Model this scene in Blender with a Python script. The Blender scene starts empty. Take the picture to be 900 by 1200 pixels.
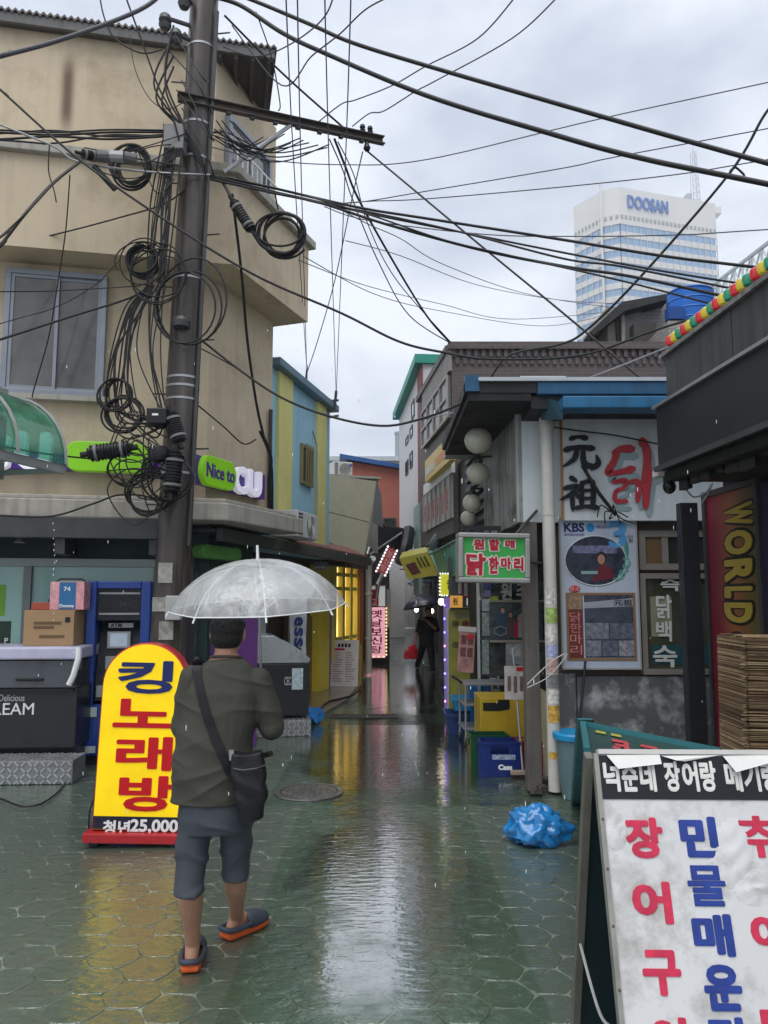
import bpy, bmesh, math, random
import numpy as np
from mathutils import Vector, Matrix, noise as mnoise

scene = bpy.context.scene
COL = scene.collection
R = math.radians
random.seed(7)

# ------------------------------------------------------------------ camera
CAM_H = 1.75
TANP = 100.0 / 900.0                    # horizon 100 px below the picture centre
PITCH = math.atan(TANP)
cam_d = bpy.data.cameras.new('camera')
cam = bpy.data.objects.new('camera', cam_d)
COL.objects.link(cam)
cam.location = (0, 0, CAM_H)
cam.rotation_euler = (math.pi / 2 + PITCH, 0, 0)
cam_d.sensor_fit = 'VERTICAL'
cam_d.sensor_height = 36
cam_d.sensor_width = 27
cam_d.lens = 27.0
cam_d.clip_start = 0.05
cam_d.clip_end = 3000
scene.camera = cam

# ------------------------------------------------------------------ world: overcast sky
SUN_EL, SUN_ROT = R(68), R(200)
world = bpy.data.worlds.new('World')
scene.world = world
world.use_nodes = True
nt = world.node_tree
nt.nodes.clear()
wo = nt.nodes.new('ShaderNodeOutputWorld')
sky = nt.nodes.new('ShaderNodeTexSky')
sky.sky_type = 'NISHITA'
sky.sun_disc = False
sky.sun_elevation = SUN_EL
sky.sun_rotation = SUN_ROT
sky.air_density = 1.0
sky.dust_density = 4.0
bg1 = nt.nodes.new('ShaderNodeBackground')
bg1.inputs['Strength'].default_value = 0.10
nt.links.new(sky.outputs[0], bg1.inputs['Color'])
tc = nt.nodes.new('ShaderNodeTexCoord')
mp = nt.nodes.new('ShaderNodeMapping')
mp.inputs['Scale'].default_value = (1.0, 1.0, 2.2)
mp.inputs['Location'].default_value = (3.2, 0.4, 1.3)
nt.links.new(tc.outputs['Generated'], mp.inputs['Vector'])
nz = nt.nodes.new('ShaderNodeTexNoise')
nz.inputs['Scale'].default_value = 3.1
nz.inputs['Detail'].default_value = 5
nz.inputs['Roughness'].default_value = 0.52
nz.inputs['Distortion'].default_value = 0.35
nt.links.new(mp.outputs[0], nz.inputs['Vector'])
rp = nt.nodes.new('ShaderNodeValToRGB')
rp.color_ramp.elements[0].position = 0.33
rp.color_ramp.elements[0].color = (0.33, 0.36, 0.425, 1)
rp.color_ramp.elements[1].position = 0.61
rp.color_ramp.elements[1].color = (0.58, 0.605, 0.65, 1)
nt.links.new(nz.outputs['Fac'], rp.inputs['Fac'])
bg2 = nt.nodes.new('ShaderNodeBackground')
bg2.inputs['Strength'].default_value = 1.0
nt.links.new(rp.outputs[0], bg2.inputs['Color'])
mx = nt.nodes.new('ShaderNodeMixShader')
mx.inputs[0].default_value = 0.9
nt.links.new(bg1.outputs[0], mx.inputs[1])
nt.links.new(bg2.outputs[0], mx.inputs[2])
nt.links.new(mx.outputs[0], wo.inputs['Surface'])

sun_d = bpy.data.lights.new('sun', 'SUN')
sun_d.energy = 1.5
sun_d.angle = R(60)
sun_d.color = (1.0, 0.97, 0.93)
sun = bpy.data.objects.new('sun', sun_d)
COL.objects.link(sun)
sdir = Vector((math.sin(SUN_ROT) * math.cos(SUN_EL), math.cos(SUN_ROT) * math.cos(SUN_EL), math.sin(SUN_EL)))
sun.rotation_euler = (-sdir).to_track_quat('-Z', 'Y').to_euler()
sun.location = sdir * 30

scene.view_settings.view_transform = 'Standard'
scene.view_settings.look = 'None'
scene.view_settings.exposure = 0.98
scene.view_settings.gamma = 1
scene.view_settings.use_curve_mapping = False
scene.cycles.max_bounces = 8
scene.cycles.transparent_max_bounces = 16
scene.cycles.use_denoising = True
scene.cycles.sample_clamp_indirect = 4

# ------------------------------------------------------------------ pixels to directions
FPX = 900.0
CP, SP = math.cos(PITCH), math.sin(PITCH)
CAMP = Vector((0, 0, CAM_H))


def ray(px, py):
    u, v = (px - 450) / FPX, (600 - py) / FPX
    return Vector((u, CP - v * SP, SP + v * CP))


def P(px, py, Y):
    d = ray(px, py)
    return CAMP + d * (Y / d.y)


def G(px, py, z=0.0):
    d = ray(px, py)
    return CAMP + d * ((z - CAM_H) / d.z)


class Fr:
    """local frame: x to the right along the face, y into it (away from the viewer), z up"""
    def __init__(s, loc, yaw=0, tilt=0, roll=0):
        s.M = Matrix.Translation(Vector(loc)) @ Matrix.Rotation(yaw, 4, 'Z') @ Matrix.Rotation(tilt, 4, 'X') @ Matrix.Rotation(roll, 4, 'Y')
        s.I = s.M.inverted()

    def hit(s, px, py, d=0.0):
        o = s.I @ CAMP
        r = s.I.to_3x3() @ ray(px, py)
        t = (d - o.y) / r.y
        q = o + r * t
        return q.x, q.z

    def rect(s, x0, y0, x1, y1, d=0.0):
        mx_, my_ = (x0 + x1) / 2, (y0 + y1) / 2
        return s.hit(x0, my_, d)[0], s.hit(x1, my_, d)[0], s.hit(mx_, y1, d)[1], s.hit(mx_, y0, d)[1]

    def w(s, x, y, z):
        return s.M @ Vector((x, y, z))


def wallfr(a, b):
    return Fr((a[0], a[1], 0), math.atan2(b[1] - a[1], b[0] - a[0]))


WORLD = Fr((0, 0, 0))


# ------------------------------------------------------------------ mesh builder
class MB:
    def __init__(s, fr=None):
        s.v, s.f = [], []
        s.M = (fr or WORLD).M

    def add(s, verts, faces, M=None):
        n = len(s.v)
        T = s.M if M is None else s.M @ M
        for q in verts:
            s.v.append(T @ Vector(q))
        for f in faces:
            s.f.append([i + n for i in f])
        return s

    def box(s, x0, x1, y0, y1, z0, z1, M=None):
        if x0 > x1: x0, x1 = x1, x0
        if y0 > y1: y0, y1 = y1, y0
        if z0 > z1: z0, z1 = z1, z0
        return s.add([(x0, y0, z0), (x1, y0, z0), (x1, y1, z0), (x0, y1, z0), (x0, y0, z1), (x1, y0, z1), (x1, y1, z1), (x0, y1, z1)],
                     [(0, 3, 2, 1), (4, 5, 6, 7), (0, 1, 5, 4), (1, 2, 6, 5), (2, 3, 7, 6), (3, 0, 4, 7)], M)

    def frame(s, x0, x1, z0, z1, w, y0, y1):
        s.box(x0, x1, y0, y1, z0, z0 + w); s.box(x0, x1, y0, y1, z1 - w, z1)
        s.box(x0, x0 + w, y0, y1, z0 + w, z1 - w); s.box(x1 - w, x1, y0, y1, z0 + w, z1 - w)
        return s

    def prism(s, poly, y0, y1, M=None):
        """polygon in local xz, extruded along y"""
        n = len(poly)
        v = [(x, y0, z) for x, z in poly] + [(x, y1, z) for x, z in poly]
        f = [list(range(n)), list(range(2 * n - 1, n - 1, -1))]
        for i in range(n):
            j = (i + 1) % n
            f.append((i, i + n, j + n, j))
        return s.add(v, f, M)

    def slab(s, poly, z0, z1, M=None):
        """polygon in local xy, extruded along z"""
        n = len(poly)
        v = [(x, y, z0) for x, y in poly] + [(x, y, z1) for x, y in poly]
        f = [list(range(n - 1, -1, -1)), list(range(n, 2 * n))]
        for i in range(n):
            j = (i + 1) % n
            f.append((i, j, j + n, i + n))
        return s.add(v, f, M)

    def loft(s, rings, closed=True, caps=True):
        """rings: lists of equally many 3-D points"""
        n = len(rings[0])
        v = [q for r_ in rings for q in r_]
        f = []
        for k in range(len(rings) - 1):
            for i in range(n if closed else n - 1):
                j = (i + 1) % n
                f.append((k * n + i, k * n + j, (k + 1) * n + j, (k + 1) * n + i))
        if caps and closed:
            f.append(list(range(n - 1, -1, -1)))
            m = (len(rings) - 1) * n
            f.append([m + i for i in range(n)])
        return s.add(v, f)

    def tube(s, pts, r, n=6, caps=True, r1=None):
        pts = [Vector(p) for p in pts]
        rings = []
        N = None
        for i, p in enumerate(pts):
            t = (pts[min(i + 1, len(pts) - 1)] - pts[max(i - 1, 0)])
            if t.length < 1e-9: t = Vector((0, 0, 1))
            t.normalize()
            if N is None:
                N = t.orthogonal().normalized()
            else:
                N = (N - t * N.dot(t))
                if N.length < 1e-6: N = t.orthogonal()
                N.normalize()
            B = t.cross(N)
            k = i / max(1, len(pts) - 1)
            if isinstance(r, (list, tuple)): rr = r[i]
            else: rr = r if r1 is None else r + (r1 - r) * k
            rings.append([p + (N * math.cos(a) + B * math.sin(a)) * rr for a in [2 * math.pi * q / n for q in range(n)]])
        return s.loft(rings, True, caps)

    def cyl(s, p0, p1, r0, r1=None, n=14):
        return s.tube([p0, p1], r0, n, True, r0 if r1 is None else r1)

    def ell(s, c, rx, ry, rz, n=14, m=8, M=None):
        v, f = [(c[0], c[1], c[2] - rz)], []
        for k in range(1, m):
            a = math.pi * k / m - math.pi / 2
            for i in range(n):
                b = 2 * math.pi * i / n
                v.append((c[0] + rx * math.cos(a) * math.cos(b), c[1] + ry * math.cos(a) * math.sin(b), c[2] + rz * math.sin(a)))
        v.append((c[0], c[1], c[2] + rz))
        L = len(v) - 1
        for i in range(n):
            j = (i + 1) % n
            f.append((0, 1 + j, 1 + i))
            for k in range(m - 2):
                a0, b0 = 1 + k * n, 1 + (k + 1) * n
                f.append((a0 + i, a0 + j, b0 + j, b0 + i))
            f.append((L, L - n + i, L - n + j))
        return s.add(v, f, M)

    def lathe(s, prof, c=(0, 0, 0), n=20, M=None):
        v = [(c[0] + r * math.cos(2 * math.pi * i / n), c[1] + r * math.sin(2 * math.pi * i / n), c[2] + z) for r, z in prof for i in range(n)]
        f = []
        for k in range(len(prof) - 1):
            for i in range(n):
                j = (i + 1) % n
                f.append((k * n + i, k * n + j, (k + 1) * n + j, (k + 1) * n + i))
        return s.add(v, f, M)

    def text(s, st, x0, x1, z0, z1, y, depth=0.004, bold=0.0, wob=0.0, rot=0, seed=0):
        """glyphs of one string, stretched into the rectangle, front face at y"""
        if bold > .014:                 # heavier strokes: shifted copies a hair apart, so corners come out round
            e = (bold - .01) * 1.15
            V0, _ = glyph(st, .01)
            ext = V0.max(0) - V0.min(0)
            ex, ez = e / (ext[0] + 2 * e) * (x1 - x0), e / (ext[1] + 2 * e) * (z1 - z0)
            if abs(rot) > 1: ex, ez = e / (ext[1] + 2 * e) * (x1 - x0), e / (ext[0] + 2 * e) * (z1 - z0)
            for k in range(8):
                a = math.pi * k / 4 + .2
                dx_, dz_ = ex * math.cos(a), ez * math.sin(a)
                s.text(st, x0 + ex + dx_, x1 - ex + dx_, z0 + ez + dz_, z1 - ez + dz_, y + .00012 * k, depth, .01, wob, rot, seed)
            return s
        V, F = glyph(st, bold)
        V = V.copy()
        if rot:
            c_, s_ = math.cos(rot), math.sin(rot)
            V[:, :2] = np.stack([V[:, 0] * c_ - V[:, 1] * s_, V[:, 0] * s_ + V[:, 1] * c_], 1)
        mn, mxx = V.min(0), V.max(0)
        V[:, 0] = (V[:, 0] - mn[0]) / max(1e-6, mxx[0] - mn[0])
        V[:, 1] = (V[:, 1] - mn[1]) / max(1e-6, mxx[1] - mn[1])
        if wob:
            a, b = V[:, 0].copy(), V[:, 1].copy()
            V[:, 0] += wob * np.sin(b * 6.3 + seed) * .6 + wob * .5 * np.sin(a * 11 + seed * 2)
            V[:, 1] += wob * np.sin(a * 7.1 + seed * 1.7) * .6 + wob * .4 * np.sin(b * 13 + seed)
        W = x1 - x0
        H = z1 - z0
        verts = [(x0 + p[0] * W, y + (depth if p[2] < 0 else 0.0), z0 + p[1] * H) for p in V]
        return s.add(verts, F)

    def vtext(s, st, x0, x1, z0, z1, y, depth=0.004, bold=0.0, gap=0.12, wob=0.0, seed=0):
        n = len(st)
        h = (z1 - z0) / n
        for i, ch in enumerate(st):
            t = z1 - i * h
            s.text(ch, x0, x1, t - h * (1 - gap / 2), t - h * gap / 2, y, depth, bold, wob, 0, seed + i)
        return s

    def build(s, name, mat, parent=None, smooth=False, bevel=0.0, label=None, cat=None, group=None, kind=None, ang=35, org=None):
        V = s.v
        if parent is None:
            if org is None:
                xs = [q.x for q in V]; ys = [q.y for q in V]; zs = [q.z for q in V]
                org = Vector(((min(xs) + max(xs)) / 2, (min(ys) + max(ys)) / 2, min(zs)))
            org = Vector(org)
        else:
            rt = parent
            while rt.parent: rt = rt.parent
            org = rt.location
        me = bpy.data.meshes.new(name)
        me.from_pydata([tuple(q - org) for q in V], [], s.f)
        if smooth:
            me.polygons.foreach_set('use_smooth', [True] * len(me.polygons))
            me.set_sharp_from_angle(angle=R(ang))
        me.materials.append(mat)
        o = bpy.data.objects.new(name, me)
        COL.objects.link(o)
        if parent is None: o.location = org
        else: o.parent = parent
        if bevel:
            bv = o.modifiers.new('bevel', 'BEVEL'); bv.width = bevel; bv.segments = 2; bv.limit_method = 'ANGLE'; bv.angle_limit = R(40)
        tag(o, label, cat, group, kind)
        return o


_gl = {}


def glyph(st, bold):
    k = (st, round(bold, 4))
    if k not in _gl:
        c = bpy.data.curves.new('t', 'FONT')
        c.body = st; c.offset = bold; c.extrude = .01; c.resolution_u = 3
        o = bpy.data.objects.new('t', c)
        m = o.to_mesh()
        V = np.array([x.co[:] for x in m.vertices])
        F = [list(p.vertices) for p in m.polygons]
        o.to_mesh_clear()
        bpy.data.objects.remove(o); bpy.data.curves.remove(c)
        _gl[k] = (V, F)
    return _gl[k]


def tag(o, label=None, cat=None, group=None, kind=None):
    if label: o['label'] = label
    if cat: o['category'] = cat
    if group: o['group'] = group
    if kind: o['kind'] = kind
    return o


def thing(name, label, cat, loc, group=None):
    o = bpy.data.objects.new(name, None)
    o.empty_display_size = .1
    COL.objects.link(o)
    o.location = loc
    return tag(o, label, cat, group)


def copy_part(o, parent, delta):
    c = o.copy(); COL.objects.link(c); c.parent = parent; c.location = Vector(o.location) + Vector(delta)
    return c


# ------------------------------------------------------------------ materials
MATS = {}


def mat(name, col, rough=.55, var=.12, scale=5.0, bump=0.0, bscale=60., streak=0.0, scol=None, metal=0.0, coat=0.0, emis=0.0, ecol=None, spec=.28, alpha=1.0, dirt=None, dirt_amt=0.0, dscale=2.0):
    if name in MATS: return MATS[name]
    m = bpy.data.materials.new(name)
    m.use_nodes = True
    t = m.node_tree
    b = t.nodes['Principled BSDF']
    N, L = t.nodes.new, t.links.new
    tcn = N('ShaderNodeTexCoord')
    n1 = N('ShaderNodeTexNoise'); n1.inputs['Scale'].default_value = scale; n1.inputs['Detail'].default_value = 5; n1.inputs['Roughness'].default_value = .6
    L(tcn.outputs['Object'], n1.inputs['Vector'])
    mr = N('ShaderNodeMapRange'); mr.inputs[1].default_value = .25; mr.inputs[2].default_value = .75
    mr.inputs[3].default_value = 1 - var; mr.inputs[4].default_value = 1 + var
    L(n1.outputs['Fac'], mr.inputs[0])
    vm = N('ShaderNodeVectorMath'); vm.operation = 'SCALE'; vm.inputs[0].default_value = col[:3]
    L(mr.outputs[0], vm.inputs['Scale'])
    last = vm.outputs[0]
    if streak:
        mpn = N('ShaderNodeMapping'); mpn.inputs['Scale'].default_value = (7, 7, .35)
        L(tcn.outputs['Object'], mpn.inputs['Vector'])
        n2 = N('ShaderNodeTexNoise'); n2.inputs['Scale'].default_value = 1.6; n2.inputs['Detail'].default_value = 4
        L(mpn.outputs[0], n2.inputs['Vector'])
        r2 = N('ShaderNodeMapRange'); r2.inputs[1].default_value = .48; r2.inputs[2].default_value = .78; r2.inputs[3].default_value = 0; r2.inputs[4].default_value = streak
        L(n2.outputs['Fac'], r2.inputs[0])
        mxn = N('ShaderNodeMix'); mxn.data_type = 'RGBA'
        L(r2.outputs[0], mxn.inputs['Factor']); L(last, mxn.inputs['A'])
        mxn.inputs['B'].default_value = (*(scol or [c * .3 for c in col[:3]]), 1)
        last = mxn.outputs['Result']
    if dirt_amt:
        n3 = N('ShaderNodeTexNoise'); n3.inputs['Scale'].default_value = dscale; n3.inputs['Detail'].default_value = 8; n3.inputs['Roughness'].default_value = .68
        L(tcn.outputs['Object'], n3.inputs['Vector'])
        r3 = N('ShaderNodeMapRange'); r3.inputs[1].default_value = .5; r3.inputs[2].default_value = .66; r3.inputs[3].default_value = 0; r3.inputs[4].default_value = dirt_amt
        L(n3.outputs['Fac'], r3.inputs[0])
        m3 = N('ShaderNodeMix'); m3.data_type = 'RGBA'
        L(r3.outputs[0], m3.inputs['Factor']); L(last, m3.inputs['A'])
        m3.inputs['B'].default_value = (*(dirt or [c * .4 for c in col[:3]]), 1)
        last = m3.outputs['Result']
    L(last, b.inputs['Base Color'])
    b.inputs['Roughness'].default_value = rough
    b.inputs['Metallic'].default_value = metal
    b.inputs['Specular IOR Level'].default_value = spec
    b.inputs['Coat Weight'].default_value = coat
    b.inputs['Coat Roughness'].default_value = .08
    if alpha < 1: b.inputs['Alpha'].default_value = alpha
    if emis:
        if ecol is None: L(last, b.inputs['Emission Color'])
        else: b.inputs['Emission Color'].default_value = (*ecol, 1)
        b.inputs['Emission Strength'].default_value = emis
    rr = N('ShaderNodeMapRange'); rr.inputs[1].default_value = .3; rr.inputs[2].default_value = .7
    rr.inputs[3].default_value = max(.02, rough * .75); rr.inputs[4].default_value = min(1, rough * 1.2)
    L(n1.outputs['Fac'], rr.inputs[0]); L(rr.outputs[0], b.inputs['Roughness'])
    if bump:
        n4 = N('ShaderNodeTexNoise'); n4.inputs['Scale'].default_value = bscale; n4.inputs['Detail'].default_value = 4
        L(tcn.outputs['Object'], n4.inputs['Vector'])
        bp = N('ShaderNodeBump'); bp.inputs['Strength'].default_value = bump; bp.inputs['Distance'].default_value = .02
        L(n4.outputs['Fac'], bp.inputs['Height']); L(bp.outputs[0], b.inputs['Normal'])
    MATS[name] = m
    return m


def glass_mat(name, col=(.9, .95, .95), tr=.7, rough=.05, white=.08, fres=1.45):
    """thin sheet: part see-through, part mirror, a little milky"""
    if name in MATS: return MATS[name]
    m = bpy.data.materials.new(name); m.use_nodes = True
    t = m.node_tree; t.nodes.clear()
    N, L = t.nodes.new, t.links.new
    out = N('ShaderNodeOutputMaterial')
    tr_ = N('ShaderNodeBsdfTransparent'); tr_.inputs[0].default_value = (*col, 1)
    gl = N('ShaderNodeBsdfGlossy'); gl.inputs['Roughness'].default_value = rough
    df = N('ShaderNodeBsdfDiffuse'); df.inputs[0].default_value = (*col, 1)
    lw = N('ShaderNodeLayerWeight'); lw.inputs[0].default_value = .5
    pw = N('ShaderNodeMath'); pw.operation = 'POWER'; pw.inputs[1].default_value = 4.0
    L(lw.outputs['Facing'], pw.inputs[0])
    fr = N('ShaderNodeMath'); fr.operation = 'MULTIPLY_ADD'; fr.inputs[1].default_value = .8; fr.inputs[2].default_value = ((fres - 1) / (fres + 1)) ** 2 * 1.6
    L(pw.outputs[0], fr.inputs[0])
    tcn = N('ShaderNodeTexCoord')
    nz_ = N('ShaderNodeTexNoise'); nz_.inputs['Scale'].default_value = 9; nz_.inputs['Detail'].default_value = 6
    L(tcn.outputs['Object'], nz_.inputs['Vector'])
    r_ = N('ShaderNodeMapRange'); r_.inputs[1].default_value = .3; r_.inputs[2].default_value = .75; r_.inputs[3].default_value = white * .4; r_.inputs[4].default_value = min(1, white * 1.6)
    L(nz_.outputs['Fac'], r_.inputs[0])
    bp = N('ShaderNodeBump'); bp.inputs['Strength'].default_value = .12; bp.inputs['Distance'].default_value = .02
    L(nz_.outputs['Fac'], bp.inputs['Height']); L(bp.outputs[0], gl.inputs['Normal'])
    m1 = N('ShaderNodeMixShader'); m2 = N('ShaderNodeMixShader')
    L(r_.outputs[0], m1.inputs[0]); L(tr_.outputs[0], m1.inputs[1]); L(df.outputs[0], m1.inputs[2])
    L(fr.outputs[0], m2.inputs[0]); L(m1.outputs[0], m2.inputs[1]); L(gl.outputs[0], m2.inputs[2])
    L(m2.outputs[0], out.inputs['Surface'])
    MATS[name] = m
    return m


def brick_mat(name, c1, c2, mortar, bw=.2, bh=.062):
    m = bpy.data.materials.new(name); m.use_nodes = True
    t = m.node_tree; b = t.nodes['Principled BSDF']; N, L = t.nodes.new, t.links.new
    geo = N('ShaderNodeNewGeometry'); sp = N('ShaderNodeSeparateXYZ'); L(geo.outputs['Position'], sp.inputs[0])
    ad = N('ShaderNodeMath'); ad.operation = 'ADD'; L(sp.outputs[0], ad.inputs[0]); L(sp.outputs[1], ad.inputs[1])
    cb = N('ShaderNodeCombineXYZ'); L(ad.outputs[0], cb.inputs[0]); L(sp.outputs[2], cb.inputs[1])
    bt = N('ShaderNodeTexBrick'); L(cb.outputs[0], bt.inputs['Vector'])
    bt.inputs['Scale'].default_value = 1; bt.inputs['Brick Width'].default_value = bw; bt.inputs['Row Height'].default_value = bh
    bt.inputs['Mortar Size'].default_value = .006; bt.inputs['Color1'].default_value = (*c1, 1); bt.inputs['Color2'].default_value = (*c2, 1); bt.inputs['Mortar'].default_value = (*mortar, 1)
    L(bt.outputs['Color'], b.inputs['Base Color']); b.inputs['Roughness'].default_value = .6
    bp = N('ShaderNodeBump'); bp.inputs['Strength'].default_value = .4; bp.inputs['Distance'].default_value = .01; bp.invert = True
    L(bt.outputs['Fac'], bp.inputs['Height']); L(bp.outputs[0], b.inputs['Normal'])
    MATS[name] = m
    return m


# frequently used
BLACK = mat('black_paint', (.012, .012, .014), .35)
RUBBER = mat('cable_rubber', (.012, .012, .013), .45, var=.3)
WHITE = mat('white_paint', (.72, .73, .74), .45, var=.05)
STEEL = mat('galvanised_steel', (.33, .34, .35), .4, var=.2, metal=.6)
DKSTEEL = mat('dark_steel', (.07, .072, .075), .42, var=.2, metal=.4)
CONC = mat('concrete', (.36, .345, .30), .8, var=.18, streak=.5, scol=(.09, .08, .065), bump=.15)
RED = mat('sign_red', (.48, .012, .02), .4, var=.05)

# ================================================================== GROUND
def wet_mat(name, c0, c1, c2, joint=False):
    m = bpy.data.materials.new(name); m.use_nodes = True
    t = m.node_tree; b = t.nodes['Principled BSDF']; N, L = t.nodes.new, t.links.new
    geo = N('ShaderNodeNewGeometry')

    def nz_(sc, det=4, vec=None, ro=.55):
        n = N('ShaderNodeTexNoise'); n.inputs['Scale'].default_value = sc; n.inputs['Detail'].default_value = det; n.inputs['Roughness'].default_value = ro
        L(vec or geo.outputs['Position'], n.inputs['Vector']); return n.outputs['Fac']

    def rng(i, a, b_, c, d):
        n = N('ShaderNodeMapRange'); n.inputs[1].default_value = a; n.inputs[2].default_value = b_; n.inputs[3].default_value = c; n.inputs[4].default_value = d
        L(i, n.inputs[0]); return n.outputs[0]

    def mixc(f, a, b_):
        n = N('ShaderNodeMix'); n.data_type = 'RGBA'; L(f, n.inputs['Factor'])
        if isinstance(a, tuple): n.inputs['A'].default_value = (*a, 1)
        else: L(a, n.inputs['A'])
        if isinstance(b_, tuple): n.inputs['B'].default_value = (*b_, 1)
        else: L(b_, n.inputs['B'])
        return n.outputs['Result']
    a = mixc(rng(nz_(.9, 5), .38, .64, 0, 1), c0, c1)
    a = mixc(rng(nz_(7, 6), .52, .7, 0, .6), a, c2)
    a = mixc(rng(nz_(46, 3), .58, .72, 0, .35), a, tuple(min(1, x * 2.4) for x in c0))
    if joint:                       # joints silt up with green dirt in places
        a = mixc(rng(nz_(1.7, 5), .44, .58, 0, .93), a, (.034, .058, .032))
    L(a, b.inputs['Base Color'])
    b.inputs['Roughness'].default_value = .55
    b.inputs['Specular IOR Level'].default_value = .35
    # the film of rain water: a clear coat, smooth where it stands, broken where it runs or is hit by drops
    b.inputs['Coat Weight'].default_value = 1
    b.inputs['Coat IOR'].default_value = 2.3
    film = nz_(.7, 3)
    L(rng(film, .36, .6, .2, .08), b.inputs['Coat Roughness'])
    mp_ = N('ShaderNodeMapping'); mp_.inputs['Scale'].default_value = (5.5, 11, 1); L(geo.outputs['Position'], mp_.inputs['Vector'])
    rip = nz_(1.6, 4, mp_.outputs[0], .6)
    dst = N('ShaderNodeVectorMath'); dst.operation = 'DISTANCE'; dst.inputs[1].default_value = (.55, 7.4, 0); L(geo.outputs['Position'], dst.inputs[0])
    flow = N('ShaderNodeMath'); flow.operation = 'MULTIPLY'; L(rip, flow.inputs[0]); L(rng(dst.outputs['Value'], .3, 2.2, 3.2, 1), flow.inputs[1]); rip = flow.outputs[0]
    drops = nz_(75, 2)
    vor = N('ShaderNodeTexVoronoi'); vor.inputs['Scale'].default_value = 13; L(geo.outputs['Position'], vor.inputs['Vector'])
    w = N('ShaderNodeMath'); w.operation = 'MULTIPLY'; w.inputs[1].default_value = 95; L(vor.outputs['Distance'], w.inputs[0])
    sn = N('ShaderNodeMath'); sn.operation = 'SINE'; L(w.outputs[0], sn.inputs[0])
    fall = rng(vor.outputs['Distance'], .0, .38, .07, 0)
    rg = N('ShaderNodeMath'); rg.operation = 'MULTIPLY'; L(sn.outputs[0], rg.inputs[0]); L(fall, rg.inputs[1])
    ad = N('ShaderNodeMath'); ad.operation = 'ADD'; L(rip, ad.inputs[0]); L(rg.outputs[0], ad.inputs[1])
    dm = N('ShaderNodeMath'); dm.operation = 'MULTIPLY'; L(drops, dm.inputs[0]); L(rng(film, .36, .6, .16, .02), dm.inputs[1])
    ad2 = N('ShaderNodeMath'); ad2.operation = 'ADD'; L(ad.outputs[0], ad2.inputs[0]); L(dm.outputs[0], ad2.inputs[1])
    bp = N('ShaderNodeBump'); bp.inputs['Strength'].default_value = .5; bp.inputs['Distance'].default_value = .02
    L(ad2.outputs[0], bp.inputs['Height']); L(bp.outputs[0], b.inputs['Coat Normal'])
    bp2 = N('ShaderNodeBump'); bp2.inputs['Strength'].default_value = .35; bp2.inputs['Distance'].default_value = .006
    L(nz_(60, 5), bp2.inputs['Height']); L(bp2.outputs[0], b.inputs['Normal'])
    MATS[name] = m
    return m


PAVER = wet_mat('wet_green_paver', (.050, .078, .052), (.066, .094, .064), (.074, .072, .056))
JOINT = wet_mat('wet_pale_joint', (.20, .23, .18), (.26, .29, .23), (.08, .10, .07), True)
ASPH = wet_mat('wet_dark_ground', (.045, .052, .046), (.06, .066, .058), (.04, .038, .032))
SLABM = wet_mat('wet_slab_reflection_brown', (.13, .105, .085), (.17, .135, .11), (.09, .08, .065))  # brown tone stands in for a reflection on the wet slab

mb = MB()
for (x0, x1, y0, y1) in ((-260, 260, -40, 420),):
    mb.add([(x0, y0, -.02), (x1, y0, -.02), (x1, y1, -.02), (x0, y1, -.02)], [(0, 1, 2, 3)])
ground = mb.build('ground', ASPH, kind='structure', org=(0, 0, -.02))

# the joint bed under the pavers
PX0, PX1, PY0, PY1 = -5.2, 3.0, 1.2, 24.0
mb = MB(); mb.add([(PX0, PY0, -.003), (PX1, PY0, -.003), (PX1, PY1, -.003), (PX0, PY1, -.003)], [(0, 1, 2, 3)])
paving = mb.build('pavement', JOINT, kind='structure', org=(0, 0, 0))

HR = .138
RND = random.Random(3)


def hexpts(sc=1.0, seg=3):
    """bulging six-sided paver, points to the left and right"""
    cs = [Vector((HR * math.cos(R(60 * k)), HR * math.sin(R(60 * k)))) for k in range(6)]
    out = []
    for k in range(6):
        a, b_ = cs[k], cs[(k + 1) % 6]
        nrm = ((a + b_) / 2).normalized()
        for i in range(seg):
            t_ = i / seg
            q = a.lerp(b_, t_) + nrm * (.008 * math.sin(math.pi * t_))
            out.append(q * sc)
    return out


def paver_mesh(v):
    sc = .915 + .009 * v
    o_ = [p * (1 + .02 * mnoise.noise(Vector((p.x * 16 + v * 5, p.y * 16, v)))) for p in hexpts(sc)]
    i_ = [p * .98 for p in o_]
    n = len(o_)
    z = .0002 * v
    V = [(p.x, p.y, -.006 - z) for p in o_] + [(p.x, p.y, -.0012 + z) for p in o_] + [(p.x, p.y, z) for p in i_]
    F = []
    for k in range(2):
        for i in range(n):
            j = (i + 1) % n
            F.append((k * n + i, k * n + j, (k + 1) * n + j, (k + 1) * n + i))
    F.append([2 * n + i for i in range(n)])
    me = bpy.data.meshes.new('paver'); me.from_pydata(V, [], F); me.materials.append(PAVER)
    return me, V, F


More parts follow.
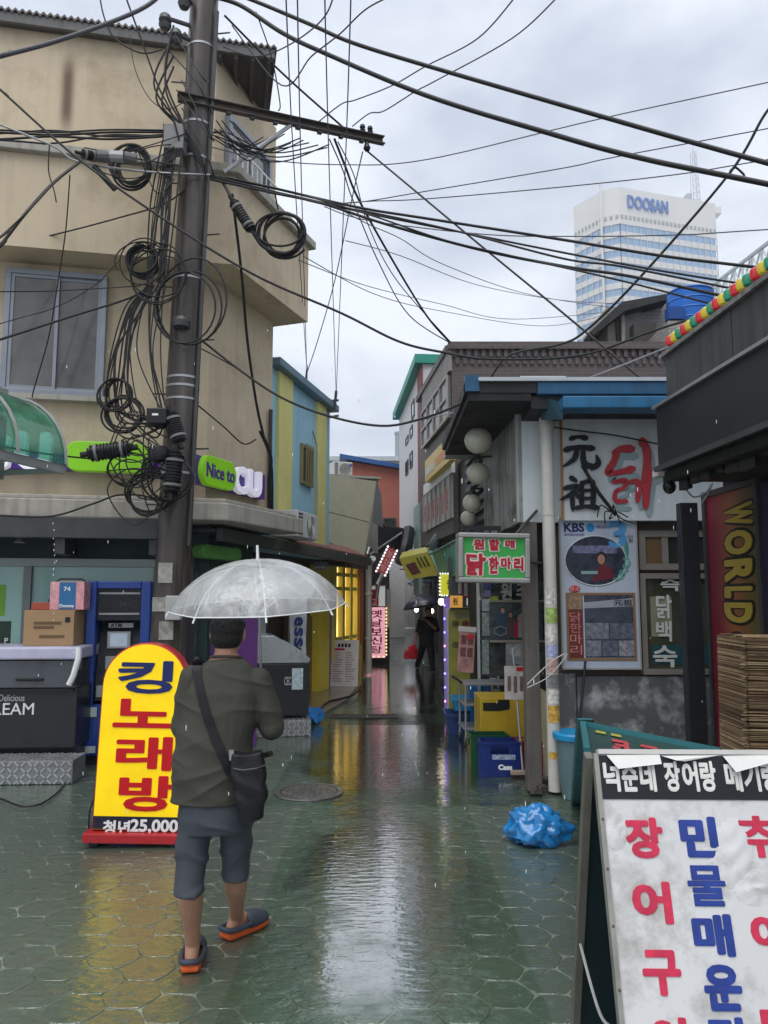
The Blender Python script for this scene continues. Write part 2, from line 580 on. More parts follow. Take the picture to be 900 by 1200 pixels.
pm = [paver_mesh(v) for v in range(5)]
spots = []
dxh, dyh = HR * 1.5, HR * math.sqrt(3)
ci = 0
x = PX0 + .15
while x < PX1 - .1:
    y = PY0 + .15 + (dyh / 2 if ci % 2 else 0)
    while y < PY1 - .1:
        spots.append((x, y)); y += dyh
    x += dxh; ci += 1
vis = [s_ for s_ in spots if s_[1] > 2.95 and abs(s_[0]) < .5 * s_[1] + .05 and not (s_[0] > .75 and s_[1] < 3.3) and not (s_[0] < -2.3 and s_[1] > 7.3)]
vis.sort(key=lambda s_: s_[1] + abs(s_[0]) * .05)
near = set(vis[:300])
rest = MB()
for s_ in spots:
    k = RND.randrange(5)
    rot = RND.choice((0, 60, 120, 180, 240, 300))
    rz = R(rot + RND.uniform(-1.2, 1.2))
    if s_ in near:
        o = bpy.data.objects.new('paver', pm[k][0]); COL.objects.link(o)
        o.parent = paving; o.location = (s_[0], s_[1], RND.uniform(0, .001)); o.rotation_euler = (RND.uniform(-.0012, .0012), RND.uniform(-.0012, .0012), rz)
    else:
        rest.add(pm[k][1], pm[k][2], Matrix.Translation((s_[0], s_[1], RND.uniform(0, .001))) @ Matrix.Rotation(rz, 4, 'Z'))
ro = rest.build('paver_field', PAVER, parent=paving, kind='stuff')

# standing rain water: thin clear sheets with rippled surface and feathered shore
def water_mat(name, seed):
    m = bpy.data.materials.new(name); m.use_nodes = True
    t = m.node_tree; t.nodes.clear(); N, L = t.nodes.new, t.links.new
    out = N('ShaderNodeOutputMaterial'); tr = N('ShaderNodeBsdfTransparent'); gl = N('ShaderNodeBsdfGlossy'); gl.inputs['Roughness'].default_value = .035
    tr.inputs[0].default_value = (.86, .92, .88, 1)
    geo = N('ShaderNodeNewGeometry'); tcn = N('ShaderNodeTexCoord')
    mp_ = N('ShaderNodeMapping'); mp_.inputs['Scale'].default_value = (9, 26, 1); L(geo.outputs['Position'], mp_.inputs['Vector'])
    n1 = N('ShaderNodeTexNoise'); n1.inputs['Scale'].default_value = 1; n1.inputs['Detail'].default_value = 3; L(mp_.outputs[0], n1.inputs['Vector'])
    n3 = N('ShaderNodeTexNoise'); n3.inputs['Scale'].default_value = 60; n3.inputs['Detail'].default_value = 1; L(geo.outputs['Position'], n3.inputs['Vector'])
    ad = N('ShaderNodeMath'); ad.operation = 'MULTIPLY_ADD'; ad.inputs[1].default_value = .12; L(n3.outputs['Fac'], ad.inputs[0]); L(n1.outputs['Fac'], ad.inputs[2])
    bp = N('ShaderNodeBump'); bp.inputs['Strength'].default_value = .45; bp.inputs['Distance'].default_value = .006; L(ad.outputs[0], bp.inputs['Height']); L(bp.outputs[0], gl.inputs['Normal'])
    lw = N('ShaderNodeLayerWeight'); lw.inputs[0].default_value = .5
    pw = N('ShaderNodeMath'); pw.operation = 'POWER'; pw.inputs[1].default_value = .75; L(lw.outputs['Facing'], pw.inputs[0])
    # shore: distance from the middle of the sheet, broken up by noise
    vd = N('ShaderNodeVectorMath'); vd.operation = 'DISTANCE'; vd.inputs[1].default_value = (.5, .5, 0)
    mp2 = N('ShaderNodeMapping'); mp2.inputs['Scale'].default_value = (1, 1, 0); L(tcn.outputs['Generated'], mp2.inputs['Vector']); L(mp2.outputs[0], vd.inputs[0])
    n2 = N('ShaderNodeTexNoise'); n2.inputs['Scale'].default_value = 1.5 + seed * .1; n2.inputs['Detail'].default_value = 6; n2.inputs['Roughness'].default_value = .62; L(geo.outputs['Position'], n2.inputs['Vector'])
    a2 = N('ShaderNodeMath'); a2.operation = 'MULTIPLY_ADD'; a2.inputs[1].default_value = .75; L(n2.outputs['Fac'], a2.inputs[0]); L(vd.outputs['Value'], a2.inputs[2])
    r2 = N('ShaderNodeMapRange'); r2.interpolation_type = 'SMOOTHSTEP'; r2.inputs[1].default_value = (.60, .72, .72)[seed]; r2.inputs[2].default_value = (.88, 1.05, 1.05)[seed]; r2.inputs[3].default_value = .97; r2.inputs[4].default_value = 0; L(a2.outputs[0], r2.inputs[0])
    mu = N('ShaderNodeMath'); mu.operation = 'MULTIPLY'; L(pw.outputs[0], mu.inputs[0]); L(r2.outputs[0], mu.inputs[1])
    mx = N('ShaderNodeMixShader'); L(mu.outputs[0], mx.inputs[0]); L(tr.outputs[0], mx.inputs[1]); L(gl.outputs[0], mx.inputs[2]); L(mx.outputs[0], out.inputs['Surface'])
    return m


for i, (px0, px1, py0, py1) in enumerate(((300, 600, 925, 1230), (340, 600, 838, 945), (410, 530, 775, 850))):
    a, b_ = G(450, py1), G(450, py0)
    xa, xb = G(px0, (py0 + py1) / 2).x, G(px1, (py0 + py1) / 2).x
    MB().add([(xa, a.y, .0042), (xb, a.y, .0042), (xb, b_.y, .0042), (xa, b_.y, .0042)], [(0, 1, 2, 3)]).build('puddle_water', water_mat('rain_water_%d' % i, i), kind='structure')

# raised wet pavement strip along the left shops, brown reflection painted in, with its concrete edge
mb = MB()
pl = [G(318, 842), G(372, 838), G(412, 812), G(446, 776), G(300, 776)]
poly = [(-2.6, 10.6), (-1.42, 10.9), (-.93, 11.5), (-.62, 13.2), (-.42, 17), (-.3, 21), (-3.2, 21)]
mb.slab(poly, -.02, .055)
mb.build('shop_pavement', SLABM, kind='structure', bevel=.012)

# drainage grating and manhole cover
g0, g1 = G(388, 838), G(467, 842)
fr = Fr(((g0.x + g1.x) / 2, (g0.y + g1.y) / 2, 0.0), 0)
t_ = thing('drain_grating', 'long dark slotted drain grating across the wet alley', 'grating', fr.w(0, 0, 0))
mb = MB(fr); w_ = (g1.x - g0.x) / 2
mb.box(-w_, w_, -.16, -.12, .006, .02); mb.box(-w_, w_, .12, .16, .006, .02); mb.box(-w_, -w_ + .03, -.12, .12, .006, .02); mb.box(w_ - .03, w_, -.12, .12, .006, .02)
mb.build('frame', DKSTEEL, t_)
for k in range(19):
    xx = -w_ + .05 + k * (2 * w_ - .1) / 18
    MB(fr).box(xx - .012, xx + .012, -.12, .12, .006, .018).build('bar', DKSTEEL, t_)
MB(fr).box(-w_ + .031, w_ - .031, -.119, .119, .004, .0065).build('trough', BLACK, t_)

c = G(362, 929)
t_ = thing('manhole_cover', 'round dark iron manhole cover set in the green pavers', 'manhole', (c.x, c.y, 0))
IRON = wet_mat('wet_iron', (.05, .048, .04), (.07, .065, .055), (.03, .03, .028))
MB().lathe([(.0, .016), (.25, .016), (.252, .006), (0, .006)], c, 40).build('cover', IRON, t_)
MB().lathe([(.262, .006), (.262, .017), (.31, .017), (.313, .006)], c, 40).build('rim', IRON, t_)
mb = MB()
for a in range(-4, 5):
    for b_ in range(-4, 5):
        if a * a + b_ * b_ < 18: mb.box(c.x + a * .05 - .016, c.x + a * .05 + .016, c.y + b_ * .05 - .016, c.y + b_ * .05 + .016, .016, .022)
mb.build('stud_pattern', IRON, t_, kind='stuff')

# ================================================================== LEFT: cream corner building with the convenience store
CREAM = mat('cream_render', (.54, .455, .325), .85, var=.10, scale=1.3, bump=.10, bscale=25, streak=.24, scol=(.26, .19, .125), dirt=(.36, .28, .19), dirt_amt=.6, dscale=1.6)
CREAM2 = mat('cream_render_shop', (.43, .355, .25), .8, var=.14, scale=2, bump=.12, streak=.4, scol=(.16, .12, .08))
ROOFM = mat('corrugated_cement', (.13, .115, .105), .8, var=.25, bump=.2)
ALU = mat('grey_blue_aluminium', (.25, .275, .31), .4, var=.1, metal=.4)
PANE = mat('frosted_pane', (.12, .118, .108), .10, var=.4, scale=2.2, coat=.6)  # uneven reflections put into the pane colour as mottled tone

cB = P(243, 500, 8.8); cA = P(0, 500, 8.35)
FF = wallfr(cA, cB)                       # street face; x=0 at the picture's left edge
LF = (cB - cA).to_2d().length
cD = Vector((cB.x, cB.y)) + Vector((.36, 1.0)) * 1.47
FC = wallfr(cB, cD)                       # canted face towards the alley
LC = (cD - cB.to_2d()).length
bz = thing('corner_building', 'cream rendered three storey building with corrugated roof and shop below', 'building', (cA.x, cA.y, 0))
ztop = FF.hit(100, 22, -.16)[1] - .125
zo0 = FF.hit(110, 296, -.45)[1]           # bulging upper storey
zo1 = FF.hit(60, 183, -.45)[1]
XL = -5.0


def lp(fr, x, d):
    q = fr.w(x, d, 0); return (q.x, q.y)


# body: one closed block following both faces
back1 = FF.w(XL, 6, 0); back2 = FC.w(LC, 3.0, 0)
MB().slab([lp(FF, XL, 0), lp(FF, LF, 0), lp(FC, LC, 0), (back2.x - 1.5, back2.y + 3), (back1.x, back1.y)], 2.72, ztop).build('wall', CREAM, bz)
k_ = .36
# bulge: offset outline mitred at the corner
o0 = FF.w(XL, -.45, 0); o2 = FC.w(LC + .16, -.45, 0)
na = Vector((FF.M[0][1], FF.M[1][1])); nb = Vector((FC.M[0][1], FC.M[1][1]))
mit = (na + nb) / (1 + na.dot(nb))
oc = cB.to_2d() - mit * .45
MB().slab([(o0.x, o0.y), (oc.x, oc.y), (o2.x, o2.y), lp(FC, LC + .16, .2), lp(FC, .2, .3), lp(FF, XL, .3)], zo0, zo1).build('upper_storey_bulge', CREAM, bz)
oc2 = cB.to_2d() - mit * .53
o0 = FF.w(XL, -.53, 0); o2 = FC.w(LC + .24, -.53, 0)
MB().slab([(o0.x, o0.y), (oc2.x, oc2.y), (o2.x, o2.y), lp(FC, LC + .24, .1), lp(FC, .2, .1), lp(FF, XL, .1)], zo1 + .002, zo1 + .11).build('ledge', CONC, bz, bevel=.01)
# shop storey wall behind the concrete ledge
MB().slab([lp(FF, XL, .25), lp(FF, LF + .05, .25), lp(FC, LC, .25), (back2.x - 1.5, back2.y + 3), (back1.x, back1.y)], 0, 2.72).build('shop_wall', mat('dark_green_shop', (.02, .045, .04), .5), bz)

# corrugated roof sheet with its eaves
e1 = FF.hit(325, 62, -.16)[0]
zr = FF.hit(100, 22, -.16)[1]
mb = MB(FF)
NX = int((e1 - XL) / .019)
rows = []
for d, dz in ((-.16, 0), (1.2, .25), (5.0, .9)):
    rows.append([(XL + i * .019, d, zr + dz + .02 * math.sin(i * math.pi / 2.0)) for i in range(NX + 1)])
V = [q for r_ in rows for q in r_]
F = []
for k in range(2):
    for i in range(NX): F.append((k * (NX + 1) + i, k * (NX + 1) + i + 1, (k + 1) * (NX + 1) + i + 1, (k + 1) * (NX + 1) + i))
n0 = len(V)
V += [(q[0], q[1], q[2] - .03) for q in V]
F += [tuple(i + n0 for i in f[::-1]) for f in F]
for i in range(NX): F.append((i, n0 + i, n0 + i + 1, i + 1))
mb.add(V, F)
rf = mb.build('roof', ROOFM, bz)
MB(FF).box(XL, e1 - .06, -.1, 1.2, zr - .12, zr - .055).build('soffit', mat('soffit_board', (.09, .08, .075), .8), rf)
MB(FF).box(XL, e1 - .03, -.14, -.101, zr - .15, zr - .035).build('fascia_board', mat('fascia_grey', (.13, .13, .125), .7, streak=.4), rf)
for i in range(4):
    xx = e1 - .12 - i * .2
    MB(FF).box(xx, xx + .05, -.1, .9, zr - .2, zr - .121).build('bracket', mat('soffit_board', (.09, .08, .075)), rf)


def window(fr, x0, x1, z0, z1, d, parent, fm, pm_, split=.5, fw=.06, name='window'):
    wf = MB(fr).frame(x0, x1, z0, z1, fw, d - .05, d + .04).build(name, fm, parent, bevel=.004)
    xs = x0 + (x1 - x0) * split
    MB(fr).frame(x0 + fw + .002, xs + .03, z0 + fw + .002, z1 - fw - .002, .035, d - .035, d - .005).build('sash', fm, wf)
    MB(fr).frame(xs - .01, x1 - fw - .002, z0 + fw + .002, z1 - fw - .002, .035, d - .003, d + .025).build('sash', fm, wf)
    MB(fr).box(x0 + fw + .037, xs - .005, d - .022, d - .016, z0 + fw + .037, z1 - fw - .037).build('pane', pm_, wf)
    MB(fr).box(xs + .025, x1 - fw - .037, d + .006, d + .012, z0 + fw + .037, z1 - fw - .037).build('pane', pm_, wf)
    return wf


x0, x1, z0, z1 = FF.rect(4, 319, 124, 464, -.05)
window(FF, x0, x1, z0, z1, -.05, bz, ALU, PANE)
MB(FF).box(x0 - .05, x1 + .05, -.14, 0, z0 - .06, z0 - .003).build('window_sill', CONC, bz)
x0, x1 = FC.hit(262, 200)[0], FC.hit(313, 200)[0]
z0, z1 = zo1 + .12, zo1 + 1.15
w2 = window(FC, x0, x1, z0, z1, -.03, bz, ALU, PANE)
for k in range(9):
    xx = x0 + (x1 - x0) * (k + .5) / 9
    MB(FC).cyl((xx, -.16, z0), (xx, -.16, z0 + .6), .008, n=6).build('grille_bar', WHITE, w2)
MB(FC).box(x0, x1, -.17, -.15, z0 + .6, z0 + .62).build('grille_rail', WHITE, w2)
# dark damp run down the upper wall

ct = CREAM.node_tree; cb_ = ct.nodes['Principled BSDF']; src = cb_.inputs['Base Color'].links[0].from_socket
sx_, sz_ = FF.hit(79, 110); sp_ = FF.w(sx_, 0, sz_) - Vector((cA.x, cA.y, 0))
tcs = ct.nodes.new('ShaderNodeTexCoord'); ss = ct.nodes.new('ShaderNodeSeparateXYZ'); ct.links.new(tcs.outputs['Object'], ss.inputs[0])
def msk(o, c0, w0, w1):
    a = ct.nodes.new('ShaderNodeMath'); a.operation = 'SUBTRACT'; ct.links.new(o, a.inputs[0]); a.inputs[1].default_value = c0
    b2 = ct.nodes.new('ShaderNodeMath'); b2.operation = 'ABSOLUTE'; ct.links.new(a.outputs[0], b2.inputs[0])
    r2 = ct.nodes.new('ShaderNodeMapRange'); r2.interpolation_type = 'SMOOTHSTEP'; r2.inputs[1].default_value = w0; r2.inputs[2].default_value = w1; r2.inputs[3].default_value = 1; r2.inputs[4].default_value = 0
    ct.links.new(b2.outputs[0], r2.inputs[0]); return r2.outputs[0]
mm = ct.nodes.new('ShaderNodeMath'); mm.operation = 'MULTIPLY'; ct.links.new(msk(ss.outputs[0], sp_.x, .01, .11), mm.inputs[0]); ct.links.new(msk(ss.outputs[2], sp_.z, .2, .62), mm.inputs[1])
mc = ct.nodes.new('ShaderNodeMix'); mc.data_type = 'RGBA'; ct.links.new(mm.outputs[0], mc.inputs['Factor']); ct.links.new(src, mc.inputs['A']); mc.inputs['B'].default_value = (.16, .11, .08, 1)
ct.links.new(mc.outputs['Result'], cb_.inputs['Base Color'])
# concrete shop canopy ledge, dark beam, soffit
za, zb = FF.hit(60, 584, -.45)[1], FF.hit(60, 606, -.45)[1]


def offs(d, ext=0.0):
    q0 = FF.w(XL, -d, 0); q1 = cB.to_2d() - mit * d; q2 = FC.w(LC + ext, -d, 0)
    return [(q0.x, q0.y), (q1.x, q1.y), (q2.x, q2.y)]


MB().slab(offs(.45, .1) + [lp(FC, LC + .1, .24), lp(FF, LF, .24), lp(FF, XL, .24)], zb, za).build('canopy_ledge', CONC, bz, bevel=.015)
MB().slab(offs(.40, .0) + [lp(FC, LC, -.002), lp(FF, LF, -.002), lp(FF, XL, -.002)], za + .002, za + .05).build('ledge_topping', CONC, bz, bevel=.012)
xb1 = FF.hit(190, 640, -.55)[0]
zc, zd = FF.hit(60, 608, -.55)[1], FF.hit(60, 630, -.55)[1]
MB(FF).box(XL, xb1, -.56, -.42, zd, zb - .004).build('awning_beam', DKSTEEL, bz, bevel=.006)
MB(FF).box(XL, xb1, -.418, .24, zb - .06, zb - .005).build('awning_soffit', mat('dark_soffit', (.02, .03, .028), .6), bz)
for px in (74, 182):
    xx = FF.hit(px, 650, -.3)[0]
    MB(FF).box(xx - .05, xx + .05, -.5, .2, zd - .16, zd - .003).build('awning_bracket', DKSTEEL, bz)
# shop front: header, mullions, filmed panes
zh0, zh1 = FF.hit(90, 664, .1)[1], FF.hit(90, 655, .1)[1]
xr = FF.hit(190, 700, .1)[0]
hd = MB(FF).box(XL, xr, .06, .2, zh0, zh1).build('shopfront_header', mat('greenish_alu', (.22, .26, .26), .4, metal=.4), bz)
FILM = mat('pale_teal_film', (.27, .46, .42), .12, var=.06, scale=1, coat=.6)
mx_ = [FF.hit(p_, 720, .1)[0] for p_ in (-150, -60, 31, 183)]
for i in range(3):
    MB(FF).box(mx_[i] - .04, mx_[i] + .04, .05, .2, 0.0, zh0 - .002).build('mullion', mat('grey_mullion', (.16, .18, .18), .4, metal=.3), bz)
    MB(FF).box(mx_[i] + .042, mx_[i + 1] - .042, .11, .13, 0.5, zh0 - .002).build('pane', FILM, bz)
MB(FF).box(mx_[3] - .04, mx_[3] + .04, .05, .2, 0.0, zh0 - .002).build('mullion', MATS['grey_mullion'], bz)
x0, x1, z0, z1 = FF.rect(-8, 685, 6, 722, .1)
MB(FF).box(x0, x1, .105, .109, z0, z1).build('window_sticker', mat('lime_sticker', (.16, .36, .04), .4), bz)
x0, x1, z0, z1 = FF.rect(-12, 728, 12, 765, .1)
MB(FF).box(x0, x1, .104, .109, z0, z1).build('window_sticker', mat('dark_green_sticker', (.02, .05, .03), .4), bz)
MB(FF).text('P', x0 + (x1 - x0) * .72, x0 + (x1 - x0) * .9, z0 + .1, z0 + .16, .1, .003, .02).build('sticker_letter', WHITE, bz)
x0, x1, z0, z1 = FF.rect(56, 682, 112, 760, .1)
pl_ = [(x0, z0), (x1, z0)] + [(x1 - (x1 - x0) * .5 * (1 - math.cos(a)), z1 - .25 + .25 * math.sin(a)) for a in [R(t * 180 / 10) for t in range(11)]]
pl_ = [(x0, z0), (x1, z0), (x1, z1 - .2), (x1 - .1, z1 - .05), (x1 - .25, z1), (x0 + .25, z1), (x0 + .1, z1 - .05), (x0, z1 - .2)]
MB(FF).prism(pl_, .085, .105).build('window_poster', mat('poster_blue', (.03, .12, .24), .35), bz)
MB(FF).text('CD', x0 + .08, x1 - .1, z1 - .2, z1 - .05, .08, .004, .02).build('poster_letters', mat('pale_letter', (.45, .6, .62), .4), bz)
# ceiling spot lamp under the awning
xx, zz = FF.hit(24, 628, -.2)
t_ = thing('spot_lamp', 'small white spot lamp under the shop awning', 'lamp', FF.w(xx, -.2, zz - .08))
MB(FF).lathe([(.02, .1), (.025, .05), (.06, .0), (.055, -.005), (.0, .01)], (xx, -.2, zz - .07), 14).build('shade', STEEL, t_, smooth=True)
MB(FF).cyl((xx, -.2, zz + .03), (xx, -.2, zb - .06), .01, n=8).build('stem', STEEL, t_)

# canted shop front towards the alley, behind the umbrella
zc0 = FC.hit(270, 690, .2)[1]
for i in range(3):
    xa, xb_ = LC * i / 3 + .06, LC * (i + 1) / 3 - .02
    MB(FC).box(xa, xb_, .19, .21, .35, 2.05).build('pane', glass_mat('shop_glass', (.5, .6, .6), .5, .04, .15), bz)
    MB(FC).box(xa - .06, xa - .002, .14, .23, 0.0, 2.3).build('mullion', DKSTEEL, bz)
x0, x1, z0, z1 = FC.rect(229, 640, 276, 656, .05)
pl_ = [(x0 + .08 + .08 * math.cos(R(a)), (z0 + z1) / 2 + (z1 - z0) / 2 * math.sin(R(a))) for a in range(90, 271, 20)] + [(x1 - .08 + .08 * math.cos(R(a)), (z0 + z1) / 2 + (z1 - z0) / 2 * math.sin(R(a))) for a in range(-90, 91, 20)]
LIME = mat('sign_lime', (.21, .52, .02), .3, var=.04, emis=.10)
PURPLE = mat('sign_purple', (.09, .035, .28), .35, var=.06)
LETW = mat('letter_lilac_white', (.80, .79, .90), .35, var=.03, emis=.15)
t_ = MB(FC).prism(pl_, -.04, .1).build('shop_sign', mat('dim_lime', (.10, .26, .06), .3), bevel=.01, label='dim green rounded sign panel under the canted shop canopy', cat='sign')


def pill(fr, x0, x1, z0, z1, y0, y1):
    h = (z1 - z0) / 2; r_ = h * .8; zc_ = (z0 + z1) / 2
    p_ = []
    for cx, a0 in ((x1 - r_, -90), (x0 + r_, 90)):
        for a in range(a0, a0 + 181, 18):
            p_.append((cx + r_ * math.cos(R(a)), zc_ + h * math.sin(R(a)) if abs(math.sin(R(a))) < .999 else zc_ + h * math.copysign(1, math.sin(R(a)))))
    return MB(fr).prism(p_, y0, y1)


# store sign on the street face
x0, x1, z0, z1 = FF.rect(-60, 527, 74, 552, -.1)
t_ = thing('store_sign', 'purple and lime store sign with white letters behind the green awning', 'sign', FF.w(x1, -.1, z0))
MB(FF).box(x0, FF.hit(190, 540, -.08)[0], -.10, -.002, z0 + .03, z1 - .02).build('backing', PURPLE, t_)
x0, x1, z0, z1 = FF.rect(75, 518, 174, 553, -.2)
pill(FF, x0, x1, z0, z1, -.22, -.102).build('panel', LIME, t_, bevel=.012)
x0, x1, z0, z1 = FF.rect(-34, 506, 11, 550, -.22)
MB(FF).text('C', x0, x1, z0, z1, -.24, .13, .06).build('letter', LETW, t_)
x0, x1, z0, z1 = FF.rect(17, 506, 60, 551, -.22)
MB(FF).text('U', x0, x1, z0, z1, -.24, .13, .06).build('letter', LETW, t_)
# sign on the canted face
x0, x1, z0, z1 = FC.rect(233, 534, 312, 582, -.04)
t_ = thing('store_sign', 'lime and purple sign with white letters on the canted cream wall', 'sign', FC.w(x0, -.04, z0))
zz0 = FC.hit(255, 575, -.1)[1]; zz1 = FC.hit(255, 541, -.1)[1]
xa, xb_ = FC.hit(236, 555, -.16)[0], FC.hit(276, 555, -.16)[0]
zm = (FC.hit(256, 537, -.16)[1] + FC.hit(256, 572, -.16)[1]) / 2; hh = (FC.hit(256, 537, -.16)[1] - FC.hit(256, 572, -.16)[1]) / 2
MB(FC).box(xa - .03, FC.hit(309, 560, -.08)[0], -.10, -.002, zm - hh * .92, zm + hh * .92).build('backing', PURPLE, t_)
pill(FC, xa, xb_, zm - hh, zm + hh, -.18, -.102).build('panel', LIME, t_, bevel=.012)
MB(FC).text('Nice to', xa + .07, xb_ - .06, zm - hh * .45, zm + hh * .5, -.19, .01, .012).build('lettering', PURPLE, t_)
for ch, a, b_ in (('C', 278, 294), ('U', 295, 310)):
    xa, xb_ = FC.hit(a, 562, -.2)[0], FC.hit(b_, 562, -.2)[0]
    MB(FC).text(ch, xa, xb_, zm - hh * 1.02, zm + hh * .95, -.17, .067, .045).build('letter', LETW, t_)
# conduit down the canted wall
mb = MB(FC)
mb.tube([(FC.hit(317, 500, -.05)[0], -.05, FC.hit(317, y_, -.05)[1]) for y_ in (480, 520, 560, 615)], .028, 8)
mb.build('downpipe', mat('dark_pipe', (.05, .045, .04), .5), label='dark conduit pipe running down the canted cream wall', cat='pipe', smooth=True)

# ------------------------------------------------------------------ green barrel awning at the left edge
ga = P(70, 551, 6.2); gb = P(0, 507, 5.55)
dirv = (gb - ga); dirv.z = 0
GA = Fr((ga.x, ga.y, 0), math.atan2(-dirv.y, -dirv.x))
t_ = thing('barrel_awning', 'green translucent barrel awning with grey metal frame', 'awning', (ga.x, ga.y, ga.z))
Lb = 2.2
GREENP = glass_mat('green_polycarbonate', (.10, .36, .24), .4, .12, .3)
mb = MB(GA)
prof = [(-.02 - .0, 0)]
rings = []
for k in range(9):
    a = R(90 * k / 8)
    rings.append((-.05 - .62 * (1 - math.cos(a)) * 0 + .0 + .62 * (1 - math.cos(a)), .60 * math.sin(a)))
V = []; F = []
for (yy, zz) in rings:
    V += [(-Lb, yy, ga.z + .04 + zz), (0, yy, ga.z + .04 + zz)]
for k in range(8): F.append((2 * k, 2 * k + 1, 2 * k + 3, 2 * k + 2))
mb.add(V, F); mb.build('sheet', GREENP, t_, smooth=True, ang=60)
fm_ = mat('awning_frame', (.27, .28, .27), .4, metal=.3)
MB(GA).box(-Lb, .03, -.04, .0, ga.z - .03, ga.z + .04).build('front_rail', fm_, t_)
for k in range(4):
    xx = -.0 - k * .55
    MB(GA).tube([(xx, yy - .01, ga.z + .045 + zz) for yy, zz in rings], .014, 6).build('rib', fm_, t_)
    MB(GA).box(xx - .015, xx + .015, .0, .62, ga.z - .02, ga.z + .02).build('arm', fm_, t_)
MB(GA).box(-Lb, .03, .57, .66, ga.z - .05, ga.z + .72).build('wall_plate', fm_, t_)
for xx in (-Lb + .1, -1.75):
    MB(GA).box(xx - .05, xx + .05, .58, .65, 0, ga.z - .05).build('post', fm_, t_)

# ------------------------------------------------------------------ cash machine
q = G(96, 888); q2 = P(166, 880, 8.45)
AT = Fr((P(94, 880, 8.25).x, 8.25, 0), math.atan2(.12, .7))
x0, x1, z0, z1 = AT.rect(92, 681, 168, 888)
BLUE = mat('atm_blue', (.012, .055, .30), .32, var=.08, coat=.3)
t_ = thing('cash_machine', 'tall blue cash machine cabinet beside the utility pole', 'cash machine', AT.w((x0 + x1) / 2, .3, 0))
W = x1 - x0; H = z1
MB(AT).box(0, W, .38, .72, .1, H).build('cabinet', BLUE, t_, bevel=.01)
MB(AT).box(0, .1, 0, .38, .1, H).build('side_panel', BLUE, t_, bevel=.01)
MB(AT).box(W - .1, W, 0, .38, .1, H).build('side_panel', BLUE, t_, bevel=.01)
MB(AT).box(.1, W - .1, .0, .38, H - .08, H).build('hood', BLUE, t_, bevel=.01)
MB(AT).box(.1, W - .1, .03, .38, .1, .62).build('lower_panel', BLUE, t_)
MB(AT).box(.03, W - .03, .05, .6, .0, .098).build('plinth', BLACK, t_)
DKP = mat('atm_dark_panel', (.014, .016, .022), .3, var=.1)
sp_ = MB(AT).box(.1, W - .1, .06, .38, H - .42, H - .085).build('sign_panel', DKP, t_)
MB(AT).text('24시간', W * .5, W - .14, H - .28, H - .21, .052, .006, .0).build('lettering', mat('dim_white', (.07, .08, .10), .5), sp_)
MB(AT).box(.12, W - .12, .05, .058, H - .14, H - .12).build('trim_strip', STEEL, sp_)
MB(AT).box(.12, W - .12, .05, .058, H - .36, H - .34).build('trim_strip', STEEL, sp_)
cs_ = MB(AT).add([(.11, .06, .66), (W - .11, .06, .66), (W - .11, .10, .95), (.11, .10, .95), (.11, .28, 1.5), (W - .11, .28, 1.5), (.11, .375, 1.5), (W - .11, .375, 1.5), (.11, .375, .66), (W - .11, .375, .66)],
          [(0, 1, 2, 3), (3, 2, 5, 4), (4, 5, 7, 6), (0, 3, 4, 6, 8), (1, 9, 7, 5, 2), (6, 7, 9, 8), (0, 8, 9, 1)]).build('console', DKP, t_)
MB(AT).box(.2, W - .22, .155, .165, 1.20, 1.38, ).build('screen_frame', STEEL, cs_)
MB(AT).box(.23, W - .25, .145, .157, 1.22, 1.36).build('screen', mat('atm_screen', (.35, .42, .5), .2, emis=.18), cs_)
MB(AT).box(.2, W - .2, .2, .22, 1.42, 1.47).build('label_strip', mat('atm_label', (.6, .62, .65), .4), cs_)
MB(AT).text('ATM', .22, .34, 1.425, 1.465, .19, .004, .02).build('lettering', DKP, cs_)
MB(AT).box(.2, W - .25, .09, .12, .98, 1.12).build('keypad', STEEL, cs_)
MB(AT).box(.13, .3, .03, .06, .7, .82).build('receipt_slot', STEEL, cs_)
MB(AT).box(.04, .15, -.004, .0, .5, .6).build('sticker', mat('sticker_white', (.5, .58, .62), .5), t_)
MB(AT).box(.02, .15, -.004, .0, .13, .2).build('sticker', MATS['sticker_white'], t_)

# ------------------------------------------------------------------ ice cream chest freezer with step and boxes
FZ = Fr((P(-70, 880, 7.75).x, 7.75, 0), math.atan2(.05, 1))
x1 = FZ.hit(92, 820)[0]
zt, zl, zb_ = FZ.hit(40, 767)[1], FZ.hit(40, 806)[1], FZ.hit(40, 880)[1]
t_ = thing('chest_freezer', 'dark grey ice cream chest freezer with pale lid by shop window', 'freezer', FZ.w(x1 / 2, .35, 0))
FZD = mat('freezer_dark', (.02, .022, .025), .35, var=.2, coat=.15)
MB(FZ).box(0, x1 - .02, .02, .68, zb_ + .02, zl).build('body', FZD, t_, bevel=.012)
MB(FZ).box(0, x1 - .06, .08, .6, .02, zb_ + .018).build('base', BLACK, t_)
MB(FZ).add([(0, .0, zl + .003), (x1 - .04, .0, zl + .003), (x1 - .04, .05, zl + .26), (0, .05, zl + .26), (0, .68, zl + .003), (x1 - .04, .68, zl + .003), (x1 - .04, .68, zl + .27), (0, .68, zl + .27)],
           [(0, 1, 2, 3), (3, 2, 6, 7), (1, 5, 6, 2), (0, 3, 7, 4), (4, 7, 6, 5), (0, 4, 5, 1)]).build('lid', mat('freezer_lid_glass', (.03, .035, .045), .12, coat=.8), t_)
MB(FZ).box(0, x1 - .02, -.01, .7, zl + .275, zl + .40).build('rim', mat('freezer_rim', (.46, .46, .60), .35), t_, bevel=.02)
for k in range(3):
    xx = x1 - .62 - k * .55
    MB(FZ).box(xx, xx + .26, -.02, .015, zl + .07, zl + .095).build('handle', BLACK, t_, bevel=.006)
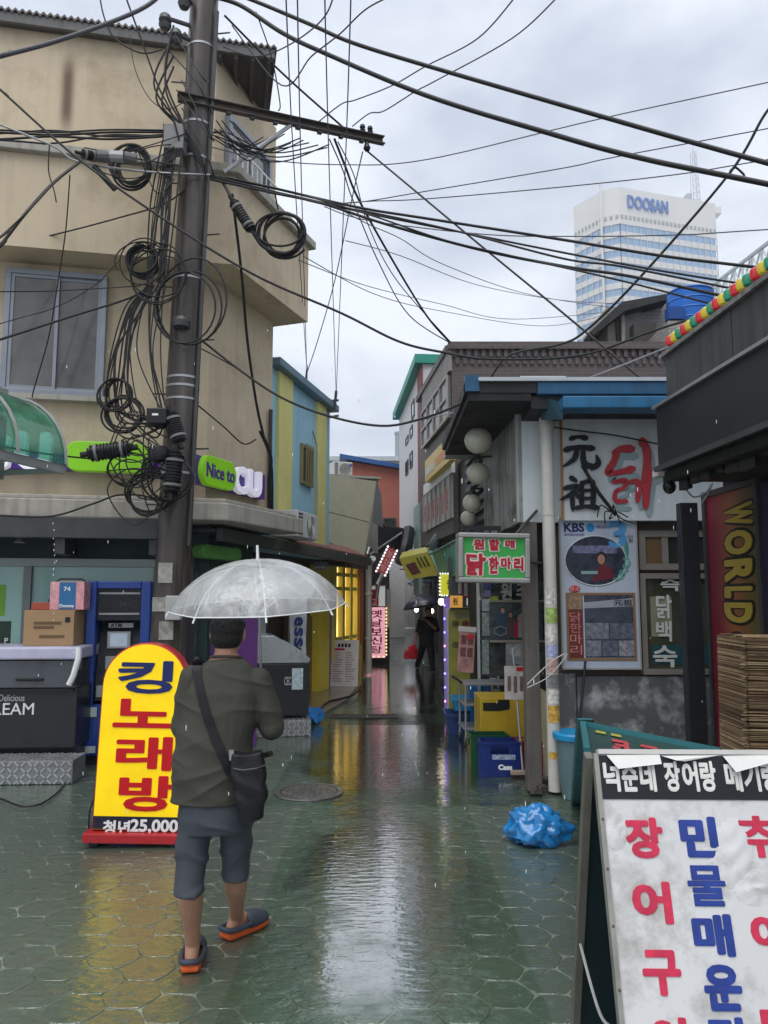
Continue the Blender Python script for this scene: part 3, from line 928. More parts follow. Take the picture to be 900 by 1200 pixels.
MB(FZ).tube([(x1 - .02, .0, zl + .39), (x1 - .01, -.02, zl + .3), (x1 - .05, -.03, zl + .12), (x1 - .09, -.03, zl + .03)], .03, 8).build('end_trim', WHITE, t_, smooth=True)
MB(FZ).box(0, x1 - .05, -.005, .02, zl - .045, zl - .01).build('seam', BLACK, t_)
xa, xb_ = FZ.hit(-62, 831)[0], FZ.hit(39, 831)[0]
za_, zb2 = FZ.hit(20, 838)[1], FZ.hit(20, 824)[1]
MB(FZ).text('ICE', xa, xa + (xb_ - xa) * .3, za_, zb2, .012, .01, .0).build('lettering', WHITE, t_)
MB(FZ).text('CREAM', xa + (xb_ - xa) * .37, xb_, za_, zb2, .012, .01, .0).build('lettering', WHITE, t_)
xa, xb_ = FZ.hit(-2, 820)[0], FZ.hit(28, 820)[0]
MB(FZ).text('Delicious', xa, xb_, FZ.hit(14, 822)[1], FZ.hit(14, 814)[1], .012, .01).build('lettering', mat('lettering_grey', (.4, .42, .44), .5), t_)

DIAM = mat('tread_plate', (.22, .225, .23), .4, var=.3, metal=.5); RIDGE = mat('tread_ridge', (.42, .43, .44), .35, var=.2, metal=.6)
xs1 = FZ.hit(86, 895, -.35)[0]


def tread_step(fr, x0, x1, y0, y1, z1, label):
    t = thing('tread_step', label, 'step', fr.w((x0 + x1) / 2, (y0 + y1) / 2, 0))
    MB(fr).box(x0, x1, y0, y1, .006, z1).build('plate', DIAM, t, bevel=.006)
    mb = MB(fr)
    nx, nz2 = int((x1 - x0) / .06), max(2, int(z1 / .05))
    for i in range(nx):
        for j in range(nz2):
            xx = x0 + (i + .5) * (x1 - x0) / nx; zz = (j + .5) * z1 / nz2
            a = R(45 if (i + j) % 2 else -45)
            mb.box(-.026, .026, -.009, .002, -.008, .008, Matrix.Translation((xx, y0, zz)) @ Matrix.Rotation(a, 4, 'Y'))
    ny = max(2, int((y1 - y0) / .06))
    for i in range(nx):
        for j in range(ny):
            xx = x0 + (i + .5) * (x1 - x0) / nx; yy = y0 + (j + .5) * (y1 - y0) / ny
            mb.box(-.026, .026, -.008, .008, -.002, .006, Matrix.Translation((xx, yy, z1)) @ Matrix.Rotation(R(45 if (i + j) % 2 else -45), 4, 'Z'))
    mb.build('tread_ridges', RIDGE, t, kind='stuff')
    return t


tread_step(FZ, 0, xs1, -.36, .0, .22, 'diamond tread metal step in front of chest freezer')

CARD = mat('cardboard', (.34, .22, .12), .8, var=.1, scale=8)
CARDP = mat('cardboard_print', (.14, .085, .045), .8)
x0, x1, z0, z1 = FZ.rect(27, 726, 86, 768, .15)
zt = zl + .402
t_ = thing('cardboard_box', 'brown printed cardboard box standing on the freezer lid', 'box', FZ.w((x0 + x1) / 2, .3, zt))
MB(FZ).box(x0, x1, .15, .5, zt, zt + (z1 - z0)).build('carton', CARD, t_, bevel=.004)
MB(FZ).box(x0 + .001, x1 - .001, .29, .35, zt + (z1 - z0), zt + (z1 - z0) + .002).build('tape', mat('tape', (.45, .33, .2), .3), t_)
MB(FZ).box(x1 - .09, x1 - .04, .145, .15, zt + .24, zt + .29).build('hand_hole', BLACK, t_)
hh = z1 - z0
for k, (a, b_, c_, d_) in enumerate(((.2, .75, .6, .68), (.2, .6, .48, .56), (.32, .82, .22, .3))):
    MB(FZ).box(x0 + (x1 - x0) * a, x0 + (x1 - x0) * b_, .147, .15, zt + hh * c_, zt + hh * d_).build('print_line', CARDP, t_)
x0b, x1b, z0b, z1b = FZ.rect(58, 692, 98, 725, .2)
zt2 = zt + hh + .003
t_ = thing('detergent_box', 'blue and pink detergent pack on top of the cardboard box', 'box', FZ.w((x0b + x1b) / 2, .35, zt2))
hb = z1b - z0b + .0
MB(FZ).box(x0b, x1b, .2, .4, zt2, zt2 + hb).build('pack', mat('pack_pink', (.62, .30, .33), .3, var=.3, scale=14), t_, bevel=.004)
MB(FZ).box(x0b + (x1b - x0b) * .27, x0b + (x1b - x0b) * .76, .197, .2, zt2 + .005, zt2 + hb - .005).build('print_panel', mat('pack_blue', (.03, .14, .32), .3), t_)
MB(FZ).text('74', x0b + (x1b - x0b) * .4, x0b + (x1b - x0b) * .6, zt2 + hb * .66, zt2 + hb * .82, .193, .003, .02).build('lettering', WHITE, t_)
MB(FZ).text('Downy', x0b + (x1b - x0b) * .3, x0b + (x1b - x0b) * .73, zt2 + hb * .05, zt2 + hb * .2, .193, .003, .03).build('lettering', WHITE, t_)
MB(FZ).tube([(x0b + .02, .3, zt2 + hb), (x0b + .06, .3, zt2 + hb + .03), (x1b - .06, .3, zt2 + hb + .03), (x1b - .02, .3, zt2 + hb)], .008, 6).build('handle', BLACK, t_)
x0c, x1c = FZ.hit(36, 720, .22)[0], x0b - .004
MB(FZ).box(x0c, x1c, .22, .42, zt2, zt2 + .075).build('flat_box', mat('box_rust', (.33, .07, .04), .5), label='flat rust red box beside the detergent pack', cat='box', bevel=.004)
# loose cord on the ground
pts = [G(0, 938), G(25, 947), G(48, 944), G(70, 928), G(83, 908)]

# ================================================================== UTILITY POLE
PB = P(190, 870, 7.9); PB.z = 0
PT = P(243, -60, 7.9)
POLEM = mat('pole_wet_concrete', (.045, .037, .031), .35, var=.35, scale=2.2, bump=.15, bscale=14, streak=.6, scol=(.13, .12, .11), coat=.25)
pole = thing('utility_pole', 'tall dark wet utility pole carrying a tangle of cables', 'utility pole', PB)


def pole_at(py):
    """centre of the pole at that picture height"""
    d = ray(220, py)
    zz = (CAMP + d * (PB.y / d.y)).z
    k = (zz - PB.z) / (PT.z - PB.z)
    return PB.lerp(PT, k)


mb = MB()
mb.tube([PB.lerp(PT, k / 12) for k in range(13)], .185, 22, True, .15)
mb.build('shaft', POLEM, pole, smooth=True)
for py in (445, 455, 470, 556, 150, 190, 330, 60):
    c = pole_at(py); k = (c.z) / PT.z
    r_ = .185 - .035 * k
    MB().tube([c - Vector((0, 0, .012)), c + Vector((0, 0, .012))], r_ + .006, 22).build('band', STEEL, pole, smooth=True)
# step bolts
for i in range(10):
    c = PB.lerp(PT, .30 + i * .065)
    s_ = 1 if i % 2 else -1
    MB().cyl(c + Vector((s_ * .15, 0, 0)), c + Vector((s_ * .31, -.02, 0)), .009, n=6).build('step_bolt', DKSTEEL, pole)
# stickers and notices
for py, dx, w_, h_ in ((672, -.02, .07, .1), (708, -.05, .08, .07), (738, .02, .07, .09)):
    c = pole_at(py)
    MB().box(c.x + dx - w_, c.x + dx + w_, c.y - .193, c.y - .16, c.z - h_, c.z + h_).build('notice', mat('torn_paper', (.30, .29, .26), .7, var=.5, scale=18), pole)
# grey meter box low on the pole and junction box high up
c = pole_at(178)
MB().box(c.x - .27, c.x - .06, c.y - .3, c.y - .12, c.z - .14, c.z + .14).build('junction_box', mat('grey_box', (.2, .2, .2), .6), pole, bevel=.01)
c = pole_at(712)
MB().box(c.x + .02, c.x + .17, c.y - .27, c.y - .17, c.z - .12, c.z + .12).build('meter_box', mat('pale_box', (.36, .37, .37), .5), pole, bevel=.01)
c = pole_at(385)
MB().lathe([(0, .05), (.08, .04), (.1, 0), (.09, -.06), (0, -.07)], c + Vector((.0, -.2, 0)), 14).build('cable_cap', DKSTEEL, pole, smooth=True)
# cross arm: steel channel running back to the right, with brace and insulators
ca0, ca1 = P(222, 116, 7.70), P(450, 165, 8.75)
dv = (ca1 - ca0).normalized()
CA = Fr(ca0, math.atan2(dv.y, dv.x), 0, -math.asin(dv.z))
La = (ca1 - ca0).length
t_ = MB(CA); t_.box(-.12, La, -.035, .035, .04, .048); t_.box(-.12, La, -.035, .035, -.048, -.04); t_.box(-.12, La, .027, .035, -.04, .04)
arm = t_.build('cross_arm', mat('arm_rust', (.10, .085, .075), .55, var=.3, metal=.4), pole)
for k in range(7):
    xx = .4 + k * .27
    MB(CA).box(xx, xx + .05, -.02, .034, -.075, -.049).build('clamp', DKSTEEL, arm)
b0 = P(262, 202, 7.9); b1 = CA.w(1.15, 0, -.05)
MB().tube([b0, b1], .022, 6).build('brace', STEEL, pole)
for xx in (La - .18, La - .28):
    MB(CA).lathe([(.012, .05), (.03, .055), (.035, .08), (.02, .095), (.035, .11), (.028, .14), (0, .145)], (xx, 0, 0), 10).build('insulator', BLACK, arm, smooth=True)
MB(CA).lathe([(.03, -.17), (.045, -.14), (.03, -.1), (.02, -.05)], (La - .24, 0, 0), 10).build('insulator', BLACK, arm, smooth=True)
# hardware at the very top: insulators and arms left of the shaft
c = pole_at(35)
for dx, dz in ((-.36, .0), (-.24, -.18), (-.16, .25)):
    MB().tube([c + Vector((-.1, -.05, dz)), c + Vector((dx, -.18, dz))], .025, 6).build('bracket', DKSTEEL, pole)
    MB().lathe([(0, -.12), (.05, -.1), (.07, -.05), (.045, -.03), (.07, 0), (.06, .05), (.03, .08), (0, .085)], c + Vector((dx, -.2, dz - .05)), 12).build('insulator', DKSTEEL, pole, smooth=True)
# conduit strapped along the pole
mb = MB()
mb.tube([pole_at(py) + Vector((.17, -.08, 0)) for py in (640, 560, 480, 400, 300, 200, 100, 20)], .022, 8)
mb.build('conduit', DKSTEEL, pole, smooth=True)


# ------------------------------------------------------------------ cables
def cr(pts, n=8):
    out = []
    m = len(pts)
    for i in range(m - 1):
        p0, p1, p2, p3 = pts[max(i - 1, 0)], pts[i], pts[i + 1], pts[min(i + 2, m - 1)]
        for k in range(n):
            t = k / n
            out.append(.5 * ((2 * p1) + (p2 - p0) * t + (2 * p0 - 5 * p1 + 4 * p2 - p3) * t * t + (3 * p1 - p0 - 3 * p2 + p3) * t ** 3))
    out.append(pts[-1])
    return out


PALEC = mat('pale_cable', (.30, .31, .34), .5, var=.1)
GREYC = mat('grey_cable', (.05, .05, .06), .45, var=.2)
GR = 'cables strung from the utility pole'


def cable(pix, r, label, m=None, group=None, name='cable', n=6):
    pts = [P(a, b_, c_) for a, b_, c_ in pix]
    if pix[-1][0] > 925: pts.append(pts[-1] + (pts[-1] - pts[-2]).normalized() * 7)      # runs on past the picture's edge
    if pix[0][0] < -9: pts.insert(0, pts[0] + (pts[0] - pts[1]).normalized() * 5)
    mb = MB(); mb.tube(cr(pts), r * 1.22, n)
    return mb.build(name, m or RUBBER, smooth=True, label=label, cat='cable', group=group, ang=80)


def ys(pix, y0, y1):
    """give evenly changing distances to a list of pixels"""
    n = len(pix)
    L = [0]
    for i in range(1, n): L.append(L[-1] + math.hypot(pix[i][0] - pix[i - 1][0], pix[i][1] - pix[i - 1][1]))
    return [(p[0], p[1], y0 + (y1 - y0) * l / L[-1]) for p, l in zip(pix, L)]


# two heavy power lines to the right
cable(ys([(262, -12), (303, 3), (367, 30), (413, 50), (500, 77), (700, 135), (830, 172), (960, 208)], 7.9, 5.5), .017, 'upper thick black power line sweeping from the pole top across the sky')
cable(ys([(250, -4), (283, 7), (330, 38), (380, 62), (500, 112), (640, 155), (750, 185), (960, 228)], 7.9, 5.5), .019, 'lower thick black power line sweeping from the pole top across the sky')
cable(ys([(429, 176), (470, 210), (560, 285), (660, 367), (755, 447)], 8.7, 7.0), .009, 'straight black cable from the cross arm tip down to the blue roof edge')
cable(ys([(930, 95), (897, 133), (855, 203), (750, 325), (687, 387), (655, 404), (596, 417), (566, 456), (540, 473), (493, 491), (447, 499), (387, 488), (330, 466), (280, 433), (228, 392)], 6.0, 8.0), .010, 'black cable dropping past the tower and sagging over the alley to the pole')
cable(ys([(862, 196), (867, 200), (872, 206), (866, 210), (858, 207), (856, 200), (862, 196)], 6.3, 6.3), .008, 'small loop of black cable hanging in the sky before the tower')
cable(ys([(-30, 80), (0, 105), (93, 187), (200, 262), (300, 323), (400, 367), (467, 400), (520, 413), (578, 421), (682, 416), (780, 383), (960, 330)], 6.6, 6.6), .009, 'long black cable sagging past the pole from the cream wall to the dark shop')
cable(ys([(790, 404), (676, 448), (612, 467), (520, 486), (470, 497)], 6.4, 10), .006, 'thin pale grey cable running below the blue roof toward the alley', PALEC)
# bundle leaving the pole to the right
bundle = [
    ([(246, 205), (310, 218), (370, 232), (430, 245), (500, 256), (660, 281), (785, 301), (960, 322)], .011),
    ([(246, 208), (310, 222), (372, 236), (430, 250), (520, 268), (660, 296), (767, 316), (873, 333), (960, 345)], .008),
    ([(246, 206), (320, 224), (374, 238), (440, 250), (540, 272), (660, 303), (727, 312), (857, 338)], .008),
    ([(247, 210), (320, 226), (376, 238), (450, 262), (560, 292), (660, 312), (740, 324), (857, 349)], .011),
    ([(247, 204), (330, 222), (378, 235), (440, 254), (520, 281), (600, 300), (720, 327), (838, 357)], .007),
]
for i, (pp, r_) in enumerate(bundle):
    cable(ys(pp, 7.8, 6.0), r_, 'black cable in the sagging bundle that leaves the pole toward the tower', group=GR)
cable(ys([(380, 235), (430, 262), (470, 280), (520, 310), (620, 345), (728, 362)], 7.4, 15.8), .005, 'thin cable branching off the bundle and sagging beneath it', GREYC)
for pp, lab in (([(246, 172), (313, 187), (400, 193), (500, 187), (700, 140), (930, 90)], 'thin violet grey wire rising across the cloud below the heavy lines'),
                ([(375, 238), (420, 237), (500, 224), (660, 197), (721, 184), (930, 145)], 'thin violet grey wire climbing just above the tower roof'),
                ([(380, 240), (430, 236), (500, 233), (660, 219), (804, 203), (930, 182)], 'thin violet grey wire passing just over the tower mast'),
                ([(380, 242), (430, 258), (560, 274), (660, 277), (804, 275), (930, 267)], 'thin dark wire crossing level in front of the tower windows'),
                ([(405, 282), (470, 300), (560, 334), (660, 352), (752, 357)], 'faint thin wire sagging low in front of the tower'),
                ([(355, 300), (440, 345), (520, 365), (640, 382), (722, 366)], 'faint thin wire low over the blue roofed alley building'),
                ([(350, 305), (430, 335), (520, 357), (600, 374), (720, 365)], 'faint thin wire running with its twin low above the alley roofs')):
    cable(ys(pp, 7.9, 15.8 if pp[-1][0] < 800 else 6.5), .0045, lab, GREYC)
# wires going up the alley to the small roof mast
for (xa, xb, ye, Ye) in ((334, 359.5, 432, 12.6), (348, 359.5, 434, 12.6), (380, 393.8, 460, 13.4), (412, 394, 462, 13.4)):
    cable([(xa, -30, 4.5), ((xa * .6 + xb * .4), 190, 7.0), (xb, ye, Ye)], .0045, 'thin violet wire running overhead down the alley to the roof mast', mat('violet_wire', (.10, .095, .17), .5), group='overhead wires down the alley')
cable([(258, 209, 7.8), (266, 222, 7.75), (272, 235, 7.7)], .014, 'short black tail joining the bundle to the ribbed closure')
cable([(296, 272, 7.72), (306, 287, 7.74), (318, 294, 7.75), (334, 297, 7.75)], .014, 'short black tail from the ribbed closure into the round coil')
cable([(322, 224, 7.6), (324, 236, 7.7), (326, 246, 7.74)], .007, 'thin tie holding the round coil to the bundle')
# drops from the cross arm
cable(ys([(263, 18), (330, 85), (403, 150)], 7.9, 8.55), .010, 'black cable slanting from the pole top to the cross arm')
cable(ys([(392, 163), (405, 196), (420, 233), (460, 305), (500, 370), (528, 402)], 8.5, 12), .013, 'double black cable falling from the cross arm to the brick building corner')
cable(ys([(386, 163), (402, 200), (414, 236), (445, 310), (480, 370), (531, 404)], 8.5, 12), .007, 'slimmer black cable falling beside the double cable from the cross arm')
cable(ys([(396, 166), (415, 206), (432, 265), (466, 330), (532, 405)], 8.5, 12), .006, 'thin black cable bowing between the falling cross arm cables')
cable(ys([(425, 178), (412, 235), (392, 330), (372, 400), (360, 436)], 8.7, 12.6), .006, 'thin black cable from the cross arm tip to the blue building', GREYC)
cable(ys([(373, 143), (400, 122), (417, 117), (460, 100), (500, 77), (560, 45), (605, -5)], 8.3, 6.5), .006, 'wavy thin grey wire rising from the cross arm under the heavy lines', GREYC)
cable(ys([(413, 148), (433, 133), (450, 130), (487, 107), (510, 95), (600, 45), (655, -5)], 8.5, 6.5), .006, 'second wavy thin grey wire rising from the cross arm to the sky', GREYC)
cable(ys([(395, -20), (380, 20), (340, 52), (300, 66), (262, 55)], 6.5, 7.9), .006, 'black wire looping from the pole top up out of sight', GREYC)
cable(ys([(300, 14), (318, 66), (328, 120), (326, 130)], 7.9, 8.2), .006, 'short black wire hanging from the pole top to the cross arm')
cable(ys([(272, 30), (330, 100), (365, 66), (398, 40), (430, 10), (470, -10)], 7.9, 7), .006, 'black wire dipping beside the roof corner and rising again')
# loops under the cross arm
rc = random.Random(21)
for i in range(13):
    xa = 252 + rc.uniform(-4, 20); xb = 300 + rc.uniform(0, 90)
    ya, yb = 150 + rc.uniform(-10, 20), 140 + .22 * (xb - 232) + rc.uniform(-6, 4)
    cable([(xa, ya, 7.8), ((xa + xb) / 2, max(ya, yb) + rc.uniform(4, 24), 8.0), (xb, yb, 8.3)], .006, 'slack black wire looped beneath the steel cross arm', group='slack wires under the cross arm')
# left side
cable(ys([(-30, 76), (0, 66), (60, 50), (127, 27), (170, 8), (195, -12)], 6.3, 7.7), .018, 'thick grey armoured cable rising across the roof edge', GREYC)
for i, (ya, yb, yc) in enumerate(((151, 155, 152), (154, 158, 155), (158, 153, 160), (165, 160, 163), (162, 168, 158))):
    cable(ys([(-30, ya), (60, yb), (130, yc), (205, 153 + i * 2)], 7.0, 7.75), .008 + .002 * (i % 2), 'black cable of the level bundle entering the pole along the ledge', group='level cable bundle along the ledge')
cable(ys([(-20, 138), (60, 170), (93, 190), (170, 201), (246, 205)], 6.9, 7.75), .009, 'bare silver messenger wire bowing into the pole', STEEL)
cable(ys([(-30, 318), (0, 288), (30, 250), (62, 215), (93, 190)], 6.4, 7.2), .012, 'black cable curving up from the window side to the clamp')
cable(ys([(-30, 300), (0, 278), (36, 244), (66, 212), (95, 189)], 6.4, 7.2), .007, 'thinner black cable running beside the curved one to the clamp')
cable(ys([(8, 288), (80, 271), (140, 255), (190, 240), (218, 222)], 8.1, 7.75), .007, 'thin black cable crossing the cream wall under the ledge')
cable(ys([(-30, 408), (0, 398), (80, 372), (150, 350), (174, 337)], 6.6, 7.7), .009, 'black cable crossing the window and meeting the coil')
cable(ys([(-20, 342), (60, 341), (165, 335)], 6.8, 7.7), .005, 'thin level wire crossing the top of the window')
cable(ys([(-20, 385), (60, 362), (110, 335), (140, 305)], 7.7, 7.8), .004, 'hair thin wire rising across the window corner')
cable(ys([(82, 205), (77, 270), (68, 330), (57, 395), (40, 455), (38, 466)], 7.7, 8.1), .006, 'thin black wire hanging down before the window')
cable(ys([(58, 170), (57, 200), (63, 222), (66, 237)], 7.6, 7.6), .006, 'short cut cable end dangling next to the silver clamps')
cable(ys([(272, 227), (283, 320), (290, 400), (300, 470), (308, 507), (318, 545), (319, 604)], 7.9, 9.7), .014, 'heavy black cable dropping down the canted cream wall')
cable(ys([(305, 505), (317, 535), (315, 565), (316, 606)], 9.0, 9.6), .02, 'thick black cable bundle beside the downpipe on the canted wall')
cable(ys([(226, 470), (262, 500), (285, 520), (300, 515)], 7.85, 8.9), .007, 'short black cable bowing from the pole to the canted wall')
cable(ys([(229, 405), (275, 430), (297, 445)], 7.85, 8.9), .006, 'short thin cable from the pole to the canted wall')
cable(ys([(120, 480), (160, 487), (190, 500)], 8.05, 7.8), .006, 'thin black cable on the wall below the window corner')
cable(ys([(0, 604), (60, 605), (110, 590), (140, 580), (175, 583), (195, 600)], 7.55, 7.7), .008, 'black cable lying along the concrete shop ledge')
cable([(-10, 520, 6), (40, 530, 6.5), (100, 537, 7.4), (112, 537, 7.45)], .007, 'black cable passing behind the green awning into the splice closure')
pts = [G(a, b_) + Vector((0, 0, .016)) for a, b_ in ((-20, 935), (0, 938), (25, 947), (48, 944), (68, 930), (80, 914))]
MB().tube(cr(pts), .008, 6).build('power_cord', RUBBER, smooth=True, label='thin black power cord lying on the wet ground near the step', cat='cord')
# vertical runs on the shop side of the pole and the fan below them
for i in range(17):
    x0 = 198 + rc.uniform(-6, 16); x1 = 180 + rc.uniform(-10, 16); xm = (x0 + x1) / 2 + rc.uniform(-9, 9)
    cable([(x0, 145 + rc.uniform(0, 25), 7.62), (xm, 240 + rc.uniform(-20, 20), 7.6), (x1, 330 + rc.uniform(-6, 8), 7.6)], .0055 + .002 * (i % 3), 'black cable in the vertical run down the shop side of the pole', group='vertical cables beside the pole')
for i in range(13):
    x0 = 178 + rc.uniform(-6, 8); x1 = 124 + rc.uniform(0, 34); x2 = x1 + rc.uniform(-6, 12)
    cable([(x0, 334, 7.6), ((x0 + x1) / 2 - 6, 365 + rc.uniform(-8, 14), 7.6), (x1, 430 + rc.uniform(-20, 20), 7.6), (x2, 478 + rc.uniform(-8, 20), 7.6), (x2 + rc.uniform(20, 45), 505 + rc.uniform(-15, 10), 7.55), (194, 492 + rc.uniform(-6, 10), 7.55)], .006 + .002 * (i % 2), 'black cable of the fan spreading below the coils to the splice closures', group='fan of cables below the coils')
for i in range(6):
    x0 = 180 + rc.uniform(-6, 16); x1 = 188 + rc.uniform(-10, 8)
    cable([(x0, 335, 7.6), (x0 - 12 + rc.uniform(-4, 20), 410, 7.58), (x1, 480 + rc.uniform(-6, 10), 7.55)], .006, 'black cable hanging straight from the coils beside the pole', group='straight hanging cables beside the pole')
for i in range(5):
    cable([(203 + rc.uniform(-6, 2), 30 + 12 * i, 7.65), (192 + rc.uniform(-12, 4), 90 + 8 * i, 7.6), (214 + rc.uniform(-5, 4), 150, 7.65), (240, 195 + 2 * i, 7.7)], .009, 'black cable hugging the upper pole above the cross arm', group='cables on the upper pole')
for i in range(8):
    xa = rc.uniform(95, 190); ya = rc.uniform(158, 200); xb = 205 + rc.uniform(-5, 20); yb = 150 + rc.uniform(0, 70)
    cable([(xa, ya, 7.4), ((xa + xb) / 2, max(ya, yb) + rc.uniform(-16, 24), 7.5), (xb, yb, 7.62)], .005, 'slack thin wire drooping between the clamps and the pole', group='slack wires by the clamps')
for i in range(6):
    xa = 205 + rc.uniform(-8, 10); ya = rc.uniform(20, 130)
    cable([(xa, ya, 7.65), (xa + rc.uniform(20, 44), ya + rc.uniform(10, 60), 7.55), (246 + rc.uniform(-6, 6), ya + rc.uniform(50, 90), 7.7)], .006, 'black wire wound round the front of the upper pole', group='wires wound on the pole')
cable(ys([(116, -10), (122, 20), (135, 45), (165, 62), (190, 58)], 7.5, 7.6), .007, 'black wire drooping under the roof edge on the shop side of the pole')
cable(ys([(145, -10), (165, 45), (185, 100), (200, 130), (210, 165)], 7.4, 7.6), .008, 'black cable falling steeply from the roof to the pole')
cable(ys([(152, 40), (158, 80), (175, 115), (196, 128), (215, 120)], 7.7, 7.6), .004, 'thin wire sagging in front of the upper cream wall')


def coil(px, py, Y, rad, turns, r, label, tilt=0.0, seed=0):
    c = P(px, py, Y); rr = random.Random(seed)
    pts = []
    n = 26
    ph = rr.uniform(0, 6)
    ex, ez, ox, oz = 1, 1, 0, 0
    for i in range(turns * n + 1):
        a = 2 * math.pi * i / n + ph
        if i % n == 0:
            ex, ez, ox, oz = rr.uniform(.70, 1.12), rr.uniform(.74, 1.14), rr.uniform(-.16, .16) * rad, rr.uniform(-.2, .1) * rad
            if i == 0: pe = (ex, ez, ox, oz)
        k = (i % n) / n
        s_ = [pe[q] * (1 - k) + (ex, ez, ox, oz)[q] * k for q in range(4)]
        if i % n == n - 1: pe = (ex, ez, ox, oz)
        pts.append(c + Vector((s_[2] + rad * s_[0] * math.cos(a), .012 * math.sin(a * .37 + seed) + i * .0007, s_[3] + rad * s_[1] * math.sin(a))))
    MB().tube(pts, r * 1.25, 6).build('cable_coil', RUBBER, smooth=True, label=label, cat='cable coil', ang=80)


coil(153, 189, 7.55, .20, 6, .011, 'thick coil of black cable hung behind the silver clamps on the ledge', seed=1)
coil(331, 270, 7.75, .235, 7, .010, 'round coil of black cable hanging in the air on the alley side of the pole', seed=2)
coil(165, 303, 7.58, .17, 6, .009, 'small coil of black cable on the shop side of the pole at the upper storey', seed=3)
coil(222, 352, 7.6, .42, 3, .008, 'wide loose coil of black cable looped around the pole front', seed=4)
coil(163, 306, 7.56, .24, 2, .006, 'loose outer loop of thin cable around the small coil', seed=5)
coil(143, 482, 7.56, .19, 5, .009, 'coil of black cable hanging beside the shop sign', seed=6)
coil(176, 575, 7.52, .24, 5, .008, 'loose coil of black cable over the concrete ledge by the pole', seed=7)
coil(150, 545, 7.5, .2, 2, .007, 'loose loops of black cable hanging across the lime sign', seed=8)
for i in range(12):
    xa = 192 + rc.uniform(-8, 10); ya = 500 + rc.uniform(0, 70); xb = xa - rc.uniform(15, 75); yb = 560 + rc.uniform(-50, 45)
    cable([(xa, ya, 7.5), ((xa + xb) / 2 - 8, min(ya, yb) - rc.uniform(0, 25), 7.46), (xb, (ya + yb) / 2, 7.45), ((xa + xb) / 2, max(ya, yb) + rc.uniform(0, 20), 7.47), (xa + rc.uniform(-6, 10), yb + rc.uniform(-20, 20), 7.52)], .0055, 'stray black cable loop around the lower splice closures', group='stray loops at the closures')
coil(135, 462, 7.54, .17, 4, .008, 'coil of black cable beside the window corner above the lime sign', seed=10)
coil(185, 318, 7.55, .3, 3, .007, 'loose tall loops of cable between the upper coils and the pole', seed=11)
coil(196, 555, 7.5, .26, 3, .008, 'drooping loops of black cable under the splice closures', seed=9)


def closure(a, b_, r, label, mname='closure'):
    p0, p1 = P(*a), P(*b_)
    t = thing('splice_closure', label, 'splice closure', p0.lerp(p1, .5))
    n = 13
    L = (p1 - p0).length
    prof_r = []
    pts = []
    m = 4 * n
    for i in range(m + 1):
        k = i / m
        pts.append(p0.lerp(p1, k))
        prof_r.append(r * (.86 + (.14 if (i % 4) < 2 else 0)) * (1 if .04 < k < .96 else .7))
    MB().tube(pts, prof_r, 16).build('body', mat('closure_plastic', (.012, .012, .014), .3, var=.2), t, smooth=True, ang=50)
    for k in (.2, .8):
        c = p0.lerp(p1, k); d = (p1 - p0).normalized() * .012
        MB().tube([c - d, c + d], r * 1.06, 16).build('clamp_band', mat('band_grey', (.16, .16, .16), .5), t, smooth=True)
    d = (p1 - p0).normalized()
    MB().tube([p0 - d * .07, p0], r * .35, 10).build('end_seal', BLACK, t)
    MB().tube([p1, p1 + d * .07], r * .35, 10).build('end_seal', BLACK, t)
    return t


closure((103, 532, 7.45), (153, 525, 7.5), .085, 'long ribbed black splice closure lying across the lime sign')
closure((200, 484, 7.5), (211, 518, 7.5), .075, 'upper ribbed black splice closure strapped on the pole')
closure((206, 530, 7.5), (201, 578, 7.5), .085, 'lower ribbed black splice closure strapped on the pole')
closure((273, 236, 7.7), (295, 270, 7.72), .06, 'ribbed black splice closure with red tie on the alley side of the pole')
closure((96, 180, 7.2), (112, 184, 7.3), .05, 'short black splice closure on the ledge next to the silver clamps')
c = P(186, 532, 7.5)
MB().lathe([(0, -.09), (.09, -.07), (.11, 0), (.09, .07), (0, .09)], c, 16).build('splice_closure', MATS['closure_plastic'], smooth=True, label='round black splice housing between the ribbed closures', cat='splice closure')
p0 = P(174, 489, 7.5)
t_ = thing('splice_box', 'black square splice box with a white tag beside the pole', 'splice box', p0)
MB().box(p0.x, p0.x + .2, p0.y - .08, p0.y + .08, p0.z - .08, p0.z + .08).build('housing', MATS['closure_plastic'], t_, bevel=.012)
MB().box(p0.x + .06, p0.x + .12, p0.y - .084, p0.y - .08, p0.z + .0, p0.z + .02).build('tag', WHITE, t_)
t_ = thing('cable_clamp', 'pair of silver cable clamps with dark ends on the wire', 'clamp', P(137, 186, 7.3))
for a, b_ in (((113, 183, 7.25), (127, 184, 7.3)), ((129, 183, 7.3), (145, 184, 7.32)), ((146, 184, 7.32), (160, 187, 7.35))):
    MB().tube([P(*a), P(*b_)], .055, 10).build('clamp', mat('clamp_grey', (.30, .30, .31), .5, metal=.3) if a[0] == 129 else mat('clamp_dark', (.10, .10, .105), .5), t_)
MB().tube([P(110, 195, 7.3), P(135, 222, 7.35)], .03, 8).build('hook', BLACK, t_)

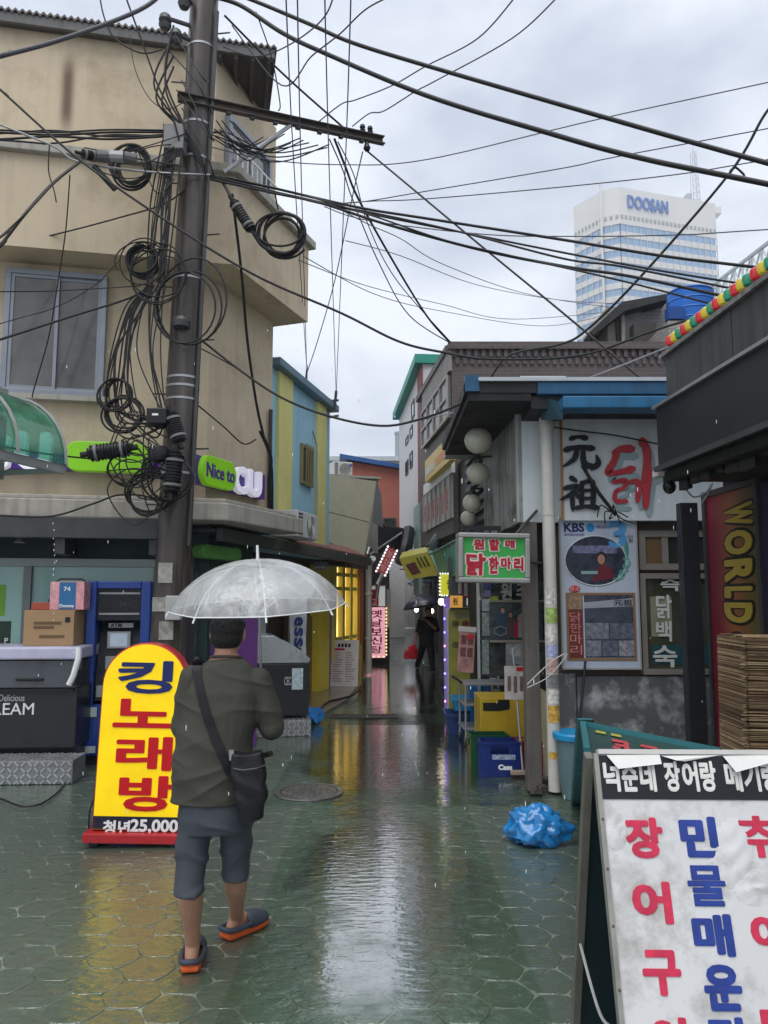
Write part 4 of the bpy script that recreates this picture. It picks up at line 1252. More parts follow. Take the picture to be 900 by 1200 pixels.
# ================================================================== LEFT SIDE OF THE ALLEY
SKYB = mat('sky_blue_render', (.31, .54, .66), .75, var=.08, scale=2, streak=.25, scol=(.12, .22, .28))
YEL = mat('pale_yellow_paint', (.66, .62, .24), .6, var=.08, streak=.2, scol=(.4, .36, .12))
FB = wallfr(P(316, 550, 10.9), P(386, 550, 13.7))
LB = FB.hit(386, 550)[0]
zt = FB.hit(352, 456)[1]
t_ = thing('blue_building', 'sky blue two storey building with pale yellow pilasters on the alley', 'building', FB.w(LB / 2, 1, 0))
MB(FB).box(0, LB, 0, 3, 2.42, zt).build('wall', SKYB, t_)
MB(FB).box(0, LB, .7, 3, 0, 2.418).build('ground_floor', mat('shop_brown', (.10, .075, .05), .7), t_)
MB(FB).box(-.05, LB + .06, -.16, 3.05, zt + .002, zt + .12).build('roof_edge', mat('blue_grey_flashing', (.12, .20, .27), .5, var=.2), t_, bevel=.01)
for a, b_ in ((330, 346), (376, 385.5)):
    x0, x1 = FB.hit(a, 550, -.1)[0], FB.hit(b_, 550, -.1)[0]
    MB(FB).box(x0, x1, -.05, -.002, 2.42, zt - .004).build('pilaster', YEL, t_)
x0, x1, z0, z1 = FB.rect(351, 523, 364, 569)
w_ = MB(FB).frame(x0, x1, z0, z1, .05, -.05, .0).build('window', mat('olive_frame', (.22, .2, .1), .5), t_)
MB(FB).box(x0 + .052, x1 - .052, -.025, -.002, z0 + .052, z1 - .052).build('pane', mat('dark_pane', (.03, .035, .03), .1, coat=.6), w_)
for k in range(4):
    xx = x0 + (x1 - x0) * (k + 1) / 5
    MB(FB).box(xx - .008, xx + .008, -.09, -.07, z0 - .02, z1 + .02).build('grille_bar', MATS['olive_frame'], w_)
# thin conduits on the blue wall
MB(FB).tube([(FB.hit(367, 500, -.06)[0], -.05, z1 + .3), (FB.hit(372, 500, -.06)[0], -.05, z1 + .1), (FB.hit(373, 500, -.06)[0], -.05, z0 - .6)], .012, 6).build('conduit', STEEL, t_)
# roof mast
m0 = P(364, 462, 12.6); m1 = P(392, 470, 13.4)
t_ = thing('roof_mast', 'thin steel wire mast with short crossbars on the blue roof', 'mast', Vector((m1.x, m1.y, zt)))
MB().cyl(Vector((m1.x, m1.y, zt - .05)), P(394, 458, 13.4), .025, n=8).build('post', DKSTEEL, t_)
MB().cyl(P(379, 470, 13.4), P(397, 469, 13.4), .02, n=6).build('crossbar', DKSTEEL, t_)
MB().cyl(P(386, 489, 13.4), P(397, 487, 13.4), .02, n=6).build('crossbar', DKSTEEL, t_)
MB().cyl(P(358, 455, 12.6), P(360, 428, 12.6), .03, .01, n=8).build('spike', DKSTEEL, t_)


def ac_unit(fr, x0, x1, z0, z1, d0, d1, label, side=False):
    t = thing('air_conditioner', label, 'air conditioner', fr.w((x0 + x1) / 2, (d0 + d1) / 2, z0))
    MB(fr).box(x0, x1, d0, d1, z0, z1).build('casing', mat('ac_white', (.55, .56, .55), .5, var=.1, streak=.3), t, bevel=.012)
    cx, cz, r_ = x0 + (x1 - x0) * .6, (z0 + z1) / 2, min(z1 - z0, x1 - x0) * .40
    rot = Matrix.Translation((cx, d0 - .004, cz)) @ Matrix.Rotation(R(90), 4, 'X')
    MB(fr).lathe([(0, .0), (r_, .0), (r_, .012), (0, .012)], (0, 0, -.01), 24, rot).build('fan_opening', mat('ac_dark', (.06, .06, .06), .6), t)
    for q in range(5):
        rr = r_ * (q + 1) / 5
        MB(fr).tube([(cx + rr * math.cos(a), d0 - .018, cz + rr * math.sin(a)) for a in [2 * math.pi * i / 20 for i in range(21)]], .006, 5).build('grille_ring', MATS['ac_white'], t)
    for q in range(7):
        zz = z0 + (z1 - z0) * (q + 1) / 8
        MB(fr).box(x0 + .03, x0 + (x1 - x0) * .22, d0 - .006, d0, zz - .01, zz + .01).build('louvre', MATS['ac_dark'], t)
    return t


x0, x1, z0, z1 = FB.rect(349, 601, 373, 631, -.55)
ac_unit(FB, x0, x1, z0, z1, -.55, -.15, 'white air conditioner outdoor unit on the ledge of the blue building')

# long grey shop canopy with rusty tiles on top
c0, c1 = P(258, 617, 8.75), P(434, 657, 15.6)
FCN = wallfr(c0, c1)
LCn = (c1 - c0).to_2d().length
zc = (c0.z + c1.z) / 2
t_ = thing('shop_canopy', 'long dark grey shop canopy along the blue building side', 'canopy', FCN.w(LCn / 2, .4, zc))
MB(FCN).box(0, LCn, -.03, .05, zc - .13, zc + .02).build('front_beam', mat('canopy_grey', (.075, .078, .08), .5, var=.15, metal=.2), t_, bevel=.008)
MB(FCN).box(0, LCn, .052, 1.25, zc - .03, zc + .01).build('deck', DKSTEEL, t_)
for k in range(7):
    xx = .4 + k * (LCn - .8) / 6
    MB(FCN).box(xx - .03, xx + .03, .052, 1.2, zc - .1, zc - .032).build('rafter', DKSTEEL, t_)
TILE = mat('rust_tile', (.17, .07, .055), .7, var=.3, scale=9)
a_, b_ = FCN.hit(352, 640)[0], LCn
n_ = 14
for i in range(n_):
    xa = a_ + (b_ - a_) * i / n_; xb = a_ + (b_ - a_) * (i + 1) / n_ - .012
    MB(FCN).add([(xa, .05, zc + .022), (xb, .05, zc + .022), (xb, .45, zc + .2), (xa, .45, zc + .2), (xa, .05, zc + .055), (xb, .05, zc + .055), (xb, .45, zc + .235), (xa, .45, zc + .235)],
               [(0, 3, 2, 1), (4, 5, 6, 7), (0, 1, 5, 4), (1, 2, 6, 5), (2, 3, 7, 6), (3, 0, 4, 7)]).build('tile', TILE, t_)

# yellow framed shop front
FY = wallfr(P(340, 740, 12.9), P(426, 740, 17.0))
LY = FY.hit(426, 740)[0]
t_ = thing('yellow_shop', 'narrow shop front with yellow posts and glazed frames', 'shop', FY.w(LY / 2, 1, 0))
MB(FY).box(-1.0, LY, .3, 2.5, .055, 2.6).build('wall', mat('shop_brown', (.10, .075, .05), .7), t_)


def fyb(name, a, b_, y0, y1, d0, d1, m, zz=None):
    x0, x1, z0, z1 = FY.rect(a, y0, b_, y1, d0)
    if zz is not None: z0 = zz
    return MB(FY).box(x0, x1, d0, d1, z0, z1).build(name, m, t_)


YPOST = mat('yellow_post', (.78, .62, .06), .4, var=.08)
fyb('door', 355, 374, 722, 795, .1, .28, mat('brown_door', (.16, .12, .075), .4, coat=.3), .06)
fyb('post', 375, 386, 655, 792, -.05, .15, YPOST, .056)
fyb('post', 346, 352, 655, 792, .0, .2, mat('brown_door', (0, 0, 0)), .056)
fyb('poster_strip', 387, 392, 700, 795, .05, .1, mat('poster_lilac', (.35, .25, .32), .5, var=.5, scale=16), .06)
WARM = mat('warm_lit_pane', (.75, .55, .22), .3, var=.45, scale=3.5, emis=.85)
for a, b_ in ((393, 402), (403, 411), (412, 420)):
    fyb('pane', a, b_, 660, 796, .12, .14, WARM, .3)
YF = mat('yellow_frame', (.72, .64, .15), .45, var=.1)
for a in (392, 402, 411, 419):
    fyb('mullion', a - .2, a + 2.4, 655, 798, .0, .11, YF, .056)
for y_ in (672, 688, 745):
    fyb('transom', 392.5, 421, y_, y_ + 4, .02, .09, YF)
fyb('edge_post', 421.5, 426, 655, 798, -.04, .2, mat('orange_post', (.45, .16, .04), .5), .056)
fyb('lower_panel', 393, 420, 775, 796, .05, .115, YF, .06)
MB(FY).box(-1.5, LY, -.1, .28, 2.36, 2.5).build('fascia', mat('shop_fascia_dark', (.05, .045, .04), .6), t_)
# small security lamp under the canopy
p0 = P(376, 664, 13.5)
t_ = thing('wall_lamp', 'small grey floodlight hanging under the shop canopy', 'lamp', p0)
MB(Fr(p0, 0, R(-20))).box(-.12, .12, -.1, .06, -.06, .06).build('housing', STEEL, t_, bevel=.015)
MB().cyl(p0, p0 + Vector((0, .05, .25)), .015, n=6).build('stem', STEEL, t_)

# vertical cloth banner with blue lettering
p0 = P(349, 770, 12.0)
FV = Fr((p0.x, p0.y, 0), R(20))
t_ = thing('cloth_banner', 'white upright cloth banner with slanting blue letters beside display freezer', 'banner', FV.w(0, 0, .055))
zt_, zb_ = FV.hit(349, 700)[1], FV.hit(349, 790)[1]
rings = []
for k in range(9):
    zz = zb_ + (zt_ - zb_) * k / 8
    off = .02 * math.sin(k * 1.3)
    rings.append([(-.13, off, zz), (.13, -off, zz), (.13, -off + .006, zz), (-.13, off + .006, zz)])
MB(FV).loft(rings).build('cloth', mat('banner_cloth', (.62, .64, .66), .7), t_)
MB(FV).cyl((-.145, 0, .055), (-.145, 0, zt_ + .05), .012, n=8).build('pole', STEEL, t_)
MB(FV).box(-.3, .05, -.12, .12, .055, .1).build('base', BLACK, t_)
mb = MB(FV)
for i, ch in enumerate('essel'):
    h = (zt_ - zb_) * .13
    zc2 = zt_ - .3 - i * h * 1.05
    mb.text(ch, -.07, .07, zc2 - h * .9, zc2, -.03, .004, .03, rot=R(-90))
mb.build('lettering', mat('banner_blue', (.03, .06, .22), .5), t_)

# display freezer facing the alley, with glass top case
FD = Fr((P(300, 800, 9.8).x, 9.8, 0), R(-2))
q0 = G(333, 838); q1 = G(361, 842)
FD = Fr((q0.x, q0.y - .05, 0), math.atan2(q1.y - q0.y + .05, q1.x - q0.x))
FD = Fr((P(331, 830, 10.05).x, 10.05, 0), R(12))
W = FD.hit(362, 800)[0]
t_ = thing('display_freezer', 'black ice cream display freezer with silver sloping top and glass case', 'freezer', FD.w(-.2, .4, 0))
z_b, z_f, z_k = .24, FD.hit(347, 777)[1], FD.hit(325, 752)[1] + .08
prof = [(-.95, z_b), (W, z_b), (W, z_f), (W - .03, z_f + .03), (-.32, z_k), (-.95, z_k)]
# side profile runs along x (deep side to the left), extruded along y
MB(FD).box(-.95, W, .0, .75, z_b, z_f).build('body', FZD, t_, bevel=.015)
MB(FD).prism([(-.95, z_f + .003), (W, z_f + .003), (W + .02, z_f + .05), (W - .06, z_f + .12), (-.12, z_k), (-.95, z_k)], -.01, .76).build('top', mat('silver_top', (.36, .38, .39), .3, metal=.5), t_, bevel=.012)
sl = Vector((-.12 - (W - .06), 0, z_k - (z_f + .12))); sl.normalize()
ang_ = math.atan2(z_k - (z_f + .12), (W - .06) + .12)
for k in range(2):
    M_ = Matrix.Translation((W - .08, .08 + k * .33, z_f + .132)) @ Matrix.Rotation(ang_, 4, 'Y')
    MB(FD).box(-.30, 0, 0, .28, .0, .012, M_).build('glass_lid', mat('freezer_lid_pale', (.35, .38, .40), .08, coat=1), t_)
    MB(FD).box(-.05, -.02, .08, .2, .012, .03, M_).build('handle', BLACK, t_)
cs_ = MB(FD).box(-.85, -.2, .05, .7, z_k, z_k + .03).build('glass_case', STEEL, t_)
GL = glass_mat('case_glass', (.75, .82, .8), .6, .03, .12)
MB(FD).box(-.84, -.21, .055, .06, z_k + .031, z_k + .36).build('pane', GL, cs_)
MB(FD).box(-.215, -.21, .065, .69, z_k + .031, z_k + .36).build('pane', GL, cs_)
for xx in (-.84, -.21):
    MB(FD).box(xx - .012, xx + .012, .04, .064, z_k + .03, z_k + .37).build('corner_post', BLACK, cs_)
MB(FD).box(-.86, -.19, .04, .71, z_k + .372, z_k + .40).build('case_top', BLACK, cs_)
for k in range(5):
    MB(FD).box(-.8 + k * .11, -.72 + k * .11, .2, .5, z_k + .032, z_k + .16 + .03 * (k % 3)).build('packet', mat('packet_%d' % (k % 3), ((.5, .12, .08), (.55, .4, .12), (.2, .3, .16))[k % 3], .4), cs_)
x0, x1, z0, z1 = FD.rect(342, 783, 355, 808)
MB(FD).box(x0, x1, -.006, -.001, z0, z1).build('sticker', mat('sticker_pale', (.42, .52, .56), .4, var=.4, scale=25), t_)
x0, x1, z0, z1 = FD.rect(333, 793, 341, 803)
MB(FD).text('CEC', x0, x1, z0, z1, -.004, .003, .02).build('lettering', mat('lettering_grey', (0, 0, 0)), t_)
FS = Fr(FD.w(0, 0, 0), R(12))
tread_step(FS, -1.0, W + .02, -.12, .8, .2, 'diamond tread metal step under the display freezer')
# purple panel behind the man
p0 = P(268, 760, 9.2)
MB(Fr((p0.x, p0.y, 0), R(15))).box(-.34, .34, 0, .06, 0, FD.hit(268, 722)[1] + .0).build('purple_panel', mat('deep_purple', (.11, .03, .17), .4), label='deep purple upright panel at the shop entrance', cat='panel', bevel=.01)

# crumpled blue tarp beside the step
rt = random.Random(5)


def crumple(c, rx, ry, rz, n, seed, jag=.22, flat=True):
    bm = bmesh.new(); bmesh.ops.create_icosphere(bm, subdivisions=n, radius=1)
    V = []
    for v in bm.verts:
        q = v.co.copy()
        k = 1 + jag * mnoise.noise(q * 2.1 + Vector((seed, 0, 0))) * 1.6 + jag * .7 * mnoise.noise(q * 5.3 + Vector((0, seed, 0)))
        zz = q.z * k * rz + rz * .8
        V.append((c[0] + q.x * k * rx, c[1] + q.y * k * ry, max(zz, 0) + c[2]))
    F = [[l.vert.index for l in f.loops] for f in bm.faces]
    bm.verts.index_update()
    bm.free()
    return V, F


c = G(368, 848)
V, F = crumple((c.x, c.y, 0.0), .12, .16, .12, 2, 9.1, .5)
MB().add(V, F).build('blue_tarp', mat('tarp_blue', (.03, .20, .55), .35, var=.15, coat=.3), label='small crumpled blue plastic sheet by the freezer step', cat='plastic sheet')
# short hose / debris next to it
pts = [G(a, b_) + Vector((0, 0, .02 + .055)) for a, b_ in ((374, 838), (384, 828), (400, 824), (416, 818), (424, 806))]
MB().tube(cr(pts), .018, 6).build('hose', BLACK, smooth=True, label='black hose lying along the edge of the raised pavement', cat='hose')

# menu board on the pavement
p0 = G(404, 804, .06)
FM = Fr((p0.x, p0.y, .056), R(-8), R(-8))
x0, x1, z0, z1 = FM.rect(387, 750, 420, 805)
t_ = thing('menu_board', 'white printed menu board leaning on the raised pavement', 'menu board', FM.w(0, 0, 0))
MB(FM).box(x0, x1, 0, .03, .0, z1).build('board', mat('menu_white', (.62, .60, .58), .5), t_)
for k in range(4):
    xx = x0 + .14 + k * (x1 - x0 - .28) / 4
    MB(FM).box(xx, xx + .045, -.003, 0, z1 - .135, z1 - .07).build('print_mark', BLACK, t_)
MB(FM).box(x0 + .03, (x0 + x1) / 2, -.003, 0, z1 - .2, z1 - .16).build('red_bar', RED, t_)
rm = random.Random(4)
mb = MB(FM)
for k in range(13):
    zz = z1 - .25 - k * .045
    for col_ in ((x0 + .05, (x0 + x1) / 2 - .02), ((x0 + x1) / 2 + .03, x1 - .05)):
        L_ = (col_[1] - col_[0]) * rm.uniform(.5, 1)
        mb.box(col_[0], col_[0] + L_, -.003, 0, zz, zz + .014)
mb.build('print_line', mat('menu_print', (.35, .16, .15), .6), t_, kind='stuff')
MB(FM).cyl(((x0 + x1) / 2 - .1, .03, z1 * .8), ((x0 + x1) / 2 - .1, .32, .01), .012, n=6).build('prop', STEEL, t_)
MB(FM).box(x1 + .02, x1 + .07, -.02, .1, 0, z1 * .9).build('side_post', mat('olive_post', (.25, .2, .03), .5), t_)

# big beige blank panel over the shop
pc = [P(383, 556, 15.9), P(441, 564, 16.3), P(427, 651, 16.1), P(382, 634, 15.8)]
nrm = (pc[1] - pc[0]).cross(pc[3] - pc[0]).normalized()
if nrm.y < 0: nrm = -nrm
t_ = thing('blank_panel', 'big beige blank sheet panel tilted above the yellow shop', 'panel', pc[3])
BEI = mat('beige_sheet', (.37, .365, .27), .6, var=.08, dirt=(.2, .18, .12), dirt_amt=.25, dscale=1.5)
mid0, mid1 = pc[0].lerp(pc[3], .56), pc[1].lerp(pc[2], .56)
gap = (pc[0] - pc[3]).normalized() * .008
for qs in ((pc[0], pc[1], mid1 + gap, mid0 + gap), (mid0 - gap, mid1 - gap, pc[2], pc[3])):
    V = list(qs) + [q + nrm * .1 for q in qs]
    MB().add(V, [(0, 1, 2, 3), (7, 6, 5, 4), (0, 4, 5, 1), (1, 5, 6, 2), (2, 6, 7, 3), (3, 7, 4, 0)]).build('sheet', BEI, t_)
for a, b_ in ((.15, .1), (.8, .1)):
    q = pc[0].lerp(pc[1], a).lerp(pc[3].lerp(pc[2], a), .3) + nrm * .1
    MB().cyl(q, q + Vector((0, 1.4, 0)), .03, n=6).build('support', DKSTEEL, t_)
# building block behind it, with white outdoor unit on top
p0, p1 = P(360, 600, 17.0), P(444, 600, 17.6)
FK = wallfr(p0, p1)
zk = FK.hit(410, 560)[1]
L_ = FK.hit(443, 600)[0]
t_ = thing('grey_block', 'plain grey rendered block behind the beige panel', 'building', FK.w(L_ / 2, 1.5, 0))
MB(FK).box(0, L_, 0, 5, 2.75, zk).build('wall', mat('grey_render', (.25, .25, .24), .8, streak=.3), t_)
MB(FK).box(0, FK.hit(424, 700)[0], .02, 5, 0, 2.748).build('ground_floor', mat('shop_brown', (0, 0, 0)), t_)
MB(FK).box(-.05, L_ + .05, -.05, 5.05, zk + .002, zk + .06).build('coping', CONC, t_)
x0, x1, z0, z1 = FK.rect(391, 543, 413, 560, .2)
t2 = ac_unit(FK, x0, x1, zk + .062, zk + .062 + (z1 - z0), .2, .55, 'white air conditioner unit with blue badge on the grey block roof')
MB(FK).ell((x0 + (x1 - x0) * .88, .19, zk + .062 + (z1 - z0) * .78), .045, .006, .03).build('badge', mat('badge_blue', (.03, .06, .4), .4), t2)

# terracotta building
FT = Fr((0, 25.5, 0), R(3))
x0, x1, z0, z1 = FT.rect(405, 548, 477, 665)
t_ = thing('terracotta_building', 'terracotta red building with sloping blue metal roof', 'building', FT.w((x0 + x1) / 2, 2, 0))
TER = mat('terracotta', (.40, .135, .10), .8, var=.06, streak=.15)
zl_, zr_ = FT.hit(405, 540)[1], FT.hit(477, 552)[1]
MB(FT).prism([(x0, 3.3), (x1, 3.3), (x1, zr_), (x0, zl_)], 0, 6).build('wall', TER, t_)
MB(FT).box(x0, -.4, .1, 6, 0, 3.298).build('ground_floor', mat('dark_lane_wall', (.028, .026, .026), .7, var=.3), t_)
xa = FT.hit(398, 540, -.2)[0]
MB(FT).prism([(xa, zl_ + .05), (x1 + .1, zr_ - .01 + .01), (x1 + .1, zr_ + .13), (xa, zl_ + .2)], -.25, 6.2).build('roof', mat('blue_metal_roof', (.03, .10, .28), .4), t_)
xw0, xw1, zw0, zw1 = FT.rect(449, 607, 464, 619)
w_ = MB(FT).frame(xw0, xw1, zw0, zw1, .05, -.04, .0).build('window', DKSTEEL, t_)
MB(FT).box(xw0 + .052, xw1 - .052, -.02, -.002, zw0 + .052, zw1 - .052).build('pane', MATS['dark_pane'], w_)
# pale roof and tank behind
FT2 = Fr((0, 34, 0))
x0, x1, z0, z1 = FT2.rect(386, 536, 474, 600)
t_ = thing('pale_hall', 'pale long low roofed hall behind the terracotta building', 'building', FT2.w((x0 + x1) / 2, 3, 0))
MB(FT2).box(x0, x1, 0, 6, 0, z1 - .2).build('wall', mat('pale_wall', (.5, .5, .5), .7), t_)
MB(FT2).box(x0 - .2, x1 + .2, -.3, 6.3, z1 - .198, z1).build('roof', mat('pale_roof', (.42, .46, .47), .5), t_)
x0, x1, z0, z1 = FT2.rect(463, 508, 474, 540, 2)
t_ = thing('roof_tank', 'grey upright ribbed roof tank on the pale hall', 'tank', FT2.w((x0 + x1) / 2, 2.2, z0))
MB(FT2).cyl(((x0 + x1) / 2, 2.3, z0 - .3), ((x0 + x1) / 2, 2.3, z1), (x1 - x0) / 2, n=16).build('shell', mat('tank_grey', (.28, .31, .34), .5), t_, smooth=True)
MB(FT2).cyl(((x0 + x1) / 2, 2.3, z1), ((x0 + x1) / 2, 2.3, z1 + .12), (x1 - x0) / 2 + .03, n=16).build('lid', MATS['tank_grey'], t_)

# ================================================================== FAR END: covered dark market lane
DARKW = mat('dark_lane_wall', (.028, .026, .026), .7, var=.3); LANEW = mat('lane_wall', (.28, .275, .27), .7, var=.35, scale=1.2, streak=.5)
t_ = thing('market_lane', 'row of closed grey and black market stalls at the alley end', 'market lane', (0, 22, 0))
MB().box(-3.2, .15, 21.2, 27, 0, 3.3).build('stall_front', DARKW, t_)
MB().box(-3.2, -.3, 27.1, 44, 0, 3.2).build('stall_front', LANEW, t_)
MB().box(1.75, 3.6, 20.4, 44, 0, 3.4).build('stall_front', LANEW, t_)
MB().box(-3.2, 3.6, 45, 45.3, 0, 3.9).build('end_wall', LANEW, t_)
for k in range(6):
    y_ = 22.5 + k * 3
    MB().box(1.69, 1.749, y_, y_ + 1.4, .0, 2.2).build('shutter', mat('grey_shutter_%d' % (k % 3), ((.3, .3, .29), (.10, .1, .1), (.24, .27, .3))[k % 3], .5), t_)
    MB().box(1.2, 1.749, y_ - .2, y_ + 1.7, 2.3 + .1 * (k % 2), 2.36 + .1 * (k % 2)).build('stall_awning', mat('stall_awning_%d' % (k % 3), ((.06, .2, .17), (.35, .33, .3), (.10, .16, .3))[k % 3], .5), t_)
# grey gable and wires over the lane
p0 = P(455, 640, 20.5)
t_ = MB(); V = [P(463, 668, 20.3), P(478, 655, 20.3), P(516, 645, 20.3), P(516, 690, 20.3), P(463, 690, 20.3)]
# black tarp canopy
ptc = [P(433, 650, 17.4), P(441, 614, 18.0), P(476, 621, 19.0), P(470, 645, 18.6)]
t_ = thing('tarp_canopy', 'black sagging tarp canopy hung over the lane entrance', 'canopy', ptc[0])
V = ptc + [q + Vector((0, .05, .04)) for q in ptc]
MB().add(V, [(0, 1, 2, 3), (7, 6, 5, 4), (0, 4, 5, 1), (1, 5, 6, 2), (2, 6, 7, 3), (3, 7, 4, 0)]).build('tarp', BLACK, t_)
MB().tube([ptc[0], ptc[2]], .025, 6).build('pole', STEEL, t_)
MB().tube([ptc[0] + Vector((-.05, 0, 0)), ptc[1]], .03, 6).build('pole', STEEL, t_)
MB().tube(cr([P(470, 660, 18.2), P(476, 640, 18.4), P(479, 622, 18.9)]), .16, 8).build('rolled_tarp', BLACK, t_, smooth=True)
# pale tarp roofs
t_ = thing('pale_tarp', 'pale grey plastic tarp draped between lane roofs', 'tarp', P(470, 660, 19.5))
ring = []
for k in range(7):
    a = k / 6
    ring.append([P(463 + 40 * a, 664 - 10 * a + 5 * math.sin(a * 6), 19.4), P(470 + 42 * a, 650 - 9 * a, 20.4)])
MB().loft(ring, closed=False, caps=False).build('sheet', mat('pale_tarp', (.34, .40, .44), .4), t_)
V = [P(441, 562, 16.5), P(447, 580, 17), P(449, 618, 17.4), P(436, 612, 16.6)]
V2 = V + [q + Vector((0, .04, 0)) for q in V]
MB().add(V2, [(0, 1, 2, 3), (7, 6, 5, 4), (0, 4, 5, 1), (1, 5, 6, 2), (2, 6, 7, 3), (3, 7, 4, 0)]).build('plastic_sheet', mat('grey_sheet', (.33, .36, .38), .4), label='grey plastic sheet hanging behind the beige panel edge', cat='plastic sheet')
MB().box(P(486, 680, 20.3).x, P(494, 680, 20.3).x + .1, 20.25, 20.35, P(490, 668, 20.3).z, P(490, 650, 20.3).z).build('blue_sheet', mat('light_blue_sheet', (.25, .45, .68), .4), label='light blue plastic sheet glimpsed under the lane roof', cat='plastic sheet')

# white downpipe
p0 = P(432, 760, 17.6)
t_ = thing('downpipe', 'white downpipe with elbow beside the white and red sign', 'pipe', Vector((p0.x, p0.y, .05)))
MB().tube([Vector((p0.x, p0.y, .05)), Vector((p0.x, p0.y, P(432, 662, 17.6).z)), P(437, 654, 17.4)], .075, 12).build('pipe', mat('pipe_white', (.5, .52, .52), .4), t_, smooth=True)
for zz in (.8, 1.8): MB().cyl((p0.x, p0.y, zz), (p0.x, p0.y, zz + .06), .09, n=12).build('joint', MATS['pipe_white'], t_)

BULB_Y = mat('bulb_warm', (.9, .75, .3), .3, emis=.6)
BULB_W = mat('bulb_white', (.9, .92, .95), .3, emis=.6)
# pink light box sign and white sign above
p0 = G(441, 777, .05)
FP = Fr((p0.x, p0.y, .056), R(4))
x0, x1, z0, z1 = FP.rect(429.5, 712, 451.5, 771)
PINK = mat('pink_panel', (.78, .38, .45), .4, var=.06, emis=.42)
t_ = thing('pink_sign', 'pink upright light box sign with red letters and yellow bulbs', 'sign', FP.w(0, .1, 0))
MB(FP).box(x0 - .01, x1 + .01, .03, .3, .0, z0).build('base', BLACK, t_)
MB(FP).box(x0, x1, .0, .28, z0 + .003, z1).build('panel', PINK, t_, bevel=.01)
MB(FP).vtext('옛날보신탕', x0 + .11, x1 - .08, z0 + .1, z1 - .05, -.008, .008, .02).build('lettering', mat('magenta_letter', (.5, .02, .12), .4), t_)
for k in range(14):
    zz = z0 + .08 + k * (z1 - z0 - .1) / 13
    MB(FP).ell((x1 + .03, .02, zz), .022, .022, .03, 8, 5).build('bulb', BULB_Y, t_)
for k in range(4):
    MB(FP).ell((x0 + .06 + k * (x1 - x0 - .1) / 3, -.01, z0 + .03), .022, .022, .022, 8, 5).build('bulb', BULB_Y, t_)
x0b, x1b, z0b, z1b = FP.rect(430, 686, 452, 711.5)
t_ = thing('white_sign', 'white and red box sign stacked above the pink sign', 'sign', FP.w(0, .2, z1 + .005))
MB(FP).box(x0b, x1b, .06, .26, z1 + .005, z1b).build('panel', mat('sign_white_lit', (.75, .75, .75), .4, emis=.15), t_)
MB(FP).frame(x0b - .02, x1b + .02, z1 + .004, z1b + .02, .03, .03, .058).build('rim', mat('rim_dark', (.08, .06, .06), .5), t_)
MB(FP).box(x0b + .05, x0b + .31, .052, .06, z1 + .03, z1b - .1).build('red_field', RED, t_)
MB(FP).text('고', x0b + .12, x0b + .27, z1 + .05, z1 + .22, .044, .008, .02).build('lettering', WHITE, t_)
# hanging cloth beside it
MB(FP).box(x1b + .03, x1b + .14, .1, .13, .9, z1b - .1).build('grey_cloth', mat('grey_cloth', (.36, .36, .36), .7), label='grey cloth hanging at the edge of the white sign', cat='cloth')

# tilted small red sign with bulbs
q = [P(453, 641, 17.8), P(463.5, 646, 17.8), P(452, 674, 17.6), P(443.5, 669, 17.6)]
ctr = (q[0] + q[1] + q[2] + q[3]) / 4
ax = (q[1] - q[0]).normalized(); up = (q[0] - q[3]).normalized()
ro_ = math.atan2(ax.z, ax.x)
FR_ = Fr(ctr, 0, 0, -ro_)
w_, h_ = (q[1] - q[0]).length / 2, (q[0] - q[3]).length / 2
t_ = thing('tilted_sign', 'small tilted red sign edged with white bulbs above the lane', 'sign', ctr)
MB(FR_).box(-w_, w_, 0, .12, -h_, h_).build('panel', mat('dusty_red', (.32, .05, .06), .5, emis=.12), t_)
MB(FR_).vtext('보신탕', -w_ * .5, w_ * .5, -h_ * .85, h_ * .85, -.008, .007, .015).build('lettering', mat('pink_letter', (.7, .45, .45), .5), t_)
for k in range(9):
    zz = -h_ + k * h_ / 4
    for xx in (-w_, w_): MB(FR_).ell((xx, -.01, zz), .025, .02, .03, 8, 5).build('bulb', BULB_W, t_)
MB(FR_).cyl((0, .1, h_), (0, .9, h_ + .1), .02, n=6).build('arm', DKSTEEL, t_)
MB().tube([P(448, 673, 17.7), P(443, 684, 17.6), P(441, 700, 17.8)], .05, 8).build('bent_pipe', STEEL, smooth=True, label='bent grey metal pipe under the tilted red sign', cat='pipe')

# lane lamps
LAMP = mat('lamp_glow', (1, .85, .6), .3, emis=4)
for px, py, Y in ((488, 714.5, 20.5), (506, 716, 20.5), (517, 705, 14.5)):
    c = P(px, py, Y)
    t_ = thing('bare_bulb', 'bare glowing light bulb hanging in the dark lane', 'light bulb', c, 'bare bulbs in the lane')
    MB().ell(c, .055, .055, .065, 12, 8).build('glass', LAMP, t_, smooth=True)
    MB().cyl(c + Vector((0, 0, .06)), c + Vector((0, 0, .14)), .025, n=8).build('socket', BLACK, t_)
    MB().cyl(c + Vector((0, 0, .14)), Vector((c.x, c.y, 3.4)), .006, n=5).build('cord', BLACK, t_)

